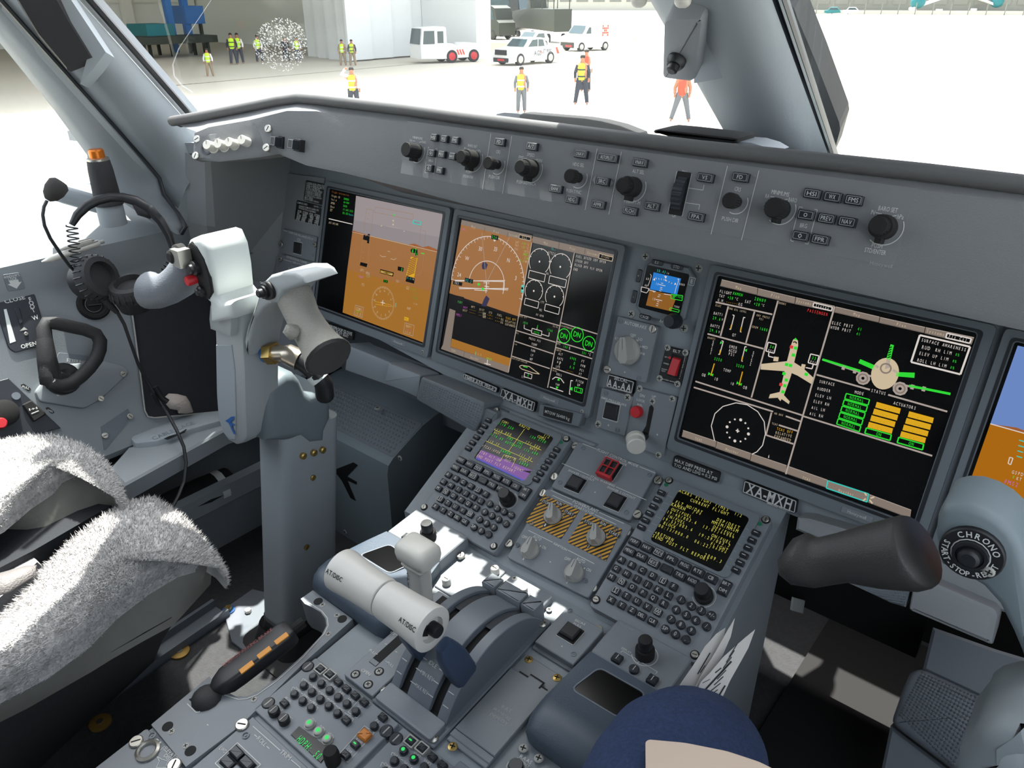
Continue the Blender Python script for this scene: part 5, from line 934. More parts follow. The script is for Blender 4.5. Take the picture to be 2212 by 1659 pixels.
        for p,q,t,c in (((1210,330),(1320,380),'RADIO','d_yellow'),((1465,442),(1530,470),'1/2','d_yellow'),((1028,295),(1102,325),'COM1','d_yellow'),((988,312),(1152,380),'0118.250','d_green'),((945,378),(1130,445),'<119.000','d_yellow'),((945,412),(1020,440),'NAV1','d_yellow'),((905,430),(1045,492),'0116.60','d_green'),((1085,470),(1145,498),'FMS','d_green'),((1188,520),(1250,545),'FMS','d_green'),((1062,510),(1148,545),'AUTO','d_green'),((1152,548),(1232,578),'AUTO','d_green'),((880,497),(1003,548),'110.30','d_yellow'),((1400,455),(1488,488),'COM2','d_yellow'),((1318,455),(1492,522),'130.5750','d_green'),((1275,512),(1430,580),'121.500','d_yellow'),((1320,575),(1402,608),'NAV2','d_yellow'),((1255,590),(1408,648),'116.600','d_green'),((1210,640),(1345,700),'111.30','d_yellow'),((1210,690),(1310,730),'XPDR1','d_yellow'),((1212,725),(1305,765),'2000','d_green'),((820,550),(1015,635),'<TCAS/XPDR','d_tan'),((1015,600),(1122,645),'XAMXH','d_green'),((775,605),(1015,715),'*STBY ALT-ON','d_tan'),((1062,660),(1172,700),'ADS-B','d_tan'),((1058,700),(1122,728),'OUT','d_tan'),((1150,775),(1252,825),'IDENT','d_tan'),((745,645),(1170,830),'SEND POST FLT REPORT','d_tan')): d.S(p,q,t,c,3,1.12)
        for p,q in (((938,382),(1440,602)),((850,500),(1352,726)),((1265,380),(1100,610)),((1050,650),(1178,690)),((1178,690),(1130,780)),((1050,650),(1012,715))): d.L(p,q,'d_yellow',.0008,2)
    d.done(o); return o
glow('d_dim','0f4a34',1)
uR = CP.uv(*kb(655,260),.019)[0]; uL = CP.uv(*k6(855,220),.019)[0]
mcdu('control and display unit with green and purple radio page, left of the engine switches',uL-uR,1)
mcdu('control and display unit with yellow flight times page, right of the engine switches',0,2)
# flight control mode panel
def sqbtn(P,q,h,parent,m='black',frame=True,hh=.008):
    q = ccw(q); b = MB(); b.prism(P,offset_poly(q,.0028),h,h+hh,.002); kb_ = b.build('square_button',m,parent,.5)
    b = MB(); b.ring(P,offset_poly(q,.0004),offset_poly(q,.0026),h,h+.0022,h); b.build('button_surround','slot',parent,.4)
    if frame: T_ = TX(P,h+.0005); T_.path(q,.0011,True); T_.done('button_frame',parent)
    return kb_
o = upanel('flight_mode_panel','grey panel with red guarded switch marked FLIGHT CONTROL MODE','panel',CP,[kc(*p) for p in ((700,140),(1408,400),(1160,850),(455,545))],h0=-.002,h1=.007,r=.004)
H = .007; T = TX(CP,H+.0005,.9,bold=1)
for p,q,t in (((875,212),(1238,362),'FLIGHT CONTROL MODE'),((945,272),(1135,352),'NORMAL MODE'),((812,450),(1028,540),'STALL WARNING'),((613,395),(845,492),'SHAKER 1 CUTOUT'),((962,545),(1212,652),'SHAKER 2 CUTOUT')): span(T,kc(*p),kc(*q),t,ratio=1.05)
for p,q in (((740,158),(870,210)),((1250,365),(1392,422)),((555,335),(805,445)),((1038,545),(1312,665))): T.pl(kc(*p),kc(*q),.0010)
T.pl(kc(846,590),kc(858,598),.0008); T.pl(kc(855,588),kc(848,602),.0008); T.done('lettering',o)
for pts in ([(655,432),(783,490),(705,610),(572,555)],[(1010,590),(1143,645),(1062,775),(925,718)]): sqbtn(CP,P2(CP,[kc(*p) for p in pts],H),H,o)
qg = P2(CP,[kc(*p) for p in ((955,298),(1105,352),(1012,498),(863,444))],H); sqbtn(CP,qg,H,o)
b = MB(); gq = np.array(ccw(offset_poly(ccw(qg),.003))); g0 = gq.min(0); g1 = gq.max(0); h0,h1 = H+.010,H+.0125
xs = np.linspace(g0[0],g1[0],3); ys = np.linspace(g0[1],g1[1],3); wd = .0016
def frame_grid(b):
    for i in range(3): b.prism(CP,rr(xs[i]-wd/2,g0[1],xs[i]+wd/2,g1[1]),h0,h1,.0005,True); b.prism(CP,rr(g0[0],ys[i]-wd/2,g1[0],ys[i]+wd/2),h0,h1,.0005,True)
    b.prism(CP,rr(g0[0]-.001,g0[1]-.004,g1[0]+.001,g0[1]+.001),H,h1,.001)
frame_grid(b); b.build('guard','red',o,.4)
for p in ((747,200),(538,507),(1340,440),(1133,775)): ringhole(CP,*CP.uv(*kc(*p),H),H,o,.0038)
for p in ((672,170),(482,447),(1415,478),(1228,783)): screw(CP,*CP.uv(*kc(*p),H),.002,o,.0068)
# powerplant panel
o = upanel('powerplant_panel','grey engine start panel with two knobs on yellow black hazard stripes','panel',CP,[kc(*p) for p in ((420,560),(1190,895),(790,1545),(60,1175))],h0=-.002,h1=.007,r=.004)
T = TX(CP,H+.0005,.9,bold=1)
for p,q,t in (((657,672),(880,770),'POWERPLANT'),((665,715),(838,790),'START/STOP'),((482,1050),(600,1112),'IGNITION'),((197,985),(243,1005),'OFF'),((302,985),(368,1018),'AUTO'),((378,1080),(412,1098),'ON'),((208,1186),(218,1190),'1'),((580,1182),(630,1202),'OFF'),((688,1185),(762,1222),'AUTO'),((776,1282),(815,1300),'ON'),((597,1396),(608,1400),'2')): span(T,kc(*p),kc(*q),t,size=.0046 if len(t) < 6 else None,ratio=1.1)
for p,q in (((452,575),(650,662)),((470,622),(648,705)),((890,775),(1112,875)),((850,795),(1040,882)),((252,935),(472,1043)),((608,1112),(845,1235))): T.pl(kc(*p),kc(*q),.0010)
for p,q in (((315,1020),(330,1028)),((358,1072),(366,1080)),((706,1222),(720,1230)),((752,1272),(762,1280))): T.pl(kc(*p),kc(*q),.0024)
T.pl(kc(445,1214),kc(456,1222),.0008); T.pl(kc(454,1212),kc(447,1226),.0008); T.done('lettering',o)
for quad,kp,nm,tx in (([(395,620),(715,755),(548,1015),(228,862)],(470,800),'1',(((380,678),(442,700),'STOP'),((512,690),(556,712),'RUN'),((580,768),(660,802),'START'),((402,890),(414,895),'1'))),
                         ([(770,783),(1095,930),(950,1212),(605,1045)],(858,990),'2',(((760,856),(830,884),'STOP'),((902,872),(952,890),'RUN'),((980,950),(1068,990),'START'),((790,1080),(802,1085),'2')))):
    q = ccw(P2(CP,[kc(*p) for p in quad],H)); b = MB(); b.prism(CP,q,H-.001,H+.0008,.0002); hz = b.build('hazard_plate','placard',o)
    X = TX(CP,H+.0010,.9,bold=1); a_ = math.radians(50); d_ = A(math.cos(a_),math.sin(a_)); n_ = A(-d_[1],d_[0]); c0 = np.mean(q,axis=0); u,v = CP.uv(*kc(*kp),H+.004)
    for k in range(-12,13):
        s0 = (c0 @ n_)+k*.0056; pl_ = clip(clip(q,n_,s0+.0028),-n_,-s0)
        if len(pl_) > 2: X.fill(pl_,'amber')
    X.fill(circ(u,v,.0155,24),'placard',H+.0014)
    for (p,q_,t) in tx:
        pm = CP.uv(*kc((p[0]+q_[0])/2,(p[1]+q_[1])/2),H); L_ = np.linalg.norm(np.array(CP.uv(*kc(*q_),H))-np.array(CP.uv(*kc(*p),H))); X.fill(rr(pm[0]-L_/2-.0015,pm[1]-.0032,pm[0]+L_/2+.0015,pm[1]+.0032),'placard',H+.0014); X.put(pm[0],pm[1],t,.0044,fit=L_,h=H+.0019)
    X.path([(u+.0115,v+.0105),(u+.0135,v+.0095),(u+.0140,v+.0068),(u+.0160,v+.0062)],.0009,h=H+.0019); X.done('lettering',hz)
    rotary(CP,u,v,H,o,.0145,.45,hgt=.019)
for p in ((262,1100),(657,1307)): u,v = CP.uv(*kc(*p),H+.006); rotary(CP,u,v,H,o,.0148,.12,hgt=.019)
for p in ((437,648),(285,877),(1043,925),(895,1172),(158,1067),(765,1385)): ringhole(CP,*CP.uv(*kc(*p),H),H+.001,o,.0038)
for p in ((380,595),(75,1045),(1130,942),(828,1442)): screw(CP,*CP.uv(*kc(*p),H),.002,o,.0068)
# ================================================================ centre pedestal
c4 = Z(640,1080,.25316); c5 = Z(300,1250,.25316); cb6 = Z(700,1330,.25316); c7 = Z(1100,1280,.27125); c2 = Z(0,1239,.25316)
b = MB(); b.loft([[A(x,PD.w(0,v,h)[1],max(PD.w(0,v,h)[2],FLOOR)) for v,h in ((.0,0),(-.62,0),(-.62,-.6),(.0,-.6))] for x in (-.245,.176)])
b.loft([[A(x,PD.w(0,v,h)[1],PD.w(0,v,h)[2]) for v,h in ((.0,0),(-.165,0),(-.165,-.05),(.0,-.05))] for x in (-.343,-.244)])
b.loft([[A(x,PD.w(0,v,h)[1],max(PD.w(0,v,h)[2],FLOOR)) for v,h in ((-.40,0),(-.62,0),(-.62,-.6),(-.40,-.6))] for x in (-.330,-.244)])
pb = b.build('pedestal','panel_blue',smooth=.3); tag(pb,'blue grey centre pedestal body between the seats','pedestal')
def pplate(name,label,cat,u0,v0,u1,v1,h,r=.002,m='unit',ch=.001,parent=None,base=0.0):
    o = thing(name,label,cat,PD.w((u0+u1)/2,(v0+v1)/2,0)) if parent is None else parent
    b = MB(); b.prism(PD,rr(u0,v0,u1,v1,r),base,h,ch); b.build('plate',m,o,.4); return o
# cursor controllers: forward plate, touch pad, palm roll
def ccd(label,u0,u1,pu0,pu1,knob,btns,k,pad):
    o = thing('cursor_controller',label,'controller',PD.w((u0+u1)/2,-.1,0)); H = .022
    b = MB(); b.prism(PD,rr(u0,-.066,u1,.0,.003),0,H,.0015); b.build('plate','unit',o,.4)
    b = MB(); prof = [(-.0665,.0),(-.0665,H-.0005),(-.10,H+.0015),(-.135,H+.004),(-.155,H+.009),(-.172,H+.012),(-.190,H+.010),(-.203,H+.002),(-.209,H-.010),(-.206,-.004),(-.19,-.006)]
    secs = []
    for uu,k_ in ((pu0,.72),(pu0+.004,.86),(pu0+.012,.96),(pu0+.024,1.0),((pu0+pu1)/2,1.0),(pu1-.02,1.0),(pu1-.006,.95),(pu1,.8)):
        ring = []
        for v,h in prof:
            w_ = max(0,min(1,(-v-.06)/.10)); ue = uu if w_ > .99 else (max(u0,min(u1,uu))*(1-w_)+uu*w_)
            kk_ = 1-(1-k_)*max(0,min(1,(-v-.12)/.05)); ring.append(PD.w(ue,-.15+(v+.15)*(1 if v > -.15 else kk_),h*kk_))
        secs.append(ring)
    b.loft(secs); b.build('palm_rest','palm',o,1.0)
    q = P2(PD,[k(*p) for p in pad],H+.002);
    b = MB(); b.prism(PD.up(0),rounded(q,.008),H-.004,H+.0035,.0008); pd_ = b.build('touch_pad','screen_black',o,.4)
    q2 = offset_poly(rounded(q,.008),-.0016); b = MB(); b.ring(PD,q2,rounded(q,.008),H-.002,H+.0042); b.build('pad_rim','rail',pd_,.4)
    u,v = PD.uv(*k(*knob),H); b = MB(); b.lathe(PD,u,v,[(.0125,H),(.0125,H+.012),(.0115,H+.014),(.0090,H+.014),(.0088,H+.028),(.0078,H+.030)],24); kn = b.build('dual_knob','blackmatte',o,.5)
    b = MB(); b.lathe(PD,u,v,[(.0092,H+.0165),(.0092,H+.0285),(.0082,H+.0305),(.001,H+.0307)],24); b.build('inner_knob','black',kn,.5)
    T = TX(PD,H+.0005); T.arc(u,v,.0165,-2.6,2.0,.0010,26)
    for i,p in enumerate(btns):
        u,v = PD.uv(*k(*p),H+.005); b = MB()
        if i == 1: b.lathe(PD,u,v,[(.0066,H),(.0066,H+.004),(.0056,H+.005)],16)
        else: b.prism(PD,rr(u-.0062,v-.0062,u+.0062,v+.0062,.0008),H,H+.006,.0015)
        kb_ = b.build('button','key',o,.5); X = TX(PD,H+.0064 if i != 1 else H+.0054); X.line((u,v-.0038),(u,v+.0038),.0008); X.done('lettering',kb_)
    bu = [PD.uv(*k(*p),H) for p in btns]; T.line((bu[0][0],bu[0][1]+.012),(bu[2][0],bu[2][1]+.012),.0007)
    for x in bu: T.line((x[0],x[1]+.0085),(x[0],x[1]+.012),.0007)
    T.put(bu[0][0]+.004,bu[0][1]+.0155,'DISPLAY',.0034,fit=.014); T.put(u0+.016,-.0055,'Honeywell',.0036,col='lettering_grey'); T.done('lettering',o)
    return o
mat('amber_w','d28a1c',.45); mat('palm','47525f',.4,bump=.15,bscale=700)
ccd('cursor controller with palm rest in the sunlit strip left of the throttle',-.333,-.219,-.358,-.190,(1130,320),((940,308),(1040,358),(1150,400)),c4,[(545,478),(800,388),(985,545),(800,632)])
ccd('cursor controller with palm rest partly hidden by the denim knee',.056,.166,.050,.205,(1080,500),((860,515),(995,600),(1140,685)),c7,[(718,608),(1085,815),(880,1005),(500,775)])
for p in ((1398,445),(925,178)): screw(PD,*PD.uv(*c4(*p),.012),.003,cb,.0068)
# blank plate with four studs
q = P2(PD,[c4(*p) for p in ((1480,470),(1740,610),(1370,800),(1230,715))],.002); o = pplate('blank_plate','plain sunlit cover plate with turn-lock studs in front of the throttle','plate',-.206,-.093,-.137,-.008,.003)
for p in ((1278,672),(1693,580)):
    u,v = PD.uv(*c4(*p),.013); b = MB(); b.lathe(PD,u,v,[(.0066,.003),(.0066,.012),(.0056,.014)],16); st = b.build('stud','cream',o,.5); b = MB(); b.prism(PD,rr(u-.004,v-.0007,u+.004,v+.0007),.0139,.0143); b.build('stud_slot','slot',st,0)
# take-off config panel
o = pplate('takeoff_config_panel','small sunlit grey panel with one round push button marked T/O CONFIG','panel',-.120,-.046,-.046,-.012,.011,.004)
u,v = PD.uv(*c4(1940,770),.016); b = MB(); b.lathe(PD,u,v,[(.0095,.011),(.0095,.0125),(.0060,.0125),(.0060,.020),(.0052,.0215)],20); b.build('push_button','knob_grey',o,.5)
T = TX(PD,.0115); T.put(-.082,-.0165,'T/O CONFIG',.0042,fit=.03); T.done('lettering',o)
for u,v in ((-.112,-.018),(-.055,-.040),(-.128,-.036),(-.040,-.030)): screw(PD,u,v,.011 if u > -.12 and u < -.045 else .003,o,.0042,'cross')
# EICAS panel
o = pplate('eicas_panel','small raised grey panel with black square button marked EICAS FULL','panel',-.0165,-.092,.0465,-.022,.014,.001)
b = MB(); b.prism(PD,rr(-.020,-.096,.050,-.018,.003),0,.004,.001); b.build('base','unit',o,.4)
q = P2(PD,[c7(*p) for p in ((468,232),(602,312),(510,418),(375,338))],.0145); sqbtn(PD,q,.014,o)
T = TX(PD,.0146,bold=1); span(T,c7(525,218),c7(605,255),'EICAS',ratio=1.1); span(T,c7(512,245),c7(576,276),'FULL',ratio=1.1); T.pl(c7(414,426),c7(426,430),.0008); T.pl(c7(421,421),c7(418,434),.0008); T.done('lettering',o)
for p,k_ in (((485,145),0),((513,492),0),((285,355),1),((708,268),1)): (screw(PD,*PD.uv(*c7(*p),.014),.006,o,.0066) if k_ else ringhole(PD,*PD.uv(*c7(*p),.014),.014,o,.004))
# RAT panel
o = pplate('ram_air_turbine_cover','long grey hinged cover lettered RAT MANUAL DEPLOY','cover',-.019,-.262,.044,-.109,.005,.001)
b = MB(); b.prism(PD,[(-.019,-.246),(.044,-.246),(.044,-.139),(.030,-.139),(.030,-.134),(.008,-.134),(.008,-.139),(-.019,-.139)],.005,.0085,.001); b.build('flap','unit',o,.4)
b = MB(); b.prism(PD,[(-.0195,-.2462),(.0445,-.2462),(.0445,-.256),(-.0195,-.256)],.0045,.007,.001); b.build('flap_edge','unit',o,.4)
for (u0,v0,u1,v1) in ((-.006,-.139,.008,-.137),(.008,-.134,.030,-.132),(.0285,-.143,.031,-.132),(.030,-.140,.040,-.138)):
    b = MB(); b.prism(PD,rr(u0,v0,u1,v1),.0085,.0088); b.build('notch','slot',o,0)
T = TX(PD,.0090,bold=1); span(T,cb6(1518,772),cb6(1600,818),'RAT',ratio=1.0); span(T,cb6(1448,790),cb6(1592,890),'MANUAL',ratio=1.0); span(T,cb6(1418,838),cb6(1568,928),'DEPLOY',ratio=1.0);
T2 = TX(PD,.0090,bold=1); T2.col = 'lettering_grey'; T2.m = {'lettering_grey': T.m['lettering']}; T2.done('lettering',o)
for p in ((1747,375),(1988,530),(1098,1117)):
    u,v = PD.uv(*cb6(*p),.005); me = shared('brass_stud',lambda b: b.lathe(LOC,0,0,[(1,0),(1,.1),(.7,.25)],16),'brass'); x = inst('brass_screw',me,PD.mtx(u,v,.005,.3) @ Matrix.Scale(.0058,4),o); y = bpy.data.objects.new('screw_slot',SHARED['cross_slot']); COL.objects.link(y); y.parent = x
# speed brake panel and lever
o = pplate('speedbrake_gate','grey slotted lever panel marked OPEN and FULL beside the throttle','panel',-.188,-.279,-.132,-.100,.010,.002)
b = MB(); b.prism(PD,rr(-.176,-.246,-.1625,-.104,.001),.010,.0104); b.build('slot','slot',o,0)
b = MB(); b.prism(PD,rr(-.1755,-.2455,-.163,-.239),.0104,.0108); b.build('slot_end','rail',o,0)
T = TX(PD,.0106,.85); span(T,cb6(322,458),cb6(392,504),'OPEN',ratio=1.15); span(T,cb6(392,290),cb6(440,328),'FULL',ratio=1.1); span(T,cb6(542,398),cb6(592,436),'FULL',ratio=1.1); span(T,cb6(570,138),cb6(606,160),'1/2',ratio=1.1)
for p,q in (((442,322),(456,330)),((525,386),(540,396)),((520,238),(536,246)),((608,302),(624,312)),((610,158),(626,166))): T.pl(cb6(*p),cb6(*q),.0007)
T.done('lettering',o)
for p in ((268,500),(470,477),(376,588)):
    u,v = PD.uv(*cb6(*p),.01); b = MB(); b.cyl(PD,u,v,.0066,.010,.0103,16); b.build('screw_well','slot',o,0); screw(PD,u,v,.0102,o,.0046,'cross')
lb = PD.w(-.169,-.150,.006); lt = atx(*c4(1040,545),-.169); kt = atx(*c4(1040,470),-.169)
b = MB(); up = nrm(lt-lb); fw = nrm(A(0,up[2],-up[1])); R = []
for t,wx,wy in ((0,.0135,.011),(.55,.0135,.011),(.9,.0140,.0115),(1.0,.020,.015)):
    c = lb*(1-t)+lt*t; R.append([c+A(1,0,0)*x+fw*y for x,y in rr(-wx,-wy,wx,wy,.004)])
b.loft(R); sl = b.build('speedbrake_lever','cream',smooth=.6); tag(sl,'pale grey speed brake lever with hammer shaped knob behind the throttle','lever')
b = MB(); R = []
for t,wx,wy in ((-.012,.019,.0135),(-.006,.0265,.019),(.004,.028,.0205),(.013,.0275,.020),(.019,.024,.0165),(.021,.018,.012)):
    c = kt+up*t; R.append([c+A(1,0,0)*x+fw*y for x,y in rr(-wx,-wy,wx,wy,.008,4)])
b.loft(R); b.build('knob','cream',sl,.7)
LP = PL(lb-fw*.0115+A(-.007,0,0),np.cross(fw,up)*0+up,A(1,0,0)*1.0)
if LP.N @ fw > 0: LP = PL(LP.O,LP.U,-LP.V)
T = TX(LP,.0004,bold=1); Ls = np.linalg.norm(lt-lb)
for i,ch in enumerate('SPEEDBRAKE'): T.put(Ls*.84-i*.0085,0.003,ch,.0062,col='lettering_dark',ang=-PI/2)
T.done('lettering',sl)
# throttle quadrant
o = tq = thing('throttle_quadrant','dark blue grey throttle quadrant with curved ribs and two slots','quadrant',PD.w(-.078,-.16,0))
b = MB(); b.prism(PD,rr(-.133,-.281,-.0225,-.046,.003),0,.006,.0015); b.build('base_plate','rail',o,.4)
def arc_h(v,R=.113,cv=-.152,ch=-.048): return ch+math.sqrt(max(R*R-(v-cv)**2,0))
VS = [-.252+(.198)*i/28 for i in range(29)]
def rib(name,u0,u1,dz=0.0,m='rail',v0=-.252,v1=-.054):
    b = MB(); vs = [v for v in VS if v0-1e-6 <= v <= v1+1e-6]; R = [[PD.w(u0,v,.004),PD.w(u0,v,max(.0062,arc_h(v)+dz-.001)),PD.w(u0+.001,v,max(.0064,arc_h(v)+dz)),PD.w(u1-.001,v,max(.0064,arc_h(v)+dz)),PD.w(u1,v,max(.0062,arc_h(v)+dz-.001)),PD.w(u1,v,.004)] for v in vs]
    b.loft(R); return b.build(name,m,o,.5)
rib('rib',-.128,-.114); rib('rib',-.099,-.0605); rib('rib',-.0455,-.030)
rib('slot_floor',-.114,-.099,-.010,'slot'); rib('slot_floor',-.0605,-.0455,-.010,'slot')
b = MB(); b.prism(PD,rr(-.128,-.279,-.0285,-.250,.004),.005,.013,.003,steps=2); b.build('aft_block','unit',o,.5)
mat('slide','4a4f55',.25,.3)
for u0,u1 in ((-.1135,-.0995),(-.060,-.046)):
    b = MB(); vs = [v for v in VS if -.14 < v < -.06]; b.loft([[PD.w(u0,v,arc_h(v)-.0055),PD.w(u1,v,arc_h(v)-.0055)] for v in vs],False,False,closed=False); b.build('slide_cover','slide',o,.6)
for u0,u1 in ((-.128,-.105),(-.102,-.060),(-.057,-.034)):
    b = MB(); b.prism(PD,rr(u0,-.070,u1,-.048,.001),.004,.040,.003,steps=2); b.build('gate_block','unit',o,.6)
T = TX(PD,.0065)
def on_rib(u,v,txt,size,fit=None):
    h0,h1 = arc_h(v-.003),arc_h(v+.003); Vd = nrm(PD.w(0,v+.003,h1)-PD.w(0,v-.003,h0)); Q = PL(PD.w(u,v,(h0+h1)/2+.0006),PD.U,Vd); X = TX(Q,.0004,.8)
    if txt == '-': X.line((-.0045,0),(.0045,0),.0011)
    else: X.put(0,0,txt,size,fit=fit)
    for c_,m_ in X.m.items(): T.mb(c_).add(m_.v,m_.f)
for v,t,f_ in ((-.2155,'IDLE',.013),(-.2275,'MIN REV',.022),(-.2395,'MAX REV',.022)):
    on_rib(-.080,v,t,.0048,f_)
    for u in (-.0955,-.0645,-.121,-.0385): on_rib(u,v,'-',.004)
T.done('lettering',o)
for u,v in ((-.127,-.262),(-.031,-.272),(-.030,-.058),(-.124,-.05)):
    me = shared('dome_screw',lambda b: b.lathe(LOC,0,0,[(1.0,0),(.95,.3),(.7,.55),(.3,.68)],14),'steel'); x = inst('dome_screw',me,PD.mtx(u,v,.006,.5) @ Matrix.Scale(.0068,4),o); y = bpy.data.objects.new('screw_slot',SHARED['cross_slot']); COL.objects.link(y); y.parent = x; y.location = (0,0,.3)
# throttle levers
ce = atx(*c4(1165,1110),-.046); axis_y,axis_z = ce[1],ce[2]
def lever(label,u0,u1,flare_at_start,stem_u,first):
    P = PL(A(0,axis_y,axis_z),A(0,1,0),A(0,0,1)); P = PL(A(0,axis_y,axis_z),A(0,1,0),A(0,0,1))   # normal is +x
    L = u1-u0; prof = []
    for t in np.linspace(0,1,13):
        s = t if not flare_at_start else 1-t
        prof.append((.0245+.0042*s**2.2,u0+L*t))
    prof = [(prof[0][0]-.003,u0),(prof[0][0]-.0008,u0+.0008)]+[(r,h) for r,h in prof if u0+.0015 < h < u1-.0015]+[(prof[-1][0]-.0008,u1-.0008),(prof[-1][0]-.003,u1)]
    b = MB(); prof2 = prof if first else prof+[(.0165,u1),(.0155,u1-.007),(.001,u1-.007)]
    b.lathe(P,0,0,prof2,40,True,True); o = b.build('throttle_lever','throttle',smooth=.7); tag(o,label,'lever')
    um = u0+L*(.20 if first else .78)
    CPn = nrm(CAM-A(um,axis_y,axis_z)); a0 = math.atan2(CPn[2],CPn[1])
    T = MB(); V_,F_,w_ = _shape('AT/DISC',.0056,1,0,.85); r_ = .0283 if not first else .0272
    tu = um-w_/2; a_t = a0+.38
    r_of = lambda x: float(np.interp(x,[h for r,h in prof],[r for r,h in prof]))+.0004
    T.add([A(tu+x,axis_y+r_of(tu+x)*math.cos(a_t-(y-.003)/.027),axis_z+r_of(tu+x)*math.sin(a_t-(y-.003)/.027)) for x,y in V_],F_); T.build('lettering','lettering_dark',o,0)
    if not first:
        b = MB(); b.lathe(P,.004,-.003,[(.0085,u1-.007),(.0085,u1+.004),(.0075,u1+.006)],18,False,True); b.build('disconnect_button','black',o,.5)
        b = MB(); b.prism(P,[(-.014,-.004),(-.002,-.012),(-.002,.010),(-.010,.012)],u1-.0068,u1-.0064); b.build('button_well','slot',o,0)
    sb = PD.w(stem_u,0,0); v_s = -.185; base = PD.w(stem_u,v_s-.012,.030); tp = A(stem_u,axis_y+.008,axis_z-.012)
    b = MB(); dr = nrm(base-tp); sd = nrm(np.cross(dr,A(1,0,0))); R = []
    for t,wx,wy,o_ in ((.10,.006,.010,.004),(.25,.0085,.015,.004),(.45,.0095,.018,.003),(.8,.0095,.018,.002),(1.0,.0065,.015,0)):
        c = tp*(1-t)+base*t+sd*o_; R.append([c+A(x,0,0)+sd*y for x,y in rr(-wx,-wy,wx,wy,.005)])
    b.loft(R); b.build('stem','throttle_stem',o,.6); return o
mat('throttle','d0cdc7',.38,bump=.05,bscale=900); mat('throttle_stem','37465e',.4)
lever('left white throttle lever knob lettered AT/DISC',-.215,-.1275,False,-.107,True) if 0 else None
lever('white throttle lever knob on the left, nearer the cursor pad, lettered AT/DISC',-.2085,-.1265,True,-.1065,True)
lever('white throttle lever knob on the right with black button in its end',-.1245,-.046,False,-.0385,False)
b = MB(); P = PL(A(0,axis_y,axis_z),A(0,1,0),A(0,0,1));
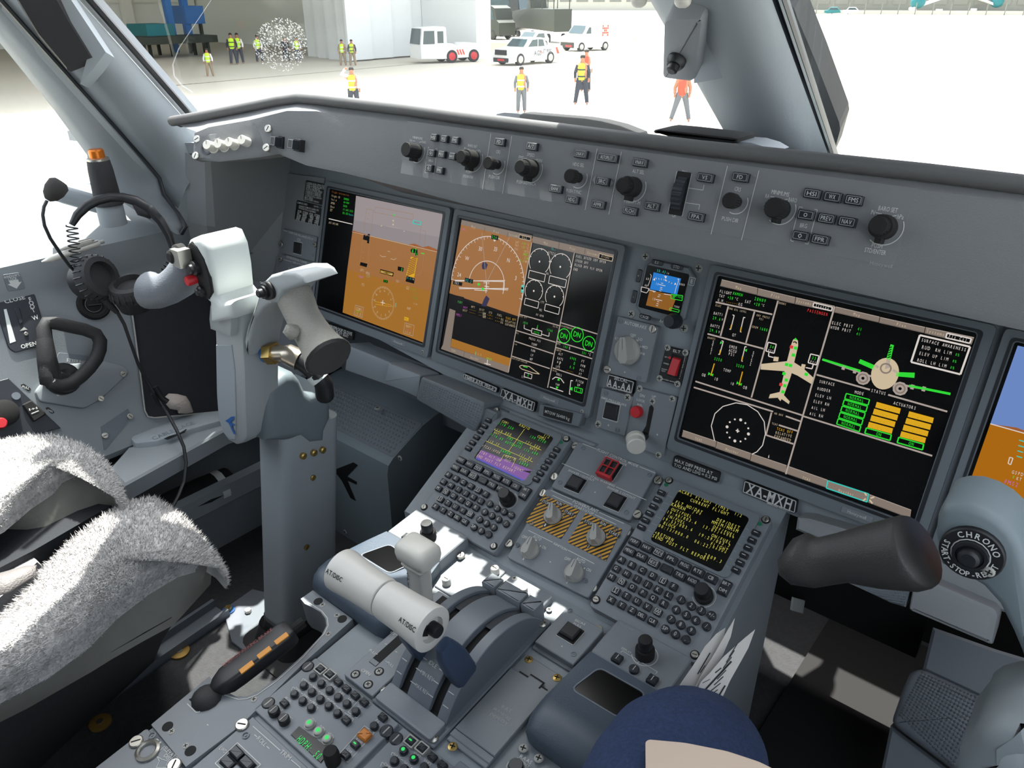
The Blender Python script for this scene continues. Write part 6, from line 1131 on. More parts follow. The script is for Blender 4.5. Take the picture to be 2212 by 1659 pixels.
# audio panels
def audio(label,du,full,px=c5):
    o = thing('audio_panel',label,'panel',PD.w(-.16+du,-.33,0)); H = .006
    u0,u1,v1,v0 = -.243+du,-.079+du,-.283,(-.381 if full else -.40)
    b = MB(); b.prism(PD,rr(u0,v0,u1,v1,.002),-.001,H,.001); b.build('plate','unit',o,.4)
    T = TX(PD,H+.0005,.85); f = lambda p,h=H: (lambda q: (q[0]+du,q[1]))(PD.uv(*px(*p),h))
    def tx(p,q,t,col=None):
        a,c = np.array(f(p)),np.array(f(q)); m = (a+c)/2; T.put(m[0],m[1],t,np.linalg.norm(c-a)/len(t)*1.25,fit=float(np.linalg.norm(c-a)),col=col)
    for p,q,t in (((1500,800),(1545,825),'VHF1'),((1565,855),(1612,885),'VHF2'),((1635,905),(1685,938),'VHF3'),((1712,970),(1752,992),'HF1'),((1785,1028),(1828,1055),'HF2'),((1868,1085),(1900,1105),'SAT'),((1412,865),(1458,895),'NAV1'),((1482,920),(1530,950),'NAV2'),((1552,980),(1602,1012),'NAV3'),((1630,1045),(1678,1075),'ADF1'),((1700,1105),(1750,1135),'ADF2'),((1332,935),(1380,965),'DME1'),((1402,995),(1452,1025),'DME2'),((1478,1055),(1520,1082),'MKR'),((1792,1172),(1812,1184),'ID'),((1248,1015),(1302,1050),'SELCAL'),((1182,1098),(1232,1126),'BKUP'),((1272,1178),(1310,1200),'MIC'),((1470,1200),(1516,1222),'SPKR'),((1545,1262),(1592,1290),'INPH'),((1615,1322),(1668,1352),'HDPH'),((2022,1210),(2052,1228),'PA'),((1932,1292),(1982,1318),'EMER'),((1852,1375),(1908,1402),'RAMP'),((1778,1460),(1820,1482),'CAB')): tx(p,q,t)
    for p,q in (((1400,855),(1390,875)),((1400,855),(1412,860)),((1460,902),(1480,912)),((1532,958),(1552,970)),((1606,1020),(1630,1035)),((1680,1082),(1702,1098)),((1755,1145),(1792,1168)),((1315,925),(1300,955)),((1315,925),(1330,932)),((1382,975),(1400,985)),((1455,1035),(1476,1048)),((1520,1095),(1530,1102)),((1530,1102),(1512,1128)),((1815,1190),(1832,1200)),((1832,1200),(1812,1230)),((1895,1020),(1785,1140)),((1785,1140),(1862,1192)),((1862,1192),(1885,1165)),((1970,1080),(1960,1070)),((1925,1258),(2010,1315)),((2010,1315),(1785,1570)),((1785,1570),(1700,1510)),((1700,1510),(1925,1258))): T.line(f(p),f(q),.0007)
    T.done('lettering',o)
    def rnd(p,lit=None,r=.0052,white=False):
        u,v = f(p,H+.004); b = MB(); b.lathe(PD,u,v,[(r+.0008,H),(r+.0008,H+.0012),(r,H+.0014),(r*.92,H+.005),(r*.7,H+.0058)],16); kb_ = b.build('round_button','key' if not white else 'knob_grey',o,.5)
        if lit: b = MB(); b.cyl(PD,u,v,r*.45,H+.0055,H+.0062,10); b.build('lamp',lit,kb_)
    def sq(p,lit=None,fr=False,m='key',w=.0052,h=.0042):
        u,v = f(p,H+.004); b = MB(); b.prism(PD,rr(u-w,v-h,u+w,v+h,.0005),H,H+.006,.0013); kb_ = b.build('button',m,o,.5); X = TX(PD,H+.0064)
        X.fill(rr(u-w*.42,v-h*.22,u+w*.42,v+h*.22),lit or ('lettering_dark' if m == 'key' else 'orange')); X.done('lamp',kb_)
        if fr: b = MB(); b.ring(PD,rr(u-w-.0022,v-h-.0022,u+w+.0022,v+h+.0022,.001),rr(u-w-.0006,v-h-.0006,u+w+.0006,v+h+.0006,.0005),H,H+.004); b.build('button_frame','knob_grey',kb_,.4)
    g = 'd_led2' if du else None
    for i,p in enumerate(((1548,768),(1628,815),(1700,878),(1770,935),(1845,992),(1922,1050))): sq(p,g if i == 0 else None,i < 2)
    for i,p in enumerate(((1484,832),(1555,890),(1626,947),(1698,1005),(1772,1062),(1848,1128),(1405,905),(1474,962),(1546,1022),(1618,1080),(1692,1142),(1325,980),(1396,1038),(1468,1098),(2005,1252))): rnd(p,g if i < 2 else None)
    sq((1768,1205)); sq((1240,1060)); sq((2080,1178))
    if full:
        for p in ((1455,1232),(1530,1298),(1605,1362)): rnd(p,'d_led2',.0062,True)
        sq((1925,1330),None,False,'orange',.0072,.0062); sq((1845,1412),'d_led2'); sq((1762,1500))
        for p in ((1160,1150),(1245,1222)):
            u,v = f(p,H); b = MB(); b.lathe(PD,u,v,[(.0072,H),(.0072,H+.007),(.006,H+.009)],18); kn = b.build('knob','black',o,.5); X = TX(PD,H+.0095); X.line((u,v-.005),(u,v+.005),.0012,'knob_grey'); X.done('pointer',kn)
        q = ccw([f(p) for p in ((1370,1262),(1690,1510),(1620,1560),(1300,1330))]); q = ccw([f(p) for p in ((1368,1262),(1640,1465),(1552,1575),(1298,1335))])
        b = MB(); b.prism(PD,q,H,H+.0012,.0003); ds = b.build('display_window','screen_black',o,.3)
        X = TX(PD,H+.0018); a,c = np.array(f((1352,1372))),np.array(f((1562,1525))); m = (a+c)/2; X.put(m[0],m[1],'HDPH: 50',.0088,col='d_led2',fit=float(np.linalg.norm(c-a)),mono=.75); X.done('readout',ds)
        u,v = f((1660,1560)); b = MB(); b.lathe(PD,u,v,[(.0095,H),(.0095,H+.014),(.0085,H+.020),(.0075,H+.0215)],22); b.build('volume_knob','blackmatte',o,.5)
    for p in (((1442,752),(1105,1062),(2112,1300)) if full else ((1442,758),)):
        u,v = f(p); b = MB(); b.lathe(PD,u,v,[(.0085,-.0005),(.0085,.0065),(.0072,.0075)],18); st = b.build('stud','key',o,.5); b = MB(); b.prism(PD,rr(u-.0008,v-.0055,u+.0008,v+.0055),.0074,.0079); b.build('stud_slot','knob_grey',st,0)
    return o
glow('d_led2','3be06c',1)
audio('audio selector panel with green HDPH: 50 readout',0,True);
audio('audio selector panel with two lit green buttons, right of the HDPH readout panel',.1715,False)
# roll trim panel
o = pplate('trim_panel','grey panel marked ROLL TRIM with split black rocker switch at the bottom edge','panel',-.2355,-.56,-.079,-.3875,.006,.002)
T = TX(PD,.0066,.85)
for p,q,t in (((1015,1355),(1085,1420),'ROLL'),((1212,1470),(1292,1535),'TRIM'),((695,1440),(745,1480),'LWD')): span(T,c5(*p),c5(*q),t,ratio=1.2)
for p,q in (((972,1258),(1205,1465)),((1298,1545),(1380,1614)),((985,1330),(1008,1350)),((1090,1430),(1112,1450))): T.pl(c5(*p),c5(*q),.0009)
q = ccw(P2(PD,[c5(*p) for p in ((842,1402),(1040,1588),(850,1765),(652,1578))],.006)); T.path(q,.0010,True); T.done('lettering',o)
qi = np.array(offset_poly(q,.003)); b = MB(); b.prism(PD,[tuple(x) for x in qi],.006,.0068,.0003); b.build('switch_well','slot',o)
c_ = qi.mean(0); du_ = (qi.max(0)-qi.min(0))
for i in (0,1):
    for j in (0,1):
        u0 = qi.min(0)[0]+du_[0]*(.04+.5*i); v0 = qi.min(0)[1]+du_[1]*(.04+.5*j); b = MB(); b.prism(PD,rr(u0,v0,u0+du_[0]*.42,v0+du_[1]*.42,.001),.006,.013 if j else .010,.0015); b.build('rocker','unit' if (i == 1 and j == 0) else 'key',o,.4)
for p,k_ in (((882,1252),1),((912,1340),0)): (screw(PD,*PD.uv(*c5(*p),.006),.004,o,.0085) if k_ else ringhole(PD,*PD.uv(*c5(*p),.006),.0065,o,.0048))
# parking brake panel and lever
outl = [(1380,172),(1485,98),(1825,345),(1400,725),(870,1250),(400,1605),(105,1245),(600,832),(655,905),(425,1030),(508,1105),(690,955),(750,965),(830,1005),(920,1005),(1020,960),(1180,850),(1400,650),(1560,480),(1600,400),(1592,340),(1550,285),(1470,240),(1415,215)]
o = thing('parking_brake_surround','grey curved panel around the black parking brake handle, white outline along its edge','panel',PD.w(-.3,-.40,0))
q = P2(PD,[c5(*p) for p in outl],.006); b = MB(); b.prism(PD,q,-.045,.006,.0,bottom=True); b.build('plate','unit',o,.4)
T = TX(PD,.0066); ln = [(412,1066),(488,1142),(510,1140),(680,985),(705,980),(740,995),(850,1030),(920,1025),(1010,990),(1180,870),(1400,670),(1580,470),(1614,400),(1608,335),(1560,275),(1450,205)]
T.path(P2(PD,[c5(*p) for p in ln],.0066),.0010)
for p,q_ in (((580,1244),(594,1250)),): T.pl(c5(*p),c5(*q_),.0008)
T.done('lettering',o)
for p in ((1530,195),(1735,345),(245,1262),(440,1470)):
    u,v = PD.uv(*c5(*p),.006); b = MB(); b.cyl(PD,u,v,.0068,.0058,.0064,18); b.build('hole','slot',o,0)
for p in ((1568,225),(1690,315),(1617,473),(982,1032),(280,1305),(400,1428)): screw(PD,*PD.uv(*c5(*p),.006),.006,o,.0042,'cross')
p0,p1 = PD.w(*PD.uv(*c5(640,950),.012),.012),PD.w(*PD.uv(*c5(1310,440),.03),.03); d_ = nrm(p1-p0); s_ = nrm(np.cross(d_,PD.N)); n_ = np.cross(s_,d_)
b = MB(); R = []; Lh = np.linalg.norm(p1-p0)
for t,w_,h_ in ((-.02,.007,.006),(.05,.012,.010),(.16,.0165,.0125),(.3,.0175,.0125),(.9,.0175,.0125),(.97,.0165,.012),(1.0,.014,.010)):
    c = p0*(1-t)+p1*t; R.append([c+s_*x+n_*y for x,y in rr(-w_,-h_,w_,h_,.0055)])
b.loft(R); ph = b.build('parking_brake_lever','black',smooth=.6); tag(ph,'black parking brake handle with three amber windows','lever')
HP = PL(p0+n_*.0126,d_,-s_ if (-s_) @ A(0,0,1) > -2 and np.cross(d_,-s_) @ n_ > 0 else s_)
b = MB(); b.tube([p1-d_*.005,p1+d_*.018],.0075,12); b.build('release_button','blackmatte',ph,.5)
b = MB(); b.ball(p0-d_*.012-n_*.006,(.020,.020,.016)); b.build('pivot_ball','rubber',ph,1.5)
for p in ((920,755),(1070,630),(1217,510)):
    u,v = HP.uv(*c5(*p),0); b = MB(); b.prism(HP,rr(u-.0095,v-.0042,u+.0095,v+.0042,.0006),-.001,.0006,.0002); b.build('amber_window','amber_w',ph)
mat('red_print','8e4a48',.6)
SP_ = PL(p0+s_*.0176*(1 if s_ @ A(-1,0,0) > 0 else -1),d_,n_)
if SP_.N @ (CAM-SP_.O) < 0: SP_ = PL(SP_.O,-d_,n_)
T = TX(HP,.0004,bold=0); vv = .0125 if HP.V @ A(-1,0,0) > 0 else -.0125
T.put(Lh*.52,vv,'EMERG/PARKING BRAKE',.0052,fit=Lh*.62,col='red_print'); T.done('lettering',ph)
# jack and elevator disconnect panel
o = pplate('elevator_disconnect_panel','small grey panel marked PA and ELEVATOR DISC in the bottom left of the pedestal','panel',-.331,-.60,-.2445,-.4785,.006,.004)
T = TX(PD,.0066,.85)
for p,q,t in (((1322,1425),(1368,1462),'PA'),((1408,1485),(1525,1600),'ELEVATOR'),((1408,1545),(1462,1600),'DISC')): span(T,c2(*p),c2(*q),t,ratio=1.2)
T.pl(c2(1408,1470),c2(1240,1615),.0006)
T.path(P2(PD,[c2(*p) for p in ((1340,1560),(1360,1600),(1335,1655),(1430,1655),(1420,1630),(1435,1600),(1380,1585))],.0066),.0006,True); T.done('lettering',o)
for p,k_ in (((1165,1440),1),((1490,1640),1),((1300,1385),0)): (screw(PD,*PD.uv(*c2(*p),.006),.004,o,.0085) if k_ else ringhole(PD,*PD.uv(*c2(*p),.006),.0065,o,.0048))
u,v = PD.uv(*c2(1262,1518),.006); b = MB(); b.lathe(PD,u,v,[(.0145,.006),(.0145,.009),(.0115,.0105),(.0095,.009),(.0090,.004),(.006,.003)],24); jk = b.build('jack_socket','steel',o,.6); b = MB(); b.cyl(PD,u,v,.0072,.0042,.0046,16); b.build('jack_hole','slot',jk,0)
# right rear panel
o = pplate('inhibit_panel','small dark grey panel with round knob marked RAAS INHIBIT','panel',.012,-.40,.070,-.272,.004,.002,m='rail')
T = TX(PD,.0046,.85); span(T,c7(88,1300),c7(178,1358),'RAAS',ratio=1.15); span(T,c7(58,1318),c7(162,1390),'INHIBIT',ratio=1.15)
u,v = PD.uv(*c7(55,1400),.004); T.arc(u,v,.0115,0,2*PI,.0008); T.done('lettering',o); b = MB(); b.lathe(PD,u,v,[(.009,.004),(.009,.010),(.008,.012)],18); b.build('knob','key',o,.5)
for p in ((112,1242),(235,1322)): screw(PD,*PD.uv(*c7(*p),.004),.004,o,.0058,'cross')
# ================================================================ control yokes
k7 = Z(340,460,.25316); k3b = Z(440,780,.37369); kr = Z(1600,1050,.36733)
def yp(y): return PL((0,y,0),(1,0,0),(0,0,1))
def pr(P,px,depth,ch=.006,steps=2,h=0.0): b = MB(); b.prism(P,P2(P,px,h),h-depth,h,ch,bottom=True,steps=steps); return b
YL = yp(-.435)
o = yk = thing('control_yoke','captain control yoke, ram-horn arms on a grey floor column, left arm coloured white for sun','yoke',(-.62,-.40,FLOOR))
# column
c0,c1 = atx(613,955,-.585),atx(620,1378,-.585); R = []
for t in (-.12,0,.5,1.0):
    c = c0*(1-t)+c1*t; R.append([A(c[0]+x,c[1]+y,c[2]) for x,y in rr(-.086,0,0,.125,.018,4)])
b = MB(); b.loft(R[1:]); b.build('column','lining_light',o,.5)
b = MB(); cc = [c1+A(-.043,.06,0)]; R = []
for dz,e in ((.010,.004),(-.02,.006),(FLOOR+.05-c1[2],.012),(FLOOR+.012-c1[2],.022),(FLOOR+.004-c1[2],.045)): R.append([A(c1[0]+x,c1[1]+y,c1[2]+dz) for x,y in rr(-.086-e,-e,e,.125+e,.03,4)])
b.loft(R); b.build('boot','rubber',o,.8)
# head cover of the column
HP_ = PL((-.582,0,0),(0,1,0),(0,0,1)); hc = [(576,955),(578,850),(592,828),(618,809),(640,808),(652,822),(664,850),(676,856),(712,842),(717,870),(718,905),(706,932),(704,958),(668,962),(650,948),(620,953)]
b = MB(); b.prism(HP_,P2(HP_,hc),-.10,0,.014,bottom=True,steps=3); b.build('column_head','yoke_dark',o,.9)
for px in ((655,985),(678,978),(697,972)):
    u,v = HP_.uv(*px); b = MB(); b.lathe(HP_,u,v,[(.0062,-.012),(.0062,.003),(.004,.0045)],12); b.build('bolt','brass',o,.5)
for px in ((678,1033),(664,1183)):
    u,v = HP_.uv(*px); b = MB(); b.lathe(HP_,u,v,[(.0058,-.012),(.0058,-.001),(.004,.000)],12); b.build('bolt','brass',o,.5)
# hub slab hanging behind the column head
b = pr(YL,[(470,905),(466,850),(464,740),(462,690),(470,655),(498,645),(512,652),(520,672),(524,738),(528,800),(531,900),(533,945),(524,958),(510,962),(492,952),(480,935)],.062,.006); b.build('hub','yoke_light',o,.6)
YF = yp(-.447); b = pr(YF,[(452,660),(462,652),(482,648),(497,660),(499,700),(497,728),(480,722),(453,712),(450,690)],.03,.004); b.build('hub_cap','yoke_light',o,.6)
b = pr(yp(-.4365),[(472,905),(468,850),(466,745),(500,745),(507,800),(510,900),(508,950),(498,950),(484,935)],.004,.001,1); b.build('aft_cover','lining_light',o,.5)
mat('bird_blue','2f62a8',.3)
T = TX(yp(-.4375),.0006); T.fill(P2(T.P,[(487,909),(495,904),(500,900),(508,899),(505,905),(499,912),(509,917),(507,919),(501,918),(510,939),(505,937),(499,924),(494,913)]),'bird_blue'); T.done('bird_logo',o)
# right arm and grip
b = pr(YL,[(531,760),(527,735),(533,705),(545,675),(556,640),(567,610),(582,595),(605,589),(635,590),(650,600),(658,613),(640,620),(612,630),(603,642),(601,655),(585,656),(568,668),(550,690),(545,712),(540,735),(535,770)],.055,.0045,2); b.build('arm','yoke_light',o,1.0)
gpts = [aty(*k7(x,y),yy) for x,y,yy in ((1125,625,-.405),(1150,665,-.406),(1190,760,-.409),(1240,880,-.413),(1300,990,-.418),(1370,1100,-.424),(1425,1180,-.428),(1458,1228,-.430))]
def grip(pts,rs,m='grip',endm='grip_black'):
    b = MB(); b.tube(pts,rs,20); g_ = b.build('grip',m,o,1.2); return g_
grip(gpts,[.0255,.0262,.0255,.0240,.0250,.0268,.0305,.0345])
e_ = gpts[-1]; d_ = nrm(gpts[-1]-gpts[-2]); b = MB(); b.tube([e_+d_*.0005,e_+d_*.004],[.034,.031],20); b.build('grip_end','grip_black',o,.8)
b = MB(); b.tube([aty(*k7(1150,960),-.447),aty(*k7(1145,1010),-.449),aty(*k7(1165,1065),-.448)],[.008,.012,.007],10); b.build('finger_rest','grip',o,1.2)
# chrono button
CPl = yp(-.4375); u,v = CPl.uv(*k7(938,665)); b = MB(); b.prism(CPl,rounded(P2(CPl,[k7(*p) for p in ((885,590),(945,580),(998,660),(998,730),(950,745),(880,720))]),.008,4),-.004,.002,.001); cb_ = b.build('chrono_plate','placard',o,.4)
b = MB(); u,v = CPl.uv(*k7(925,670)); b.lathe(CPl,u,v,[(.0095,.002),(.0095,.006),(.0065,.006),(.006,.012),(.0045,.0135)],18); b.build('chrono_button','black',o,.5)
T = TX(CPl,.0024,bold=1); T.put(u,v+.0125,'CHRONO',.0028,fit=.014); T.put(u+.003,v-.0125,'START-STOP-RESET',.0026,fit=.020); T.done('lettering',cb_)
# left arm with switch panel and grip
YA = yp(-.462)
b = pr(YA,[(399,530),(404,518),(421,511),(434,516),(447,545),(456,590),(462,640),(474,655),(500,652),(500,690),(452,700),(450,655),(440,645),(424,610),(408,560)],.066,.010,3); b.build('arm','white_paint',o,1.0)  # sunlit top of this arm put into its white colour
YB = yp(-.4635); b = pr(YB,[(404,528),(412,522),(424,533),(440,560),(452,600),(457,632),(452,648),(444,646),(430,622),(416,580)],.004,.002,1); sp_ = b.build('switch_plate','blackmatte',o,.5)
for px,r_,h_,m_ in (((398,548),.016,.022,'blackmatte'),((425,578),.011,.012,'black'),((438,628),.0085,.010,'black')):
    u,v = YB.uv(*px); b = MB(); b.lathe(YB,u,v,[(r_,0),(r_,h_*.5),(r_*.7,h_*.7),(r_*.62,h_),(r_*.4,h_*1.1)],14); b.build('thumb_switch',m_,sp_,.5)
u,v = YB.uv(422,603); b = MB(); b.lathe(YB,u,v,[(.0075,0),(.0075,.012),(.0065,.014)],14); b.build('disconnect_button','red',sp_,.5)
b = MB(); q = aty(392,556,-.475); b.box(q,(.022,.02,.026)); b.build('trim_switch','steel',sp_,.4)
grip([aty(418,560,-.452),aty(404,586,-.458),aty(389,606,-.465),aty(366,622,-.474),aty(341,630,-.482),aty(324,627,-.486)],[.021,.0265,.0265,.0250,.0262,.0295],'grip_mid')
# ---- copilot yoke
YR = yp(-.435)
o = thing('control_yoke','copilot control yoke with black grip and CHRONO button at the right edge','yoke',(.50,-.40,FLOOR))
b = pr(YR,[kr(*p) for p in ((1150,190),(1165,150),(1190,125),(1260,112),(1350,118),(1440,150),(1530,205),(1600,270),(1650,350),(1690,480),(1730,700),(1760,900),(1760,1150),(1690,1130),(1650,1000),(1600,880),(1510,700),(1420,600),(1320,540),(1170,470),(1140,300))],.05,.007,2); b.build('arm','yoke_dark',o,1.0)
b = pr(YR,[kr(*p) for p in ((1700,1080),(1790,1060),(1900,1300),(1880,1700),(1800,1750),(1740,1500),(1705,1250))],.06,.01); b.build('hub','yoke_grey',o,.8)
gd_ = ((1050,378,.0290),(1030,384,.0305),(985,396,.0310),(800,410,.0275),(600,420,.0215),(500,440,.0212),(430,448,.0228),(350,428,.0250),(300,400,.0222),(262,374,.013))
b = MB(); b.tube([aty(*kr(x,y),-.406) for x,y,r in gd_],[r for x,y,r in gd_],22); b.build('grip','grip_black',o,1.2)
PR2 = yp(-.4375); b = MB(); b.prism(PR2,circ(*PR2.uv(*kr(1358,395)),.0215,28),-.010,.002,.001); cpl = b.build('chrono_plate','placard',o,.4)
u,v = PR2.uv(*kr(1355,395)); b = MB(); b.lathe(PR2,u,v,[(.0118,.002),(.0118,.0055),(.0095,.0055),(.0088,.004),(.0075,.004),(.0072,.009),(.005,.0105)],22); b.build('chrono_button','black',o,.5)
T = TX(PR2,.0024,bold=1)
def ringtext(u,v,r,txt,a0,a1,size):
    n = len(txt)
    for i,ch in enumerate(txt):
        a_ = a0+(a1-a0)*i/(n-1); T.put(u+r*math.cos(a_),v+r*math.sin(a_),ch,size,ang=a_-PI/2 if a0 > a1 else a_+PI/2)
ringtext(u,v,.0168,'CHRONO',2.2,.5,.0046); ringtext(u,v,.0168,'START-STOP-RESET',PI*.93,PI*1.95,.0042)
T.arc(u,v,.0128,0,2*PI,.0009); T.done('lettering',cpl)
u,v = PR2.uv(*kr(1463,495)); screw(PR2,u,v,.002,cpl,.0042,'cross')
b = pr(yp(-.49),[kr(*p) for p in ((1340,1540),(1360,1490),(1420,1450),(1520,1428),(1620,1430),(1700,1440),(1700,1800),(1240,1800),(1255,1640))],.08,.02,3); b.build('column_head','yoke_grey',o,1.0)
# ---- pedal housings
HB = yp(-.12)
def housing(label,face,px_top,depth,mk):
    o = thing('pedal_housing',label,'housing',HB.w(*np.mean(P2(HB,face),axis=0))); return o
q = P2(HB,[k3b(*p) for p in ((640,425),(1058,612),(1050,965),(640,1290))]); uL_,uR_ = q[0][0]-.10,q[1][0]; vT = q[1][1]
o = thing('pedal_housing','grey pedal box with black bird emblem and ribbed top edge beside the captain yoke','housing',(uL_/2+uR_/2,-.12,FLOOR))
prof = [(-.12,FLOOR),(-.12,vT-.02),(-.115,vT),(-.10,vT+.012),(-.06,vT+.03),(-.01,vT+.052),(.03,vT+.060),(.10,vT+.066),(.25,vT+.075),(.25,FLOOR)]
b = MB(); b.loft([[A(x,y,z) for y,z in prof] for x in (uL_,uR_-.006,uR_)][0:1]+[[A(uR_,y,z) for y,z in prof]]); b.build('body','yoke_dark',o,.5)
TPp = PL(A(0,-.10,vT+.012),(1,0,0),(0,.04,.018)); b = MB()
for i in range(30):
    for j in range(9):
        u = uL_+.03+(uR_-uL_-.045)*(i+.5)/30+(.004 if j % 2 else 0); v = .004+.092*(j+.5)/9; s_ = .0042
        b.add([TPp.w(u-s_,v,.001),TPp.w(u,v-s_,.001),TPp.w(u+s_,v,.001),TPp.w(u,v+s_,.001),TPp.w(u,v,.0035)],[(0,1,4),(1,2,4),(2,3,4),(3,0,4)])
x = b.build('tread_studs','bezel',o,0); x['kind'] = 'stuff'
b = MB(); b.prism(TPp,rr(uL_,0,uR_-.002,.102,.006),-.004,.001,.001); b.build('tread_plate','bezel',o,.4)
T = TX(HB,.0012); T.fill(P2(HB,[k3b(*p) for p in ((735,625),(765,624),(868,584),(893,600),(832,664),(888,697),(886,713),(834,690),(882,808),(850,790),(800,690),(765,645))]),'placard')
T.fill(circ(*HB.uv(*k3b(770,1055)),.0085,16),'slot'); T.fill(circ(*HB.uv(*k3b(830,1068)),.0085,16),'slot'); T.done('bird_logo',o)
for p in ((820,985),(1138,560)): screw(HB,*HB.uv(*k3b(*p)),.001,o,.006,'cross')
p = k3b(1005,277); TQ = PL(A(0,.06,vT+.0655),(1,0,0),(0,1,.06)); screw(TQ,*TQ.uv(*p),.002,o,.007,'cross')
b = MB(); HV = yp(.12)
# drilled vertical wall behind, with dark openings, left of the pedal box
b = MB(); b.prism(yp(.05),rr(-1.0,-.50,-.45,-.28),-.01,0); o2 = b.build('drilled_plate','rail',smooth=0); tag(o2,'dark metal plate with round lightening holes behind the captain grip','plate')
T = TX(yp(.05),.001)
for px in ((727,802),(722,850)): T.fill(circ(*T.P.uv(*px),.03,20),'slot')
T.done('hole_rim',o2)
# oxygen connector with hose
o = thing('hose_connector','nickel hose fitting with blue ring and black hose behind the captain grip','fitting',aty(*k7(1050,1170),-.40))
a_,c_ = aty(*k7(920,1200),-.405),aty(*k7(1240,1240),-.385); c_ = aty(*k7(1215,1255),-.385); m_ = aty(*k7(1090,1195),-.395)
b = MB(); b.tube([a_,a_*.75+m_*.25],[.0145,.0145],14); b.build('blue_ring','blue_lift',o,.5)
b = MB(); b.tube([a_*.85+m_*.15,a_*.45+m_*.55],[.0175,.0175],6); b.build('hex_nut','brass',o,.4)
b = MB(); b.tube([a_*.5+m_*.5,m_,m_*.9+c_*.1,m_*.5+c_*.5,c_],[.013,.012,.016,.0165,.017],14); b.build('swivel','nickel',o,.6)
b = MB(); b.tube([c_,aty(*k7(1290,1310),-.38),aty(*k7(1370,1380),-.375),aty(*k7(1420,1460),-.37),aty(*k7(1430,1560),-.36)],.0145,12); b.build('hose','black',o,1)
b = MB(); b.tube([aty(*k7(1345,1365),-.376),aty(*k7(1395,1420),-.372)],.0160,14); b.build('hose_label','white_paint',o,1)
# ---- copilot footwell fittings at the right edge
RB = MP.up(.05); b = MB(); b.prism(RB,rounded(P2(RB,[kr(*p) for p in ((1010,600),(1130,560),(1500,720),(1520,760),(1480,945),(985,735))]),.004),-.06,0,.006,steps=2); fr = b.build('knee_bolster','panel',smooth=.6); tag(fr,'grey folded footrest box under the right edge display','footrest')
tq_ = [kr(*p) for p in ((600,555),(1000,590),(968,715),(880,690))]; RT = MP.up(.045); b = MB(); b.prism(RT,P2(RT,tq_),-.04,0,.002); tr = b.build('tread_frame','bezel',fr,.5); tread(RT,[kr(*p) for p in ((640,560),(990,600),(965,705),(890,690))],.0,16,7,tr)
b = MB(); b.prism(MP.up(.03),P2(MP.up(.03),[kr(*p) for p in ((330,190),(400,195),(1160,420),(1700,560),(1700,800),(1100,590),(320,260))]),-.05,0,.004); b.build('lower_rail','panel',ip,.6)
q = [kr(*p) for p in ((1060,1085),(1440,1255),(1250,1660),(925,1345))]
FP_ = PL(atz(*kr(1150,1350),-.55),(1,0,0),(0,.62,.78))
b = MB(); b.prism(FP_,rounded(P2(FP_,[kr(*p) for p in ((1000,1090),(1070,1080),(1440,1255),(1560,1320),(1500,1800),(1250,1680),(880,1400),(960,1170))]),.01),-.10,0,.012,steps=3); o = b.build('pedal_housing','rail',smooth=.7); tag(o,'dark grey pedal box with diamond tread in the copilot footwell','housing')
tread(FP_,q,.0005,18,18,o,'rail',.003)
b = MB(); b.prism(FP_,P2(FP_,[kr(*p) for p in ((1130,830),(1500,960),(1700,1020),(1700,1320),(1440,1255),(1070,1080))],-.02),-.10,-.02,.004); b.build('upper_cover','rail',o,.6)
b = MB(); b.prism(FP_,P2(FP_,[kr(*p) for p in ((880,1410),(1250,1690),(1240,1800),(800,1800))],-.03),-.10,-.03,.004); b.build('lower_cover','rail',o,.6)
# ================================================================ left sidewall, headset and captain seat
a5 = Z(0,300,.25316); a6 = Z(0,560,.25316); a1 = Z(0,880,.25316); a2 = Z(0,1239,.25316)
XW = -.985
# cheek between the sidewall and the end of the instrument panel
b = MB()
def Q(px,y): return aty(px[0],px[1],y)
pan = [MP.w(-1.02,v,-.03) for v in (.10,-.03,-.13,-.26)]
f1 = [gpt(422,350,.70),aty(440,360,-.22),aty(446,490,-.21),aty(540,545,-.10),aty(553,640,-.08),aty(560,760,-.05)]
b.loft([[aty(400,330,-.235),aty(405,480,-.24),aty(420,560,-.24),aty(455,640,-.22),aty(500,800,-.20)],
        [aty(442,345,-.215),aty(446,488,-.215),aty(470,580,-.19),aty(520,660,-.16),aty(555,800,-.14)],
        [aty(455,345,-.205),aty(465,490,-.20),aty(540,545,-.10),aty(556,660,-.08),aty(575,800,-.06)],
        [MP.w(-1.03,.11,-.012),MP.w(-1.03,.03,-.008),MP.w(-1.03,-.06,-.008),MP.w(-1.03,-.16,-.008),MP.w(-1.03,-.28,-.008)]],False,False,closed=False)
o = b.build('trim_panel_side','panel',smooth=.3); struct(o,'grey side cheek between sidewall and instrument panel','trim')
b = MB(); b.tube([aty(538,549,-.104),aty(575,534,-.055),aty(612,520,-.02)],.0022,6); b.build('seam_bead','rail',o,1)
# window frame bar and lit sill bits
TP = PL(A(-1.10,-.45,-.06),(0,1,0),(-.25,0,.97))
b = MB(); c_ = [atx(*a5(400,430),-1.14),atx(*a5(560,480),-1.13),atx(*a5(840,560),-1.10)]
b.tube(c_,[.016,.017,.017],8); o = b.build('latch_bar','lining_light',smooth=.8); tag(o,'pale latch bar along the side window sill behind the headset','bar')
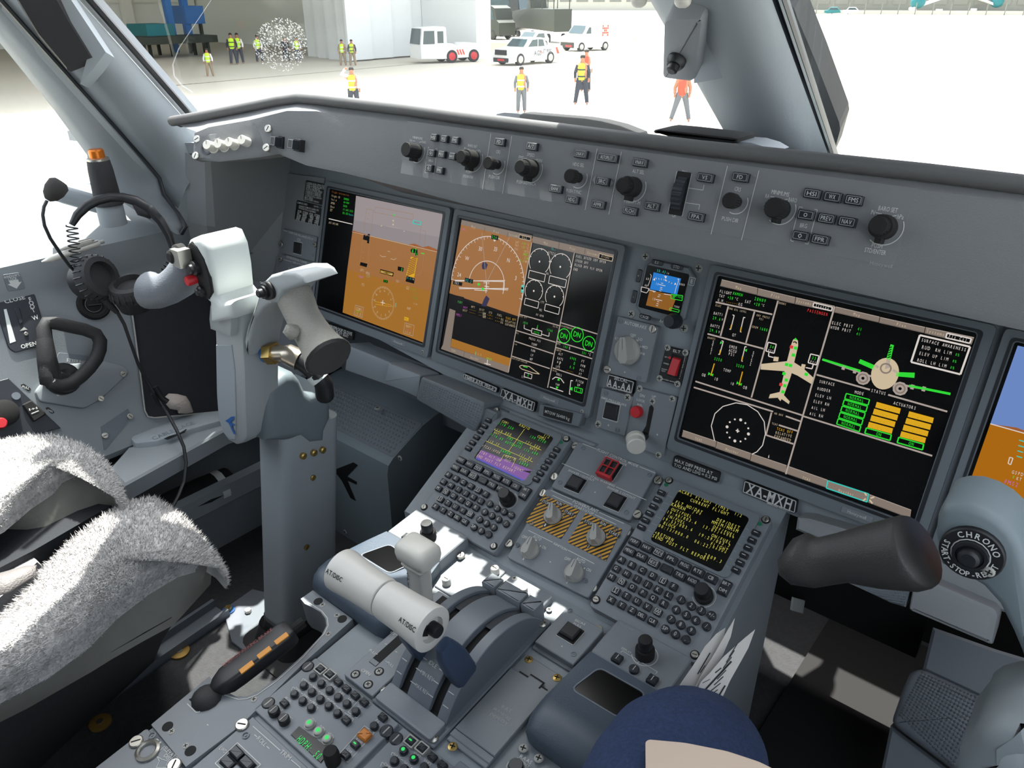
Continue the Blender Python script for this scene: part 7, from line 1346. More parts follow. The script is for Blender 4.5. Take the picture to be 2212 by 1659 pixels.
# black handle with orange button
X_ = -1.06; p0,p1 = atx(242,468,X_),atx(206,322,X_); d_ = nrm(p1-p0); L_ = np.linalg.norm(p1-p0)
o = thing('hand_grip','upright black handle with orange button on top by the side window','handle',p0)
HPl = PL(p0,np.cross(A(0,1,0),d_),np.cross(d_,np.cross(A(0,1,0),d_)))
b = MB(); b.lathe(HPl,0,0,[(.024,-.015),(.0235,L_*.20),(.022,L_*.22)],22); b.build('base','lining',o,.6)
b = MB(); b.lathe(HPl,0,0,[(.026,L_*.19),(.0265,L_*.225),(.0235,L_*.26),(.0230,L_*.4),(.0215,L_*.7),(.0195,L_*.84),(.018,L_*.865)],24); b.build('sleeve','rubber',o,.8)
b = MB(); b.lathe(HPl,0,0,[(.0195,L_*.84),(.0195,L_*.87),(.016,L_*.88)],20); b.build('chrome_ring','steel',o,.6)
b = MB(); b.lathe(HPl,0,0,[(.0135,L_*.86),(.0132,L_*.98),(.0115,L_*1.0)],20); mat('orange_metal','d2731f',.3,.5); b.build('orange_button','orange_metal',o,.5)
# headset
o = hs_ = thing('headset','black aviation headset with foam tipped boom microphone hanging by the side window','headset',atx(230,600,-.99))
def hx(p,x=-.985): return atx(*a5(*p),x)
band = [hx(p,x) for p,x in (((612,735),-1.005),((660,650),-1.005),((740,570),-1.0),((830,525),-1.0),((940,500),-.995),((1050,500),-.985),((1160,530),-.97),((1270,595),-.955),((1370,700),-.94),((1440,820),-.93),((1475,930),-.925),((1490,1010),-.92))]
b = MB(); b.tube(band,[.0055,.008,.009,.009,.0085,.0085,.0095,.0095,.0085,.0075,.0065,.0055],8); b.build('headband','black',o,1)
b = MB(); b.tube([hx((1145,560),-.968),hx((1200,610),-.965),hx((1270,630),-.958),hx((1300,600),-.953)],[.004,.0105,.0115,.006],8); b.build('pad','rubber',o,1)
def coil(p,q,x0,x1,n,r,name):
    P0,P1 = hx(p,x0),hx(q,x1); d = nrm(P1-P0); s = nrm(np.cross(d,A(1,0,0))); t = np.cross(d,s); m = n*10
    pts = [P0*(1-i/m)+P1*(i/m)+s*r*math.cos(2*PI*i/10)+t*r*math.sin(2*PI*i/10) for i in range(m+1)]
    b = MB(); b.tube(pts,.0013,5); b.build(name,'black',o,1)
coil((612,740),(650,1080),-1.0,-.985,8,.009,'coil_cord'); coil((1490,1015),(1390,1160),-.92,-.935,5,.009,'coil_cord')
def cup(c,x,ax,R,name):
    C_ = hx(c,x); ax = nrm(ax); U = nrm(np.cross(ax,A(0,0,1))); P = PL(C_,U,np.cross(ax,U))
    b = MB(); b.lathe(P,0,0,[(R*.5,-.030),(R*.86,-.024),(R*.92,-.012),(R*.92,.0)],22,True,True); s_ = b.build('ear_cup','black',o,.7)
    b = MB(); b.lathe(P,0,0,[(R*.95,-.002),(R*1.08,.006),(R*1.08,.016),(R*.95,.026),(R*.7,.028),(R*.62,.018)],24,True,True); b.build('cushion','rubber',s_,.8)
    b = MB()
    for i in range(22): a_ = 2*PI*i/22; b.tube([P.w(R*1.085*math.cos(a_),R*1.085*math.sin(a_),.004),P.w(R*1.10*math.cos(a_),R*1.10*math.sin(a_),.011),P.w(R*1.04*math.cos(a_),R*1.04*math.sin(a_),.021)],.0014,4)
    x_ = b.build('cushion_pleats','black',s_,0); x_['kind'] = 'stuff'; return s_,P
s1,P1_ = cup((790,1195),-.985,A(.88,.35,.32),.038,'l')
s2,P2_ = cup((1140,1330),-.945,A(.15,-.20,.97),.037,'r')
bm_ = [hx(p,x) for p,x in (((660,1150),-.99),((590,1080),-.985),((510,970),-.98),((430,850),-.975),((380,740),-.97),((365,650),-.97),((375,580),-.97),((402,525),-.97))]
b = MB(); b.tube(bm_,.0028,6); mb_ = b.build('microphone_boom','black',o,1)
f0,f1_ = hx((405,520),-.97),hx((520,365),-.97); b = MB(); b.tube([f0,f0*.8+f1_*.2,f0*.5+f1_*.5,f0*.15+f1_*.85,f1_],[.005,.0125,.0165,.0165,.011],14); mat('foam','3f3d3b',.95,bump=1.0,bscale=900); b.build('microphone_foam','foam',mb_,1)
b = MB(); b.tube([hx((870,1320),-.98),hx((920,1400),-.975),hx((1000,1480),-.97)],[.009,.0075,.0045],10); b.build('strain_relief','rubber',o,1)
cab = [atx(*p) for p in ((252,672,-.97),(268,700,-.965),(282,740,-.96),(298,785,-.955),(318,825,-.95),(338,858,-.945),(360,890,-.93),(382,930,-.88),(397,965,-.86),(402,1000,-.845),(398,1040,-.83),(386,1070,-.82),(370,1100,-.81))]
b = MB(); b.tube(cab,.0032,6); b.build('cable','black',o,1)
b = MB(); b.tube([atx(335,835,-.945),atx(350,860,-.94),atx(362,868,-.935)],.0055,8); b.tube([atx(330,850,-.945),atx(345,878,-.94),atx(352,872,-.94)],.0050,8); b.build('cable_clip','black',o,1)
# pens in the tray
TR = PL(A(-1.05,-.45,-.075),(0,1,0),(-.60,0,.80))
for nm,p,q,r,lab in (('pen',(355,1050),(885,875),.0062,'white ballpoint pen lying in the sidewall tray, lower of the two'),('pen',(500,945),(800,862),.0042,'slim white pen in the sidewall tray behind the other pen')):
    A0,A1 = atx(*a5(*p),-1.065),atx(*a5(*q),-1.065); b = MB(); b.tube([A0,A0*.9+A1*.1,A0*.85+A1*.15,A0*.08+A1*.92],[.0012,r*.7,r,r],10); o = b.build(nm,'cream',smooth=1); tag(o,lab,'pen','pens in the sidewall tray')
    b = MB(); b.tube([A0*.08+A1*.92,A1],r*.6,8); b.build('push_button','knob_grey',o,1)
    b = MB(); m = A(.004,0,.006); b.tube([A0*.1+A1*.9+m,A0*.45+A1*.55+m],.0014,5); b.build('clip','knob_grey',o,1)
# placards and controls on the sloping console face
WL = PL(A(-1.115,-.45,-.085),(0,1,0),(-.12,0,.99))
placard('window_lock_placard','dark placard WINDOWS LOCK with white arrow pointing down',[a5(*p) for p in ((22,1160),(165,1138),(220,1275),(70,1302))],[(a5(30,1185),a5(165,1158),"WINDOW'S"),(a5(72,1202),a5(145,1188),'LOCK')],P=WL,hb=-.01,base='rail')
o = bpy.data.objects['window_lock_placard']; T = TX(WL,.0018); T.fill(P2(WL,[a5(*p) for p in ((75,1212),(155,1200),(162,1222),(185,1218),(142,1278),(65,1242),(88,1236))],.0018)); T.done('arrow_marking',o)
o = thing('foot_warmer_panel','navy control panel marked CLOSE, OPEN and FOOT W with wedge scale','panel',SW.w(-.1,.03,0))
q = P2(SW,[a6(*p) for p in ((-60,355),(295,290),(355,490),(325,745),(130,797),(75,760))],.004); b = MB(); b.prism(SW,rounded(q,.004),-.004,.004,.001); mat('navy_plate','23272f',.5); b.build('plate','navy_plate',o,.4)
T = TX(SW,.0045,bold=1); span(T,a6(38,362),a6(210,322),'CLOSE',ratio=1.1); span(T,a6(178,748),a6(312,715),'OPEN',ratio=1.1)
for i,ch in enumerate('FOOT W'):
    if ch != ' ': T.at(a6(258+8.5*i,342+31*i),ch,.0078)
T.fill(P2(SW,[a6(*p) for p in ((32,428),(55,424),(135,700),(85,718))],.0045),'white_paint'); T.done('lettering',o)
b = MB(); b.prism(SW,rounded(P2(SW,[a6(*p) for p in ((122,420),(165,412),(198,540),(165,560))],.004),.003),.004,.006,.001); b.build('slide_knob','key',o,.4)
T = TX(SW,.0048); T.fill(P2(SW,[a6(*p) for p in ((168,612),(205,578),(235,600))],.0048),'knob_grey'); T.done('lettering',o); screw(SW,*SW.uv(*a6(222,637),.004),.004,o,.0035)
u,v = SW.uv(*a6(800,385),.002); b = MB(); b.lathe(SW,u,v,[(.031,-.004),(.031,.004),(.028,.008),(.022,.008),(.019,.002),(.014,-.001),(.014,.004),(.011,.005)],28); o = b.build('air_outlet','blackmatte',smooth=.5); tag(o,'round black air outlet in the sidewall below the headset','vent')
b = MB(); b.tube([SW.w(u-.012,v,.006),SW.w(u+.012,v-.004,.006)],.0016,5); b.build('vane','key',o,.5)
# tiller
o = thing('steering_tiller','black D-shaped steering tiller handle on a grey moulded mount','tiller',SW.w(*SW.uv(*a6(560,1080)),0))
b = MB(); b.prism(SW,rounded(P2(SW,[a6(*p) for p in ((300,1130),(330,1090),(480,900),(900,865),(1060,905),(1110,960),(1075,1000),(860,1200),(720,1275),(340,1215))],.01),.006),-.004,.010,.005,steps=2); b.build('mount','lining',o,.6)
for p in ((1050,982),(860,1190)): screw(SW,*SW.uv(*a6(*p),.01),.009,o,.0058)
u,v = SW.uv(*a6(540,1020),.02); b = MB(); b.lathe(SW,u,v,[(.030,.008),(.030,.024),(.027,.028)],26); b.build('hub','black',o,.5)
S5 = SW.up(.05); lp = [(395,1000),(400,900),(395,780),(385,680),(375,590),(395,545),(470,545),(580,570),(720,600),(820,640),(855,700),(850,770),(820,850),(760,930),(690,1000),(610,1060),(520,1080),(440,1060)]
pts = [SW.w(*SW.uv(*a6(*p),.042),.042) for p in lp]; b = MB(); b.tube(pts,.0125,10,closed=True); b.build('handle_ring','rubber',o,1.2)
b = MB(); b.tube([SW.w(*SW.uv(*a6(380,680),.042),.042),SW.w(*SW.uv(*a6(400,850),.042),.042),SW.w(*SW.uv(*a6(430,1010),.03),.03),SW.w(u,v,.02)],[.014,.017,.021,.022],10); b.build('spoke','rubber',o,1.2)
T = TX(SW.up(.0565),.0); T.fill(P2(T.P,[a6(*p) for p in ((448,1050),(470,1020),(474,1036),(456,1050))]),'lettering'); T.done('pointer_marking',o); T = TX(SW,.0106); T.fill(P2(SW,[a6(*p) for p in ((482,1155),(510,1140),(505,1165),(490,1168))],.0106),'lettering'); T.done('pointer_marking',o)
placard('tiller_placard','grey placard STEERING seen through the tiller handle',[a6(*p) for p in ((500,795),(760,825),(740,915),(470,880))],[(a6(568,858),a6(735,882),'STEERING'),(a6(600,888),a6(700,905),'TO DISC')],P=SW,hb=-.004,base='rail')
# dark oxygen mask panel
o = thing('oxygen_panel','dark angled panel with red knob at the left edge above the seat','panel',SW.w(-.25,-.1,0))
q = P2(SW,[a6(*p) for p in ((-150,1075),(70,1015),(520,1440),(330,1490),(150,1600),(-150,1900))],.006); b = MB(); b.prism(SW,q,-.004,.006,.001); b.build('plate','navy_plate',o,.4)
b = MB(); b.prism(SW,rounded(P2(SW,[a6(*p) for p in ((190,1240),(270,1200),(400,1320),(290,1390))],.012),.003),.006,.012,.002); b.build('cover','blackmatte',o,.4)
T = TX(SW,.0128,bold=1); span(T,a6(248,1284),a6(318,1268),'I+I',ratio=.9); T.pl(a6(268,1318),a6(330,1292),.0018); T.done('lettering',o)
u,v = SW.uv(*a6(12,1398),.02); b = MB(); b.lathe(SW,u,v,[(.010,.006),(.010,.018),(.008,.021)],18); b.build('red_knob','red',o,.5)
u,v = SW.uv(*a6(40,1310),.015); b = MB(); b.lathe(SW,u,v,[(.024,.006),(.024,.014),(.018,.017)],22); b.build('regulator','blackmatte',o,.5)
u,v = SW.uv(*a6(140,1165),.01); b = MB(); b.lathe(SW,u,v,[(.007,.006),(.007,.009)],14); b.build('indicator','rail',o,.5)
for i,(pts,t) in enumerate((([(172,1070),(200,1058),(270,1108),(245,1130)],'PULL'),([(385,1270),(412,1258),(470,1308),(440,1320)],'OPEN'))): placard('tag_placard','small black tag placard beside the dark oxygen panel, %s of the two' % ('upper','lower')[i],[a6(*p) for p in pts],[(a6(pts[0][0]+18,pts[0][1]+15),a6(pts[2][0]-20,pts[2][1]-5),t)],P=SW,hb=-.004)
b = MB(); b.prism(SW,P2(SW,[a6(*p) for p in ((865,1430),(1095,1275),(1115,1325),(1090,1390),(890,1625))],.003),-.004,.002,.0); o = b.build('access_plate','rail',smooth=.4); tag(o,'dark grey plate with two screws in the corner of the sidewall','plate')
for p in ((1110,1340),(895,1505)): screw(SW,*SW.uv(*a6(*p),.003),.002,o,.006)
# dark pocket
mat('pocket','26282d',.9,bump=.4,bscale=250); PKP = SW.up(.006)
b = MB(); b.prism(PKP,rounded(P2(PKP,[a6(*p) for p in ((1120,380),(1500,300),(1900,250),(1950,1290),(1500,1335),(1320,1352),(1262,1340),(1235,1290),(1180,850))],0),.008),-.02,0,.002); o = b.build('stowage_pocket','pocket',smooth=.4); tag(o,'dark fabric stowage pocket beside the captain yoke column','pocket')
b = MB(); e_ = [PKP.w(*PKP.uv(*a6(*p),.002),.002) for p in ((1118,390),(1150,620),(1180,850),(1210,1080),(1235,1290),(1262,1342),(1320,1354),(1500,1337),(1870,1300))]; b.tube(e_,.0018,5); b.build('edge_piping','knob_grey',o,1)
b = MB(); rng = random.Random(5); ring_ = []
for k_,(sc,hh) in enumerate(((1.0,.004),(.92,.014),(.6,.022),(.15,.024))): ring_.append([PKP.w(*(np.array(PKP.uv(*a6(1510,1240)))*(1-sc)+np.array(PKP.uv(*a6(*p)))*sc),hh+rng.uniform(-.003,.003)) for p in ((1400,1230),(1395,1180),(1430,1148),(1500,1152),(1570,1170),(1610,1220),(1640,1310),(1580,1320),(1510,1318),(1505,1290),(1440,1280))])
b.loft(ring_); mat('fluff','b9aea6',.95,bump=1.0,bscale=90,mott=.25); o = b.build('cleaning_cloth','fluff',smooth=1); tag(o,'crumpled pale fluffy cloth at the foot of the dark pocket','cloth')
# shelf: cable lid, visor stowage
SH = PL(A(-1.0,-.3,-.438),(0,1,0),(-1,0,.0));
if SH.N[2] < 0: SH = PL(SH.O,(0,1,0),(1,0,0));
if SH.N[2] < 0: SH = PL(SH.O,(0,-1,0),(1,0,0))
lid = [a1(*p) for p in ((1112,262),(1300,75),(1420,62),(1735,40),(1880,25),(1900,105),(1600,190),(1340,285),(1150,305))]
b = MB(); b.prism(SH,rounded(P2(SH,lid,.012),.006),-.03,.012,.003,steps=2); o = b.build('cable_lid','lining_light',smooth=.6); tag(o,'pale grey lid embossed CABLE CAGE below the dark pocket','lid')
T = TX(SH,.0126); T.col = 'lettering_grey'; a_,c_ = np.array(SH.uv(*a1(1300,268),.0126)),np.array(SH.uv(*a1(1655,128),.0126)); m = (a_+c_)/2; dd = c_-a_
T.put(m[0],m[1],'CABLE CAGE',.014,fit=float(np.linalg.norm(dd)),ang=math.atan2(dd[1],dd[0]),col='yoke_dark'); T.done('lettering',o)
b = MB(); b.prism(SH,P2(SH,[a1(*p) for p in ((1400,268),(1440,248),(1530,222),(1592,185),(1575,215),(1430,275))],.0124),.0122,.0130); b.build('latch','slot',o,0)
b = MB(); b.prism(SH,P2(SH,[a1(*p) for p in ((1090,340),(1130,330),(1920,90),(2120,40),(2120,130),(1920,190),(1060,660),(930,520))],.0),-.035,0,.004); o3 = b.build('shelf','lining',smooth=.5); tag(o3,'pale grey moulded shelf under the cable lid','shelf')
FS = PL(A(-.93,-.3,-.46),(0,1,0),(-.15,0,.98)); FS = FS if FS.N[0] > 0 else PL(FS.O,(0,-1,0),FS.V)
placard('stowage_placard','black placard SUNVISOR STORAGE on the shelf edge',[a1(*p) for p in ((1640,268),(1880,172),(1880,205),(1645,300))],[(a1(1648,282),a1(1872,188),'SUNVISOR STORAGE')],P=FS,hb=-.03)
b = MB(); vz = [atx(*a1(*p),-.96) for p in ((1060,690),(1400,520),(1900,300),(2110,240))];
SHL = PL(A(-.98,-.3,-.61),(0,1,0),(-1,0,0)); SHL = SHL if SHL.N[2] > 0 else PL(SHL.O,(0,1,0),(1,0,0)); SHL = SHL if SHL.N[2] > 0 else PL(SHL.O,(0,-1,0),(1,0,0))
r0,r1 = atx(*a1(1480,850),-.97),atx(*a1(1960,640),-.97); b = MB(); b.tube([r0+(r0-r1)*.5,r0,r0*.5+r1*.5,r1,r1*1.03-r0*.03],[.03,.036,.038,.036,.02],12); o = b.build('rolled_visor','blackmatte',smooth=1); tag(o,'dark rolled sun visor stowed in the low side recess','visor')
s0 = r0*.22+r1*.78; b = MB(); d_ = nrm(r1-r0); b.tube([s0-d_*.009,s0+d_*.009],[.0390,.0390],14,caps=False); b.build('white_strap','white_paint',o,1)
o5 = MB(); o5.loft([[A(-.945+dx,y,z) for dx,z in ((0,-.655),(.012,-.645),(.012,-.60),(0,-.59),(-.012,-.60),(-.012,-.645))] for y in (-1.2,.2)]); x = o5.build('trim_shelf_lip','lining',smooth=.5); struct(x,'grey lip of the low recess beside the captain seat','trim')
# ---------------------------------------------------------------- captain seat
ST = thing('captain_seat','captain seat with grey sheepskin cover and leather skirt','seat',(-.70,-.80,FLOOR))
rng = random.Random(11)
def wool(name,px,z,dome,drop,parent,n_f=9000,fl=.006):
    P = [atz(x,y,z) for x,y in px]; c = np.mean(P,axis=0); n = len(P)
    rings = []
    for s,dz in ((1.0,-drop),(1.02,-drop*.5),(1.0,-.006),(.96,.006),(.85,dome*.5),(.65,dome*.8),(.35,dome),(.04,dome*1.05)):
        rings.append([A(c[0]+(p[0]-c[0])*s,c[1]+(p[1]-c[1])*s,p[2]+dz) for p in P])
    b = MB(); b.loft(rings,False,True); o = b.build(name,'wool',parent,1.5)
    F = MB(); vs = []; fs = []
    for i in range(n_f):
        j = rng.random()*(len(rings)-1.001); r = int(j); t = j-r; k = rng.random()*n; k0 = int(k) % n; k1 = (k0+1) % n; q = k-int(k)
        p = (rings[r][k0]*(1-q)+rings[r][k1]*q)*(1-t)+(rings[r+1][k0]*(1-q)+rings[r+1][k1]*q)*t
        nn = p-A(c[0],c[1],z-.10); nn = nn/np.linalg.norm(nn); w = A(rng.gauss(0,1),rng.gauss(0,1),rng.gauss(0,.5)); w /= np.linalg.norm(w); L = fl*rng.uniform(.5,1.4)
        s = np.cross(nn,w); s = s/(np.linalg.norm(s)+1e-6)*.0005; m = p+nn*L*.5+w*L*.25; e = p+nn*L*.75+w*L*.8
        o_ = len(vs); vs += [p-s,p+s,m+s*.8,m-s*.8,e]; fs += [(o_,o_+1,o_+2,o_+3),(o_+3,o_+2,o_+4)]
    F.add(vs,fs); x = F.build(name+'_fibres','wool',o,0); x['kind'] = 'stuff'; return o
wool('sheepskin',[(478,1235),(468,1205),(432,1160),(392,1115),(338,1078),(285,1085),(225,1118),(160,1168),(100,1228),(40,1300),(-60,1400),(-160,1560),(0,1470),(90,1425),(180,1360),(240,1300),(310,1248),(375,1210),(430,1195),(458,1212)],-.335,.022,.03,ST,34000)
wool('sheepskin',[(264,1075),(252,1040),(228,1000),(185,968),(120,945),(60,945),(-40,960),(-160,1010),(-160,1210),(0,1125),(60,1075),(130,1030),(195,1002),(225,1015),(245,1050),(255,1085)],-.31,.02,.02,ST,22000)
def skin(name,top,bot,m='leather',th=.03,folds=.004):
    b = MB(); n = len(top); R = []
    for k in range(9):
        t = k/8; R.append([a*(1-t)+c*t+A(.6,-.5,0)*(folds*math.sin(7*i+3*t)*math.sin(PI*t)) for i,(a,c) in enumerate(zip(top,bot))])
    b.loft(R,False,False,closed=False); return b.build(name,m,ST,1.0)
top = [atz(x,y,-.345) for x,y in ((462,1205),(448,1215),(420,1200),(380,1212),(320,1250),(240,1303),(180,1363),(100,1430),(0,1492),(-80,1540))]
bot = [atz(x,y,-.42) for x,y in ((455,1262),(430,1290),(398,1325),(375,1350),(310,1385),(240,1425),(200,1450),(130,1490),(60,1530),(-80,1600))]
skin('leather_skirt',top,bot)
top = [atz(x,y,-.315) for x,y in ((255,1085),(245,1050),(225,1018),(195,1006),(130,1033),(60,1078),(0,1130),(-80,1180))]
bot = [atz(x,y,-.39) for x,y in ((262,1098),(240,1115),(205,1130),(150,1165),(75,1205),(55,1185),(20,1150),(-80,1190))]
skin('leather_side',top,bot,folds=.002)
b = MB(); fl_ = [atz(x,y,FLOOR+.01) for x,y in ((338,1402),(331,1432),(177,1573),(-100,1830),(-260,1700),(100,1400),(290,1360))]; tp_ = [atz(x,y,-.41) for x,y in ((430,1262),(370,1335),(230,1415),(-140,1620),(-260,1500),(100,1290),(330,1200))]
b.loft([fl_,[p*.4+q*.6 for p,q in zip(fl_,tp_)],tp_]); b.build('seat_base','pocket',ST,.5)
b = MB(); base2 = [atz(x,y,-.37) for x,y in ((258,1100),(75,1208),(-160,1330),(-200,1050),(120,1000))]; b.loft([[A(p[0]-.01,p[1]+.005,z) for p in base2] for z in (-.50,-.362)]); b.build('seat_base','pocket',ST,.5)
b = MB(); b.loft([[atz(x,y,-.40) for x,y in ((-60,1180),(60,1165),(100,1230),(40,1290),(-60,1380))],[atz(x,y,-.385)+A(0,0,.012) for x,y in ((-60,1195),(50,1180),(85,1228),(35,1280),(-60,1360))]]); b.build('seat_hollow','wool',ST,1)
mat('webbing','6d6a68',.6,bump=.8,bscale=400); b = MB(); R = []
for x,y,w_ in ((-40,1275,24),(20,1256,22),(55,1240,16),(80,1232,9)):
    p,q = atz(x,y-w_,-.318),atz(x,y+w_,-.318); R.append([p,(p+q)/2+A(0,0,.006),q])
b.loft(R,False,False,closed=False); o = b.build('seat_belt','webbing',smooth=1,solid=.003); tag(o,'grey webbing belt lying across the captain seat at the left edge','belt')
# floor fittings
mat('dull_brass','9c7b3c',.5,.4)
for i,p in enumerate(((388,1407),(216,1560))):
    q = atz(*p,FLOOR+.004); P = PL(q,(1,0,0),(0,1,0)); b = MB(); b.lathe(P,0,0,[(.019,-.003),(.019,.0005),(.017,.0015)],22); o = b.build('floor_stud','dull_brass',smooth=.5); tag(o,'round ochre floor stud %s' % ('in the sunlit patch by the seat','near the bottom left beside the pedestal')[i],'stud'); b = MB(); b.lathe(P,0,0,[(.006,.0015),(.006,.003),(.003,.0032)],12); b.build('screw_head','steel',o,.5)
FP2 = PL(A(0,0,FLOOR),(1,0,0),(0,1,0)); b = MB(); b.prism(FP2,P2(FP2,[(482,1316),(545,1272),(705,1310),(700,1400),(560,1430),(500,1385)],.006),0,.006,.001); o = b.build('column_base_plate','rail',smooth=.5); tag(o,'grey floor plate with blue washered bolt at the foot of the captain yoke','plate')
u,v = FP2.uv(494,1318,.007); b = MB(); b.cyl(FP2,u,v,.013,.006,.0085,18); b.build('blue_washer','blue_lift',o,.5); b = MB(); b.cyl(FP2,u,v,.007,.0085,.016,6); b.build('bolt','brass',o,.3)
u,v = FP2.uv(536,1322,.007); b = MB(); b.cyl(FP2,u,v,.007,.006,.014,6); b.build('bolt','steel',o,.3)
b = MB(); t0,t1 = atz(345,1415,FLOOR),atz(480,1322,FLOOR); d_ = nrm(t1-t0); s_ = A(-d_[1],d_[0],0)
for w0,w1,h_ in ((-.028,-.020,.022),(.020,.028,.022),(-.028,.028,.004)):
    b.loft([[t0-d_*.5+s_*w0,t0-d_*.5+s_*w1,t0-d_*.5+s_*w1+A(0,0,h_),t0-d_*.5+s_*w0+A(0,0,h_)],[t1+s_*w0,t1+s_*w1,t1+s_*w1+A(0,0,h_),t1+s_*w0+A(0,0,h_)]])
o = b.build('seat_rail','rail',smooth=0); tag(o,'metal seat track on the floor in front of the captain seat','rail')
# ================================================================ apron: hangar, vehicles, people
def gp_(px,py): return atz(px,py,GROUND)
o = hg = thing('hangar','open grey and white hangar with tall sliding doors beyond the windscreen','hangar',(-45.4,36,GROUND))
def bx(name,m,x0,x1,y0,y1,z0,z1,par): b = MB(); b.box(((x0+x1)/2,(y0+y1)/2,(z0+z1)/2),(x1-x0,y1-y0,z1-z0)); return b.build(name,m,par,0)
mat('hall','dcded6',.9); mat('hall_col','d8d8d0',.8)
bx('rear_wall','hall',-82,-81.5,-60,60,GROUND,11,hg); bx('side_wall','hall',-82,-46,46,46.4,GROUND,11,hg); bx('roof','hangar_white',-82,-38.2,-60,46.4,11,11.6,hg)  # unseen roof overhang carried forward so the hangar shadow reaches farther out
for i in range(4): bx('door_panel','hangar_white',-45.7-.25*i,-45.5-.25*i,36.6+2.25*i,38.8+2.25*i,GROUND+.1,11,hg)
for i in range(4): bx('door_leaf','hangar_white',-47.2-1.9*i,-45.6-1.9*i,37.1+.5*i,37.3+.5*i,GROUND,11,hg)
bx('front_wall','hangar_white',-46.2,-40.6,44.6,46.2,GROUND,11,hg)
for i in range(9): bx('column','hall_col',-81.3,-80.6,-8+6.6*i,-7.1+6.6*i,GROUND,11,hg)
for i in range(3): bx('wall_rail','hall_col',-81.4,-81.2,-60,46,0+2.6*i,.15+2.6*i,hg)
b = MB()
for y in (6,19.2,32.4): b.tube([A(-80.9,y,GROUND),A(-80.9,y+6.5,9)],.25,4)
b.build('brace','hall_col',hg,0)
def lift(px,m,w,h,z0,lab,x=-62):
    p = atx(px,60,x); o = thing('dock_stand',lab,'stand',(p[0],p[1],GROUND)); bx('deck',m,x-1.5,x+1.5,p[1]-w,p[1]+w,GROUND+z0,GROUND+z0+h,o)
    for s in (-.8,.8):
        for t in (-1,1): bx('leg','truck_dark',x+t-.1,x+t+.1,p[1]+s*w-.1,p[1]+s*w+.1,GROUND,GROUND+z0,o)
lift(325,'teal_tarp',1.1,1.1,1.2,'teal maintenance stand inside the hangar'); lift(405,'blue_lift',.8,1.3,2.2,'blue maintenance stand inside the hangar, right of the teal one',-64); lift(360,'truck_dark',3.2,.5,1.0,'low dark work platform under the stands in the hangar',-60)
p = atx(362,20,-63); b = MB(); b.box((p[0],p[1],2),(.5,.5,11)); b.box((p[0],p[1]+1.4,2.4),(.5,.5,10)); o = b.build('lift_mast','blue_lift',smooth=0); tag(o,'tall blue twin mast inside the hangar','mast')
# vehicles
def vehicle(name,label,cat,pr_,pf,width,prof,m,wheels,side_win,front_win=None,wr=.36,hubm='knob_grey',extra=None):
    R_,F_ = gp_(*pr_),gp_(*pf); L = np.linalg.norm(F_-R_); d = (F_-R_)/L; flip = np.cross(d,A(0,0,1)) @ (CAM-R_) < 0
    P = PL(R_,-d if flip else d,A(0,0,1)); g = lambda q: (-q[0]*L if flip else q[0]*L,q[1]*L)
    o = thing(name,label,cat,R_-P.N*width/2+d*L/2)
    b = MB(); b.prism(P,[g(q) for q in prof],-width,0,.06,True,2); b.build('body',m,o,.5)
    for w in side_win: b = MB(); b.prism(P,[g(q) for q in w],-width-.015,.02); b.build('side_window','car_glass',o,0)
    if front_win:
        (xa,ya),(xb,yb) = front_win; a,c = g((xa,ya)),g((xb,yb)); b = MB(); e = d*.03+A(0,0,.02); b.face([P.w(*a,-.12)+e,P.w(*a,-width+.12)+e,P.w(*c,-width+.2)+e,P.w(*c,-.2)+e]); b.build('windscreen','car_glass',o,0)
    for x in wheels:
        for h in (.02,-width-.02):
            u,v = g((x,0)); r = wr; W_ = P if h > 0 else PL(P.O,-P.U,P.V); uu = u if h > 0 else -u; hh = h if h > 0 else width+.02
            b = MB(); b.lathe(W_,uu,r,[(r,hh-.24),(r,hh-.02),(r*.9,hh),(r*.62,hh)],20); wl_ = b.build('wheel','tyre',o,.5); b = MB(); b.lathe(W_,uu,r,[(r*.62,hh),(r*.5,hh+.01),(r*.1,hh+.04)],14); b.build('hub',hubm,wl_,.5)
    if extra: extra(o,P,g,L,d,width)
    return o
def marks(o,P,g,items):
    T = TX(P,.03)
    for x,y,t,s,c,f in items:
        if t == '#': T.fill([g(q) for q in s],c)
        else: u,v = g((x,y)); T.put(u,v,t,s,col=c,fit=f,bold=1)
    T.done('marking',o)
def ex_pick(o,P,g,L,d,w):
    f = lambda y0,y1,h0,h1,m,n: (lambda b: (b.face([P.w(*g((1.315,y0)),h0)+d*.03,P.w(*g((1.315,y0)),h1)+d*.03,P.w(*g((1.31,y1)),h1)+d*.03,P.w(*g((1.31,y1)),h0)+d*.03]),b.build(n,m,o,0)))(MB())
    f(.22,.33,-.35,-w+.35,'black','grille'); f(.07,.16,-.2,-w+.2,'key','bumper'); f(.10,.15,-.6,-w+.6,'red','plate')
    marks(o,P,g,((.45,.24,'AGS',.3,'grey_cloth',.7),(.12,.27,'17 900',.28,'grey_cloth',.8),(0,0,'#',[(-.3,.2),(-.22,.2),(-.16,.34),(-.22,.34)],'vest_orange',0),(0,0,'#',[(.28,.23),(.33,.28),(.36,.28),(.3,.22)],'vest_orange',0)))
vehicle('pickup_truck','white double-cab pickup with red markings parked in front of the van','pickup',(1189,136.7),(1124.6,141.8),1.85,[(-.42,.1),(-.42,.36),(.12,.37),(.2,.53),(.3,.56),(.55,.56),(.68,.53),(.87,.37),(1.22,.33),(1.3,.26),(1.3,.1),(1.15,.08),(-.2,.08)],'car_white',(0,1),[[(.22,.38),(.27,.52),(.42,.53),(.42,.38)],[(.45,.38),(.45,.53),(.62,.52),(.76,.38)]],((.86,.38),(.69,.53)),.38,'knob_grey',ex_pick)
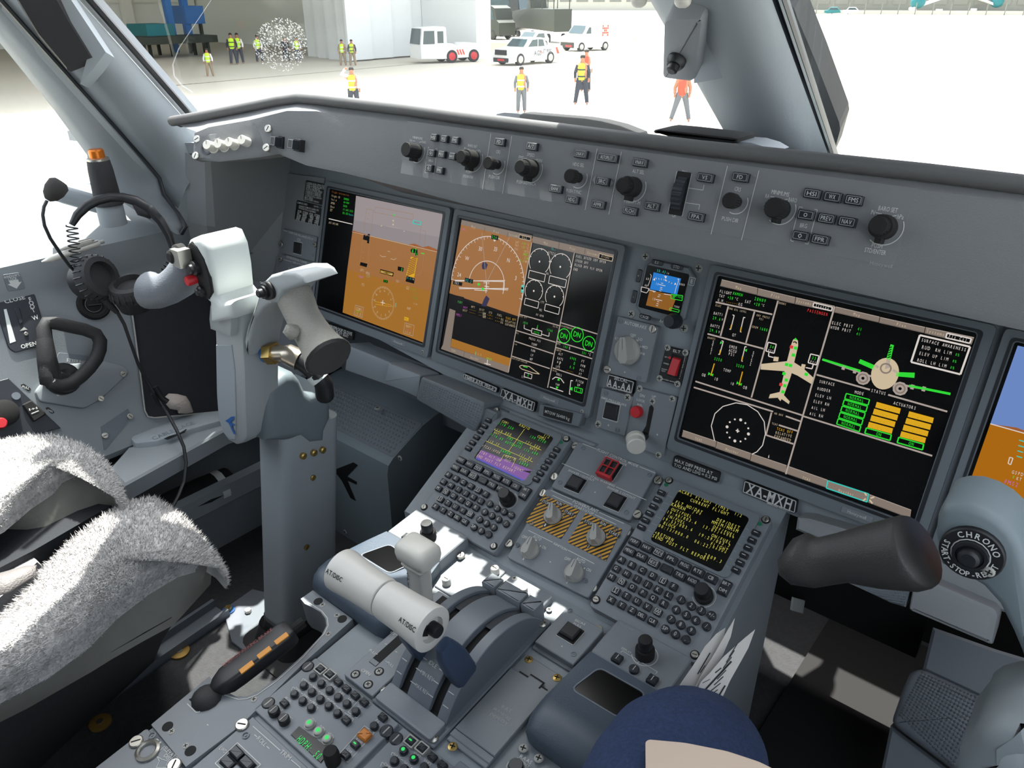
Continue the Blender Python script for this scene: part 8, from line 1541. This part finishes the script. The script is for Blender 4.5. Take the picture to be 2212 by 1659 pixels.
def ex_van(o,P,g,L,d,w):
    Xs = []
    for i in range(4):
        for j in range(5):
            if (i in (0,3) and j != 2) or (i in (1,2) and j in (1,2,3)): Xs.append((0,0,'#',[(-.10+.07*i,.42+.065*j),(-.045+.07*i,.42+.065*j),(-.045+.07*i,.475+.065*j),(-.10+.07*i,.475+.065*j)],'vest_orange',0))
    marks(o,P,g,Xs+[(.42,.42,'apronX',.2,'knob_grey',.8)])
    b = MB(); b.face([P.w(*g((1.26,.10)),-.15)+d*.04,P.w(*g((1.26,.10)),-w+.15)+d*.04,P.w(*g((1.26,.26)),-w+.15)+d*.04,P.w(*g((1.26,.26)),-.15)+d*.04]); b.build('grille','black',o,0); b = MB(); b.face([P.w(*g((1.26,.13)),-.4)+d*.06,P.w(*g((1.26,.13)),-1.2)+d*.06,P.w(*g((1.26,.18)),-1.2)+d*.06,P.w(*g((1.26,.18)),-.4)+d*.06]); b.build('plate','red',o,0)
vehicle('cargo_van','tall white cargo van with a red dotted X on its side','van',(1307,108.9),(1256,111.4),2.05,[(-.33,.1),(-.34,.82),(-.25,.86),(.60,.84),(.74,.72),(.95,.48),(1.2,.42),(1.26,.3),(1.26,.1)],'car_white',(0,1),[[(.62,.5),(.64,.68),(.72,.68),(.84,.5)]],((.95,.5),(.76,.72)),.36,'knob_grey',ex_van)
def ex_tug(o,P,g,L,d,w):
    for i in range(3): marks(o,P,g,[(0,0,'#',[(.42+.12*i,.3),(.48+.12*i,.3),(.56+.12*i,.5),(.5+.12*i,.5)],'vest_orange',0)])
    c = P.w(*g((1.45,0)),-w/2); b = MB(); b.box(P.w(*g((1.75,1.0)),-w/2),(.1,.1,.1)); b.build('beacon','orange',o,0)
    b = MB(); b.prism(P,[g(q) for q in ((1.36,.75),(1.36,1.18),(1.62,1.18),(1.62,.75))],.0,.03); b.build('door_window','car_glass',o,0)
vehicle('aircraft_tug','white airport tow tractor with cab at its left end and red wheels','tractor',(1024,134),(977,136),1.9,[(-.32,.2),(-.34,.62),(-.1,.72),(.3,.72),(.36,.6),(.7,.6),(.95,.72),(1.2,.72),(1.22,1.3),(1.3,1.34),(2.25,1.3),(2.36,.7),(2.36,.18),(1.4,.15)],'car_white',(0,1),[[(1.75,.72),(1.75,1.2),(2.2,1.2),(2.26,.72)]],((2.36,.7),(2.26,1.26)),.42,'red',ex_tug)
vehicle('coach','long black and green coach behind the fence','bus',(955,74),(1088,79),2.6,[(-.15,.07),(-.16,.42),(-.1,.47),(1.12,.48),(1.2,.40),(1.24,.1),(1.1,.06)],'bus_dark',(.1,.95),[[(.02,.26),(.02,.4),(.2,.4),(.2,.26)],[(.5,.26),(.5,.4),(1.08,.41),(1.1,.26)]],((1.24,.16),(1.2,.4)),.5,'tyre',lambda o,P,g,L,d,w: marks(o,P,g,[(0,0,'#',[(.22,.12),(.22,.46),(.47,.46),(.47,.12)],'leafy',0)]))
vehicle('army_truck','dark green truck in front of the black coach','truck',(1030,84),(1064,86),2.3,[(-.2,.2),(-.2,1.0),(-.1,1.15),(.9,1.2),(1.15,1.1),(1.25,.7),(1.4,.6),(1.4,.15)],'truck_dark',(0,1),[[(.7,.7),(.7,1.05),(1.02,1.05),(1.12,.7)]],None,.5,'truck_dark')
vehicle('jeep','dark open jeep behind the white pickup','jeep',(1182,92),(1118,84),1.9,[(-.2,.12),(-.2,.36),(.55,.36),(.6,.52),(.64,.52),(.68,.36),(1.2,.32),(1.24,.14)],'truck_dark',(0,1),[],None,.42,'truck_dark',lambda o,P,g,L,d,w: (lambda b: ([b.tube([P.w(*g((x,.34)),h),P.w(*g((x,.56)),h)],.05,5) for x in (-.15,.2,.5) for h in (-.1,-w+.1)],[b.tube([P.w(*g((-.15,.56)),h),P.w(*g((.5,.56)),h)],.05,5) for h in (-.1,-w+.1)],b.build('roll_bars','truck_dark',o,0)))(MB()))
vehicle('small_car','white car half hidden behind the pickup cab','car',(1178,104),(1150,106),1.7,[(-.3,.1),(-.3,.42),(0,.72),(.6,.72),(.95,.45),(1.3,.4),(1.3,.1)],'car_white',(0,1),[[(.05,.46),(.12,.66),(.55,.66),(.8,.46)]],((.93,.46),(.62,.71)),.32)
# grass strip, palm, fence, far buildings
b = MB(); b.face([gp_(*p)+A(0,0,.03) for p in ((962,118),(1100,112),(1120,92),(955,96))]); o = b.build('grass_strip','grass_dry',smooth=0); tag(o,'strip of dry yellow grass between the tug and the pickup','grass',kind='stuff')
p = gp_(963,108); b = MB(); b.tube([p,p+A(0,0,2.2)],.16,6); o = b.build('palm_tree','khaki',smooth=1); tag(o,'small palm with spiky yellow green crown beside the hangar corner','palm'); b = MB()
for i in range(26):
    a_ = 2.4*i; e = .2+.8*(i % 5)/5; t = p+A(0,0,2.2); q = t+A(math.cos(a_)*math.cos(e),math.sin(a_)*math.cos(e),math.sin(e))*1.5; s = A(-math.sin(a_),math.cos(a_),0)*.09; b.face([t-s,t+s,q])
b.build('crown','grass_dry',o,0)['kind'] = 'stuff'
mat('far_wall','a9a9a0',.9); mat('far_dark','6f716c',.9)
FY = lambda px,D: (lambda d: A(CAM[0]+d[0]/np.hypot(d[0],d[1])*D,CAM[1]+d[1]/np.hypot(d[0],d[1])*D,GROUND))(ray(px,0))
def far(name,px0,px1,D,h,m,label,cat,rows=0,deep=8):
    a,c = FY(px0,D),FY(px1,D); U = nrm(c-a); P = PL(a,U,(0,0,1)); W_ = np.linalg.norm(c-a); b = MB(); b.prism(P,rr(0,0,W_,h),-deep,0,bottom=True); o = b.build(name,m,smooth=0); tag(o,label,cat)
    if rows:
        n = max(3,int(W_/6))
        for i in range(n): b = MB(); b.prism(P,rr(W_*(i+.15)/n,h*.35,W_*(i+.85)/n,h*.7),.0,.2); b.build('window','far_dark',o,0)
    return o
far('terminal_building',955,1420,330,8.5,'far_wall','long pale terminal building on the far side of the apron','building',1)
far('warehouse',1720,2240,320,6.5,'far_dark','low dark building far behind the right windscreen','building',1)
a,c = FY(1700,265),FY(2260,265); U = nrm(c-a); P = PL(a,U,(0,0,1)); W_ = np.linalg.norm(c-a); o = thing('perimeter_fence','thin perimeter fence along the far edge of the apron','fence',a)
for i in range(16): b = MB(); b.box(P.w(W_*i/15,1.5,0),(.25,.25,3.0)); b.build('post','far_dark',o,0)
b = MB(); b.prism(P,rr(0,.1,W_,1.1),-.1,.1,bottom=True); b.build('base_rail','far_wall',o,0)
for px,m,lab in ((1792,'teal_tarp','small green car parked at the far fence'),(1832,'car_white','small white car parked at the far fence')):
    a = FY(px,258); c = FY(px+9,258); U = nrm(c-a); P = PL(a,U,(0,0,1)); b = MB(); b.prism(P,[(0,.3),(-.9,.5),(-.9,1.1),(0,1.2),(.6,1.9),(2.4,1.9),(3.2,1.2),(3.6,.5)],-1.6,0,.1,True); o = b.build('parked_car',m,smooth=.5); tag(o,lab,'car'); b = MB(); b.prism(P,[(.3,1.2),(.7,1.75),(2.3,1.75),(2.9,1.2)],-1.62,.02); b.build('side_window','car_glass',o,0)
for i,(px,k_) in enumerate(((2006,1),(2122,-1))):
    p = gp_(px,29 if i == 0 else 27); o = thing('passenger_stairs','white mobile airstairs with teal canopy far across the apron, %s of the pair' % ('left','right')[i],'stairs',p); R_ = nrm(A(MC[0][0],MC[0][1],0))*k_
    b = MB(); b.loft([[p+R_*x+A(0,0,z)+np.cross(R_,A(0,0,1))*w for x,z in ((-6,1),(-6,1.6),(4,5),(5,4.6))] for w in (-1,1)]); b.build('ramp','car_white',o,0)
    b = MB(); b.ball(p+R_*-4+A(0,0,3.2),(2.2,2.2,2.0)); b.build('canopy','teal_tarp',o,1)
    for x in (-5,3): b = MB(); b.box(p+R_*x+A(0,0,.6),(1.6,1.6,1.2)); b.build('undercarriage','car_white',o,0)
p = gp_(1371,88); b = MB(); b.lathe(PL(p,(1,0,0),(0,1,0)),0,0,[(.45,0),(.45,.08),(.28,.1),(.1,1.2),(.04,1.5)],12); o = b.build('traffic_cone','knob_grey',smooth=.5); tag(o,'grey traffic cone right of the cargo van','cone')
# people
def person(label,foot,head_y,vest,trousers='navy',shirt='navy',arm=0,stride=.12,group=None):
    F_ = gp_(*foot); n = CAM-F_; n[2] = 0; n = nrm(n); top = onplane(foot[0],head_y,F_,n); H = max(1.45,min(2.0,top[2]-GROUND)); s = H/1.75; R_ = A(n[1]*-1,n[0],0)*-1; W = lambda x,y,z: F_+R_*x*s+n*y*s+A(0,0,z*s)
    J = [W(0,0,.95),W(0,0,1.2),W(0,0,1.42),W(0,.01,1.52),W(0,.02,1.64),W(0,.02,1.74)]; ra = [.15,.15,.15,.06,.095,.07]; E = [(0,1),(1,2),(2,3),(3,4),(4,5)]
    for sd in (-1,1):
        k = len(J); J += [W(sd*.10,0,.90),W(sd*.11+stride*.3*sd,.06*sd,.48),W(sd*.11+stride*sd*.6,0,.09),W(sd*.11+stride*sd*.6,.14,.04)]; ra += [.10,.075,.05,.045]; E += [(0,k),(k,k+1),(k+1,k+2),(k+2,k+3)]
        k = len(J)
        if arm and sd == arm: J += [W(sd*.2,0,1.40),W(sd*.40,.05,1.52),W(sd*.20,.12,1.74),W(sd*.14,.14,1.76)]
        else: J += [W(sd*.2,0,1.40),W(sd*.27,-.03,1.14),W(sd*.26,.08,.90),W(sd*.25,.1,.81)]
        ra += [.065,.05,.04,.045]; E += [(2,k),(k,k+1),(k+1,k+2),(k+2,k+3)]
    me = bpy.data.meshes.new('person'); me.from_pydata([tuple(j-F_) for j in J],E,[]); o = bpy.data.objects.new('person',me); COL.objects.link(o); o.location = tuple(F_)
    md = o.modifiers.new('skin','SKIN');
    for i,r in enumerate(ra): me.skin_vertices[0].data[i].radius = (r*s,r*s*.85 if i < 3 else r*s)
    me.skin_vertices[0].data[0].use_root = True; sb = o.modifiers.new('sub','SUBSURF'); sb.levels = sb.render_levels = 1; me.materials.append(MATS['skin']); tag(o,label,'person',group)
    C_ = lambda pts,r,nm,m: (lambda b: (b.tube(pts,r,10),b.build(nm,m,o,1)))(MB())[1]
    C_([W(0,0,.90),W(0,0,1.1),W(0,0,1.3),W(0,0,1.44),W(0,0,1.49)],[(.185*s,.15*s),(.18*s,.145*s),(.2*s,.16*s),(.19*s,.14*s),(.09*s,.09*s)],'vest',vest)
    if vest == 'vest_lime':
        for z in (1.0,1.24): C_([W(0,0,z),W(0,0,z+.05)],[(.2*s,.166*s)]*2,'reflective_band','navy' if shirt == 'navy' else 'shirt')
    for sd in (-1,1):
        C_([W(sd*.09,0,.95),W(sd*.11+stride*.3*sd,.06*sd,.48),W(sd*.11+stride*sd*.6,0,.07)],[.125*s,.092*s,.075*s],'trouser_leg',trousers)
        C_(([W(sd*.17,0,1.42),W(sd*.40,.05,1.52),W(sd*.24,.11,1.70)] if arm == sd else [W(sd*.17,0,1.42),W(sd*.27,-.03,1.14),W(sd*.265,.05,.96)]),[.078*s,.062*s,.052*s],'sleeve',shirt)
    b = MB(); b.ball(W(0,-.005,1.70),(.105*s,.105*s,.09*s),10,6); b.build('hair','hair',o,1); return o
person('person raising an arm, in dark vest with lime bands, just above the glareshield hood',(767,245),146,'vest_lime','navy','shirt',1)
person('person in grey with lime striped vest walking towards the aircraft in the sun',(1126,243),145,'vest_lime','grey_cloth','grey_cloth',0,.05)
person('person in dark clothes and lime vest standing in the middle of the sunny apron',(1255,226),120,'vest_lime','navy','navy',0,.2)
person('person in orange vest half hidden behind the one in dark clothes',(1264,198),108,'vest_orange','navy','shirt',0,.1)
person('person in orange vest striding under the box of the centre post',(1468,262),150,'vest_orange','grey_cloth','skin',0,.35)
person('person in lime vest and khaki trousers alone at the hangar shadow',(455,165),105,'vest_lime','khaki','shirt')
person('person in lime vest at the white hangar doors, left one of the pair',(742,142),86,'vest_lime','khaki','khaki'); person('person in lime vest at the white hangar doors, right one of the pair',(763,142),86,'vest_lime','khaki','navy')
person('person in lime vest inside the hangar, left one of the pair',(507,140),72,'vest_lime','navy','navy'); person('person in lime vest inside the hangar, right one of the pair',(520,138),72,'vest_lime','navy','shirt')
person('person in pale vest behind the droplet patch, nearest its left edge',(562,135),76,'vest_lime','navy','shirt'); person('person in dark clothes behind the droplet patch, near its middle',(620,134),80,'navy','navy','navy'); person('person in pale vest behind the right edge of the droplet patch',(645,134),80,'vest_lime','grey_cloth','shirt')
# ================================================================ knee, card and papers
j7 = Z(1100,1280,.27125)
hip,knee,ank = A(.40,-1.03,-.33),atz(1468,1645,-.34),A(.30,-.42,-.70)
J = [hip,hip*.5+knee*.5+A(0,0,.015),knee,knee*.55+ank*.45+A(.0,.02,0),ank,ank+A(.02,.17,-.07)]
o = MB(); kd = nrm(knee-hip); b = MB(); b.tube([hip-kd*.05,hip*.6+knee*.4,hip*.25+knee*.75,knee-kd*.03,knee+kd*.035+A(.01,0,-.012),knee+kd*.055+A(.015,0,-.07),knee*.7+ank*.3+A(.01,.01,0),knee*.35+ank*.65,ank],[.11,.103,.094,.089,.079,.072,.068,.06,.055],28)
lg = b.build('person','denim',smooth=2.5,sub=1); tag(lg,'bent knee of a seated person in blue jeans beside the pedestal','person')
b = MB(); b.tube([ank+A(0,-.06,-.03),ank+A(.01,.03,-.035),ank+A(.02,.12,-.06),ank+A(.025,.17,-.075)],[.04,.052,.045,.025],14); b.build('shoe','black',lg,1)
CDP = PL(atz(1400,1600,-.235),A(.85,-.22,-.03),A(.25,.95,.25)); b = MB()
b.prism(CDP,rounded(P2(CDP,[(1395,1720),(1394,1602),(1402,1597),(1480,1604),(1570,1622),(1640,1645),(1720,1685),(1700,1760),(1420,1790)]),.004),-.0012,0,.0003,True); o = b.build('card','card',smooth=.5); tag(o,'blank beige card resting on the denim leg at the bottom','card')
PPn = nrm(A(.45,-.80,.40)); PO = aty(1540,1450,-.40); PU = nrm(np.cross(A(0,0,1),PPn)); S0 = PL(PO,PU,np.cross(PPn,PU))
def sheet(px,h,label,prints=(),bend=.0):
    P = S0.up(h); b = MB(); b.prism(P,P2(P,[j7(*p) for p in px]),-.0008,0,0,True); o = b.build('folded_paper','paper',smooth=.3); tag(o,label,'paper'); T = TX(P,.0005)
    for (p,q,w_) in prints: T.pl(j7(*p),j7(*q),w_,col='lettering_dark')
    T.done('print',o)
sheet([(1355,745),(1370,720),(1480,560),(1560,430),(1650,330),(1722,282),(1690,480),(1580,640),(1500,760),(1460,960),(1345,960)],-.012,'rear folded paper sheet standing between pedestal and knee',(((1500,650),(1600,480),.0012),((1520,640),(1560,580),.0009)))
sheet([(1480,760),(1540,640),(1640,480),(1740,300),(1797,205),(1765,350),(1700,500),(1580,690),(1500,960),(1460,960)],-.004,'middle folded paper sheet standing between pedestal and knee')
pr_ = [((1500,840),(1770,548),.0018),((1540,720),(1600,690),.0006)]
for i in range(9): pr_.append(((1560+24*i,860-45*i+12),(1640+22*i,800-52*i+25),.0009))
pr_ += [((1610,920),(1720,740),.0016),((1640,640),(1690,600),.0012)]
sheet([(1525,715),(1600,640),(1700,520),(1800,430),(1880,360),(1957,298),(1905,440),(1850,540),(1760,700),(1640,960),(1465,960),(1465,862)],.006,'front folded sheet with dense printed lines beside the knee',pr_)
# pale plate as a sun patch on the flank, black sheet as footwell shade
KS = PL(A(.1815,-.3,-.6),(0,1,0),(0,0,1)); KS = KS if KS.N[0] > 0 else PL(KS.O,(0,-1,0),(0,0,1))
b = MB(); b.prism(KS,rounded(P2(KS,[(1713,1290),(1738,1297),(1733,1325),(1709,1318)]),.003),-.002,.001); o = b.build('flank_sun_patch','white_paint',smooth=.3); tag(o,'small pale plate standing in for a patch of sun on the flank of the console','sun patch')
b = MB(); b.box((.64,-.30,FLOOR+.006),(.90,1.36,.012)); o = b.build('footwell_shade','blackmatte',smooth=0); tag(o,'black sheet added over the copilot footwell floor as its shade','shade sheet')
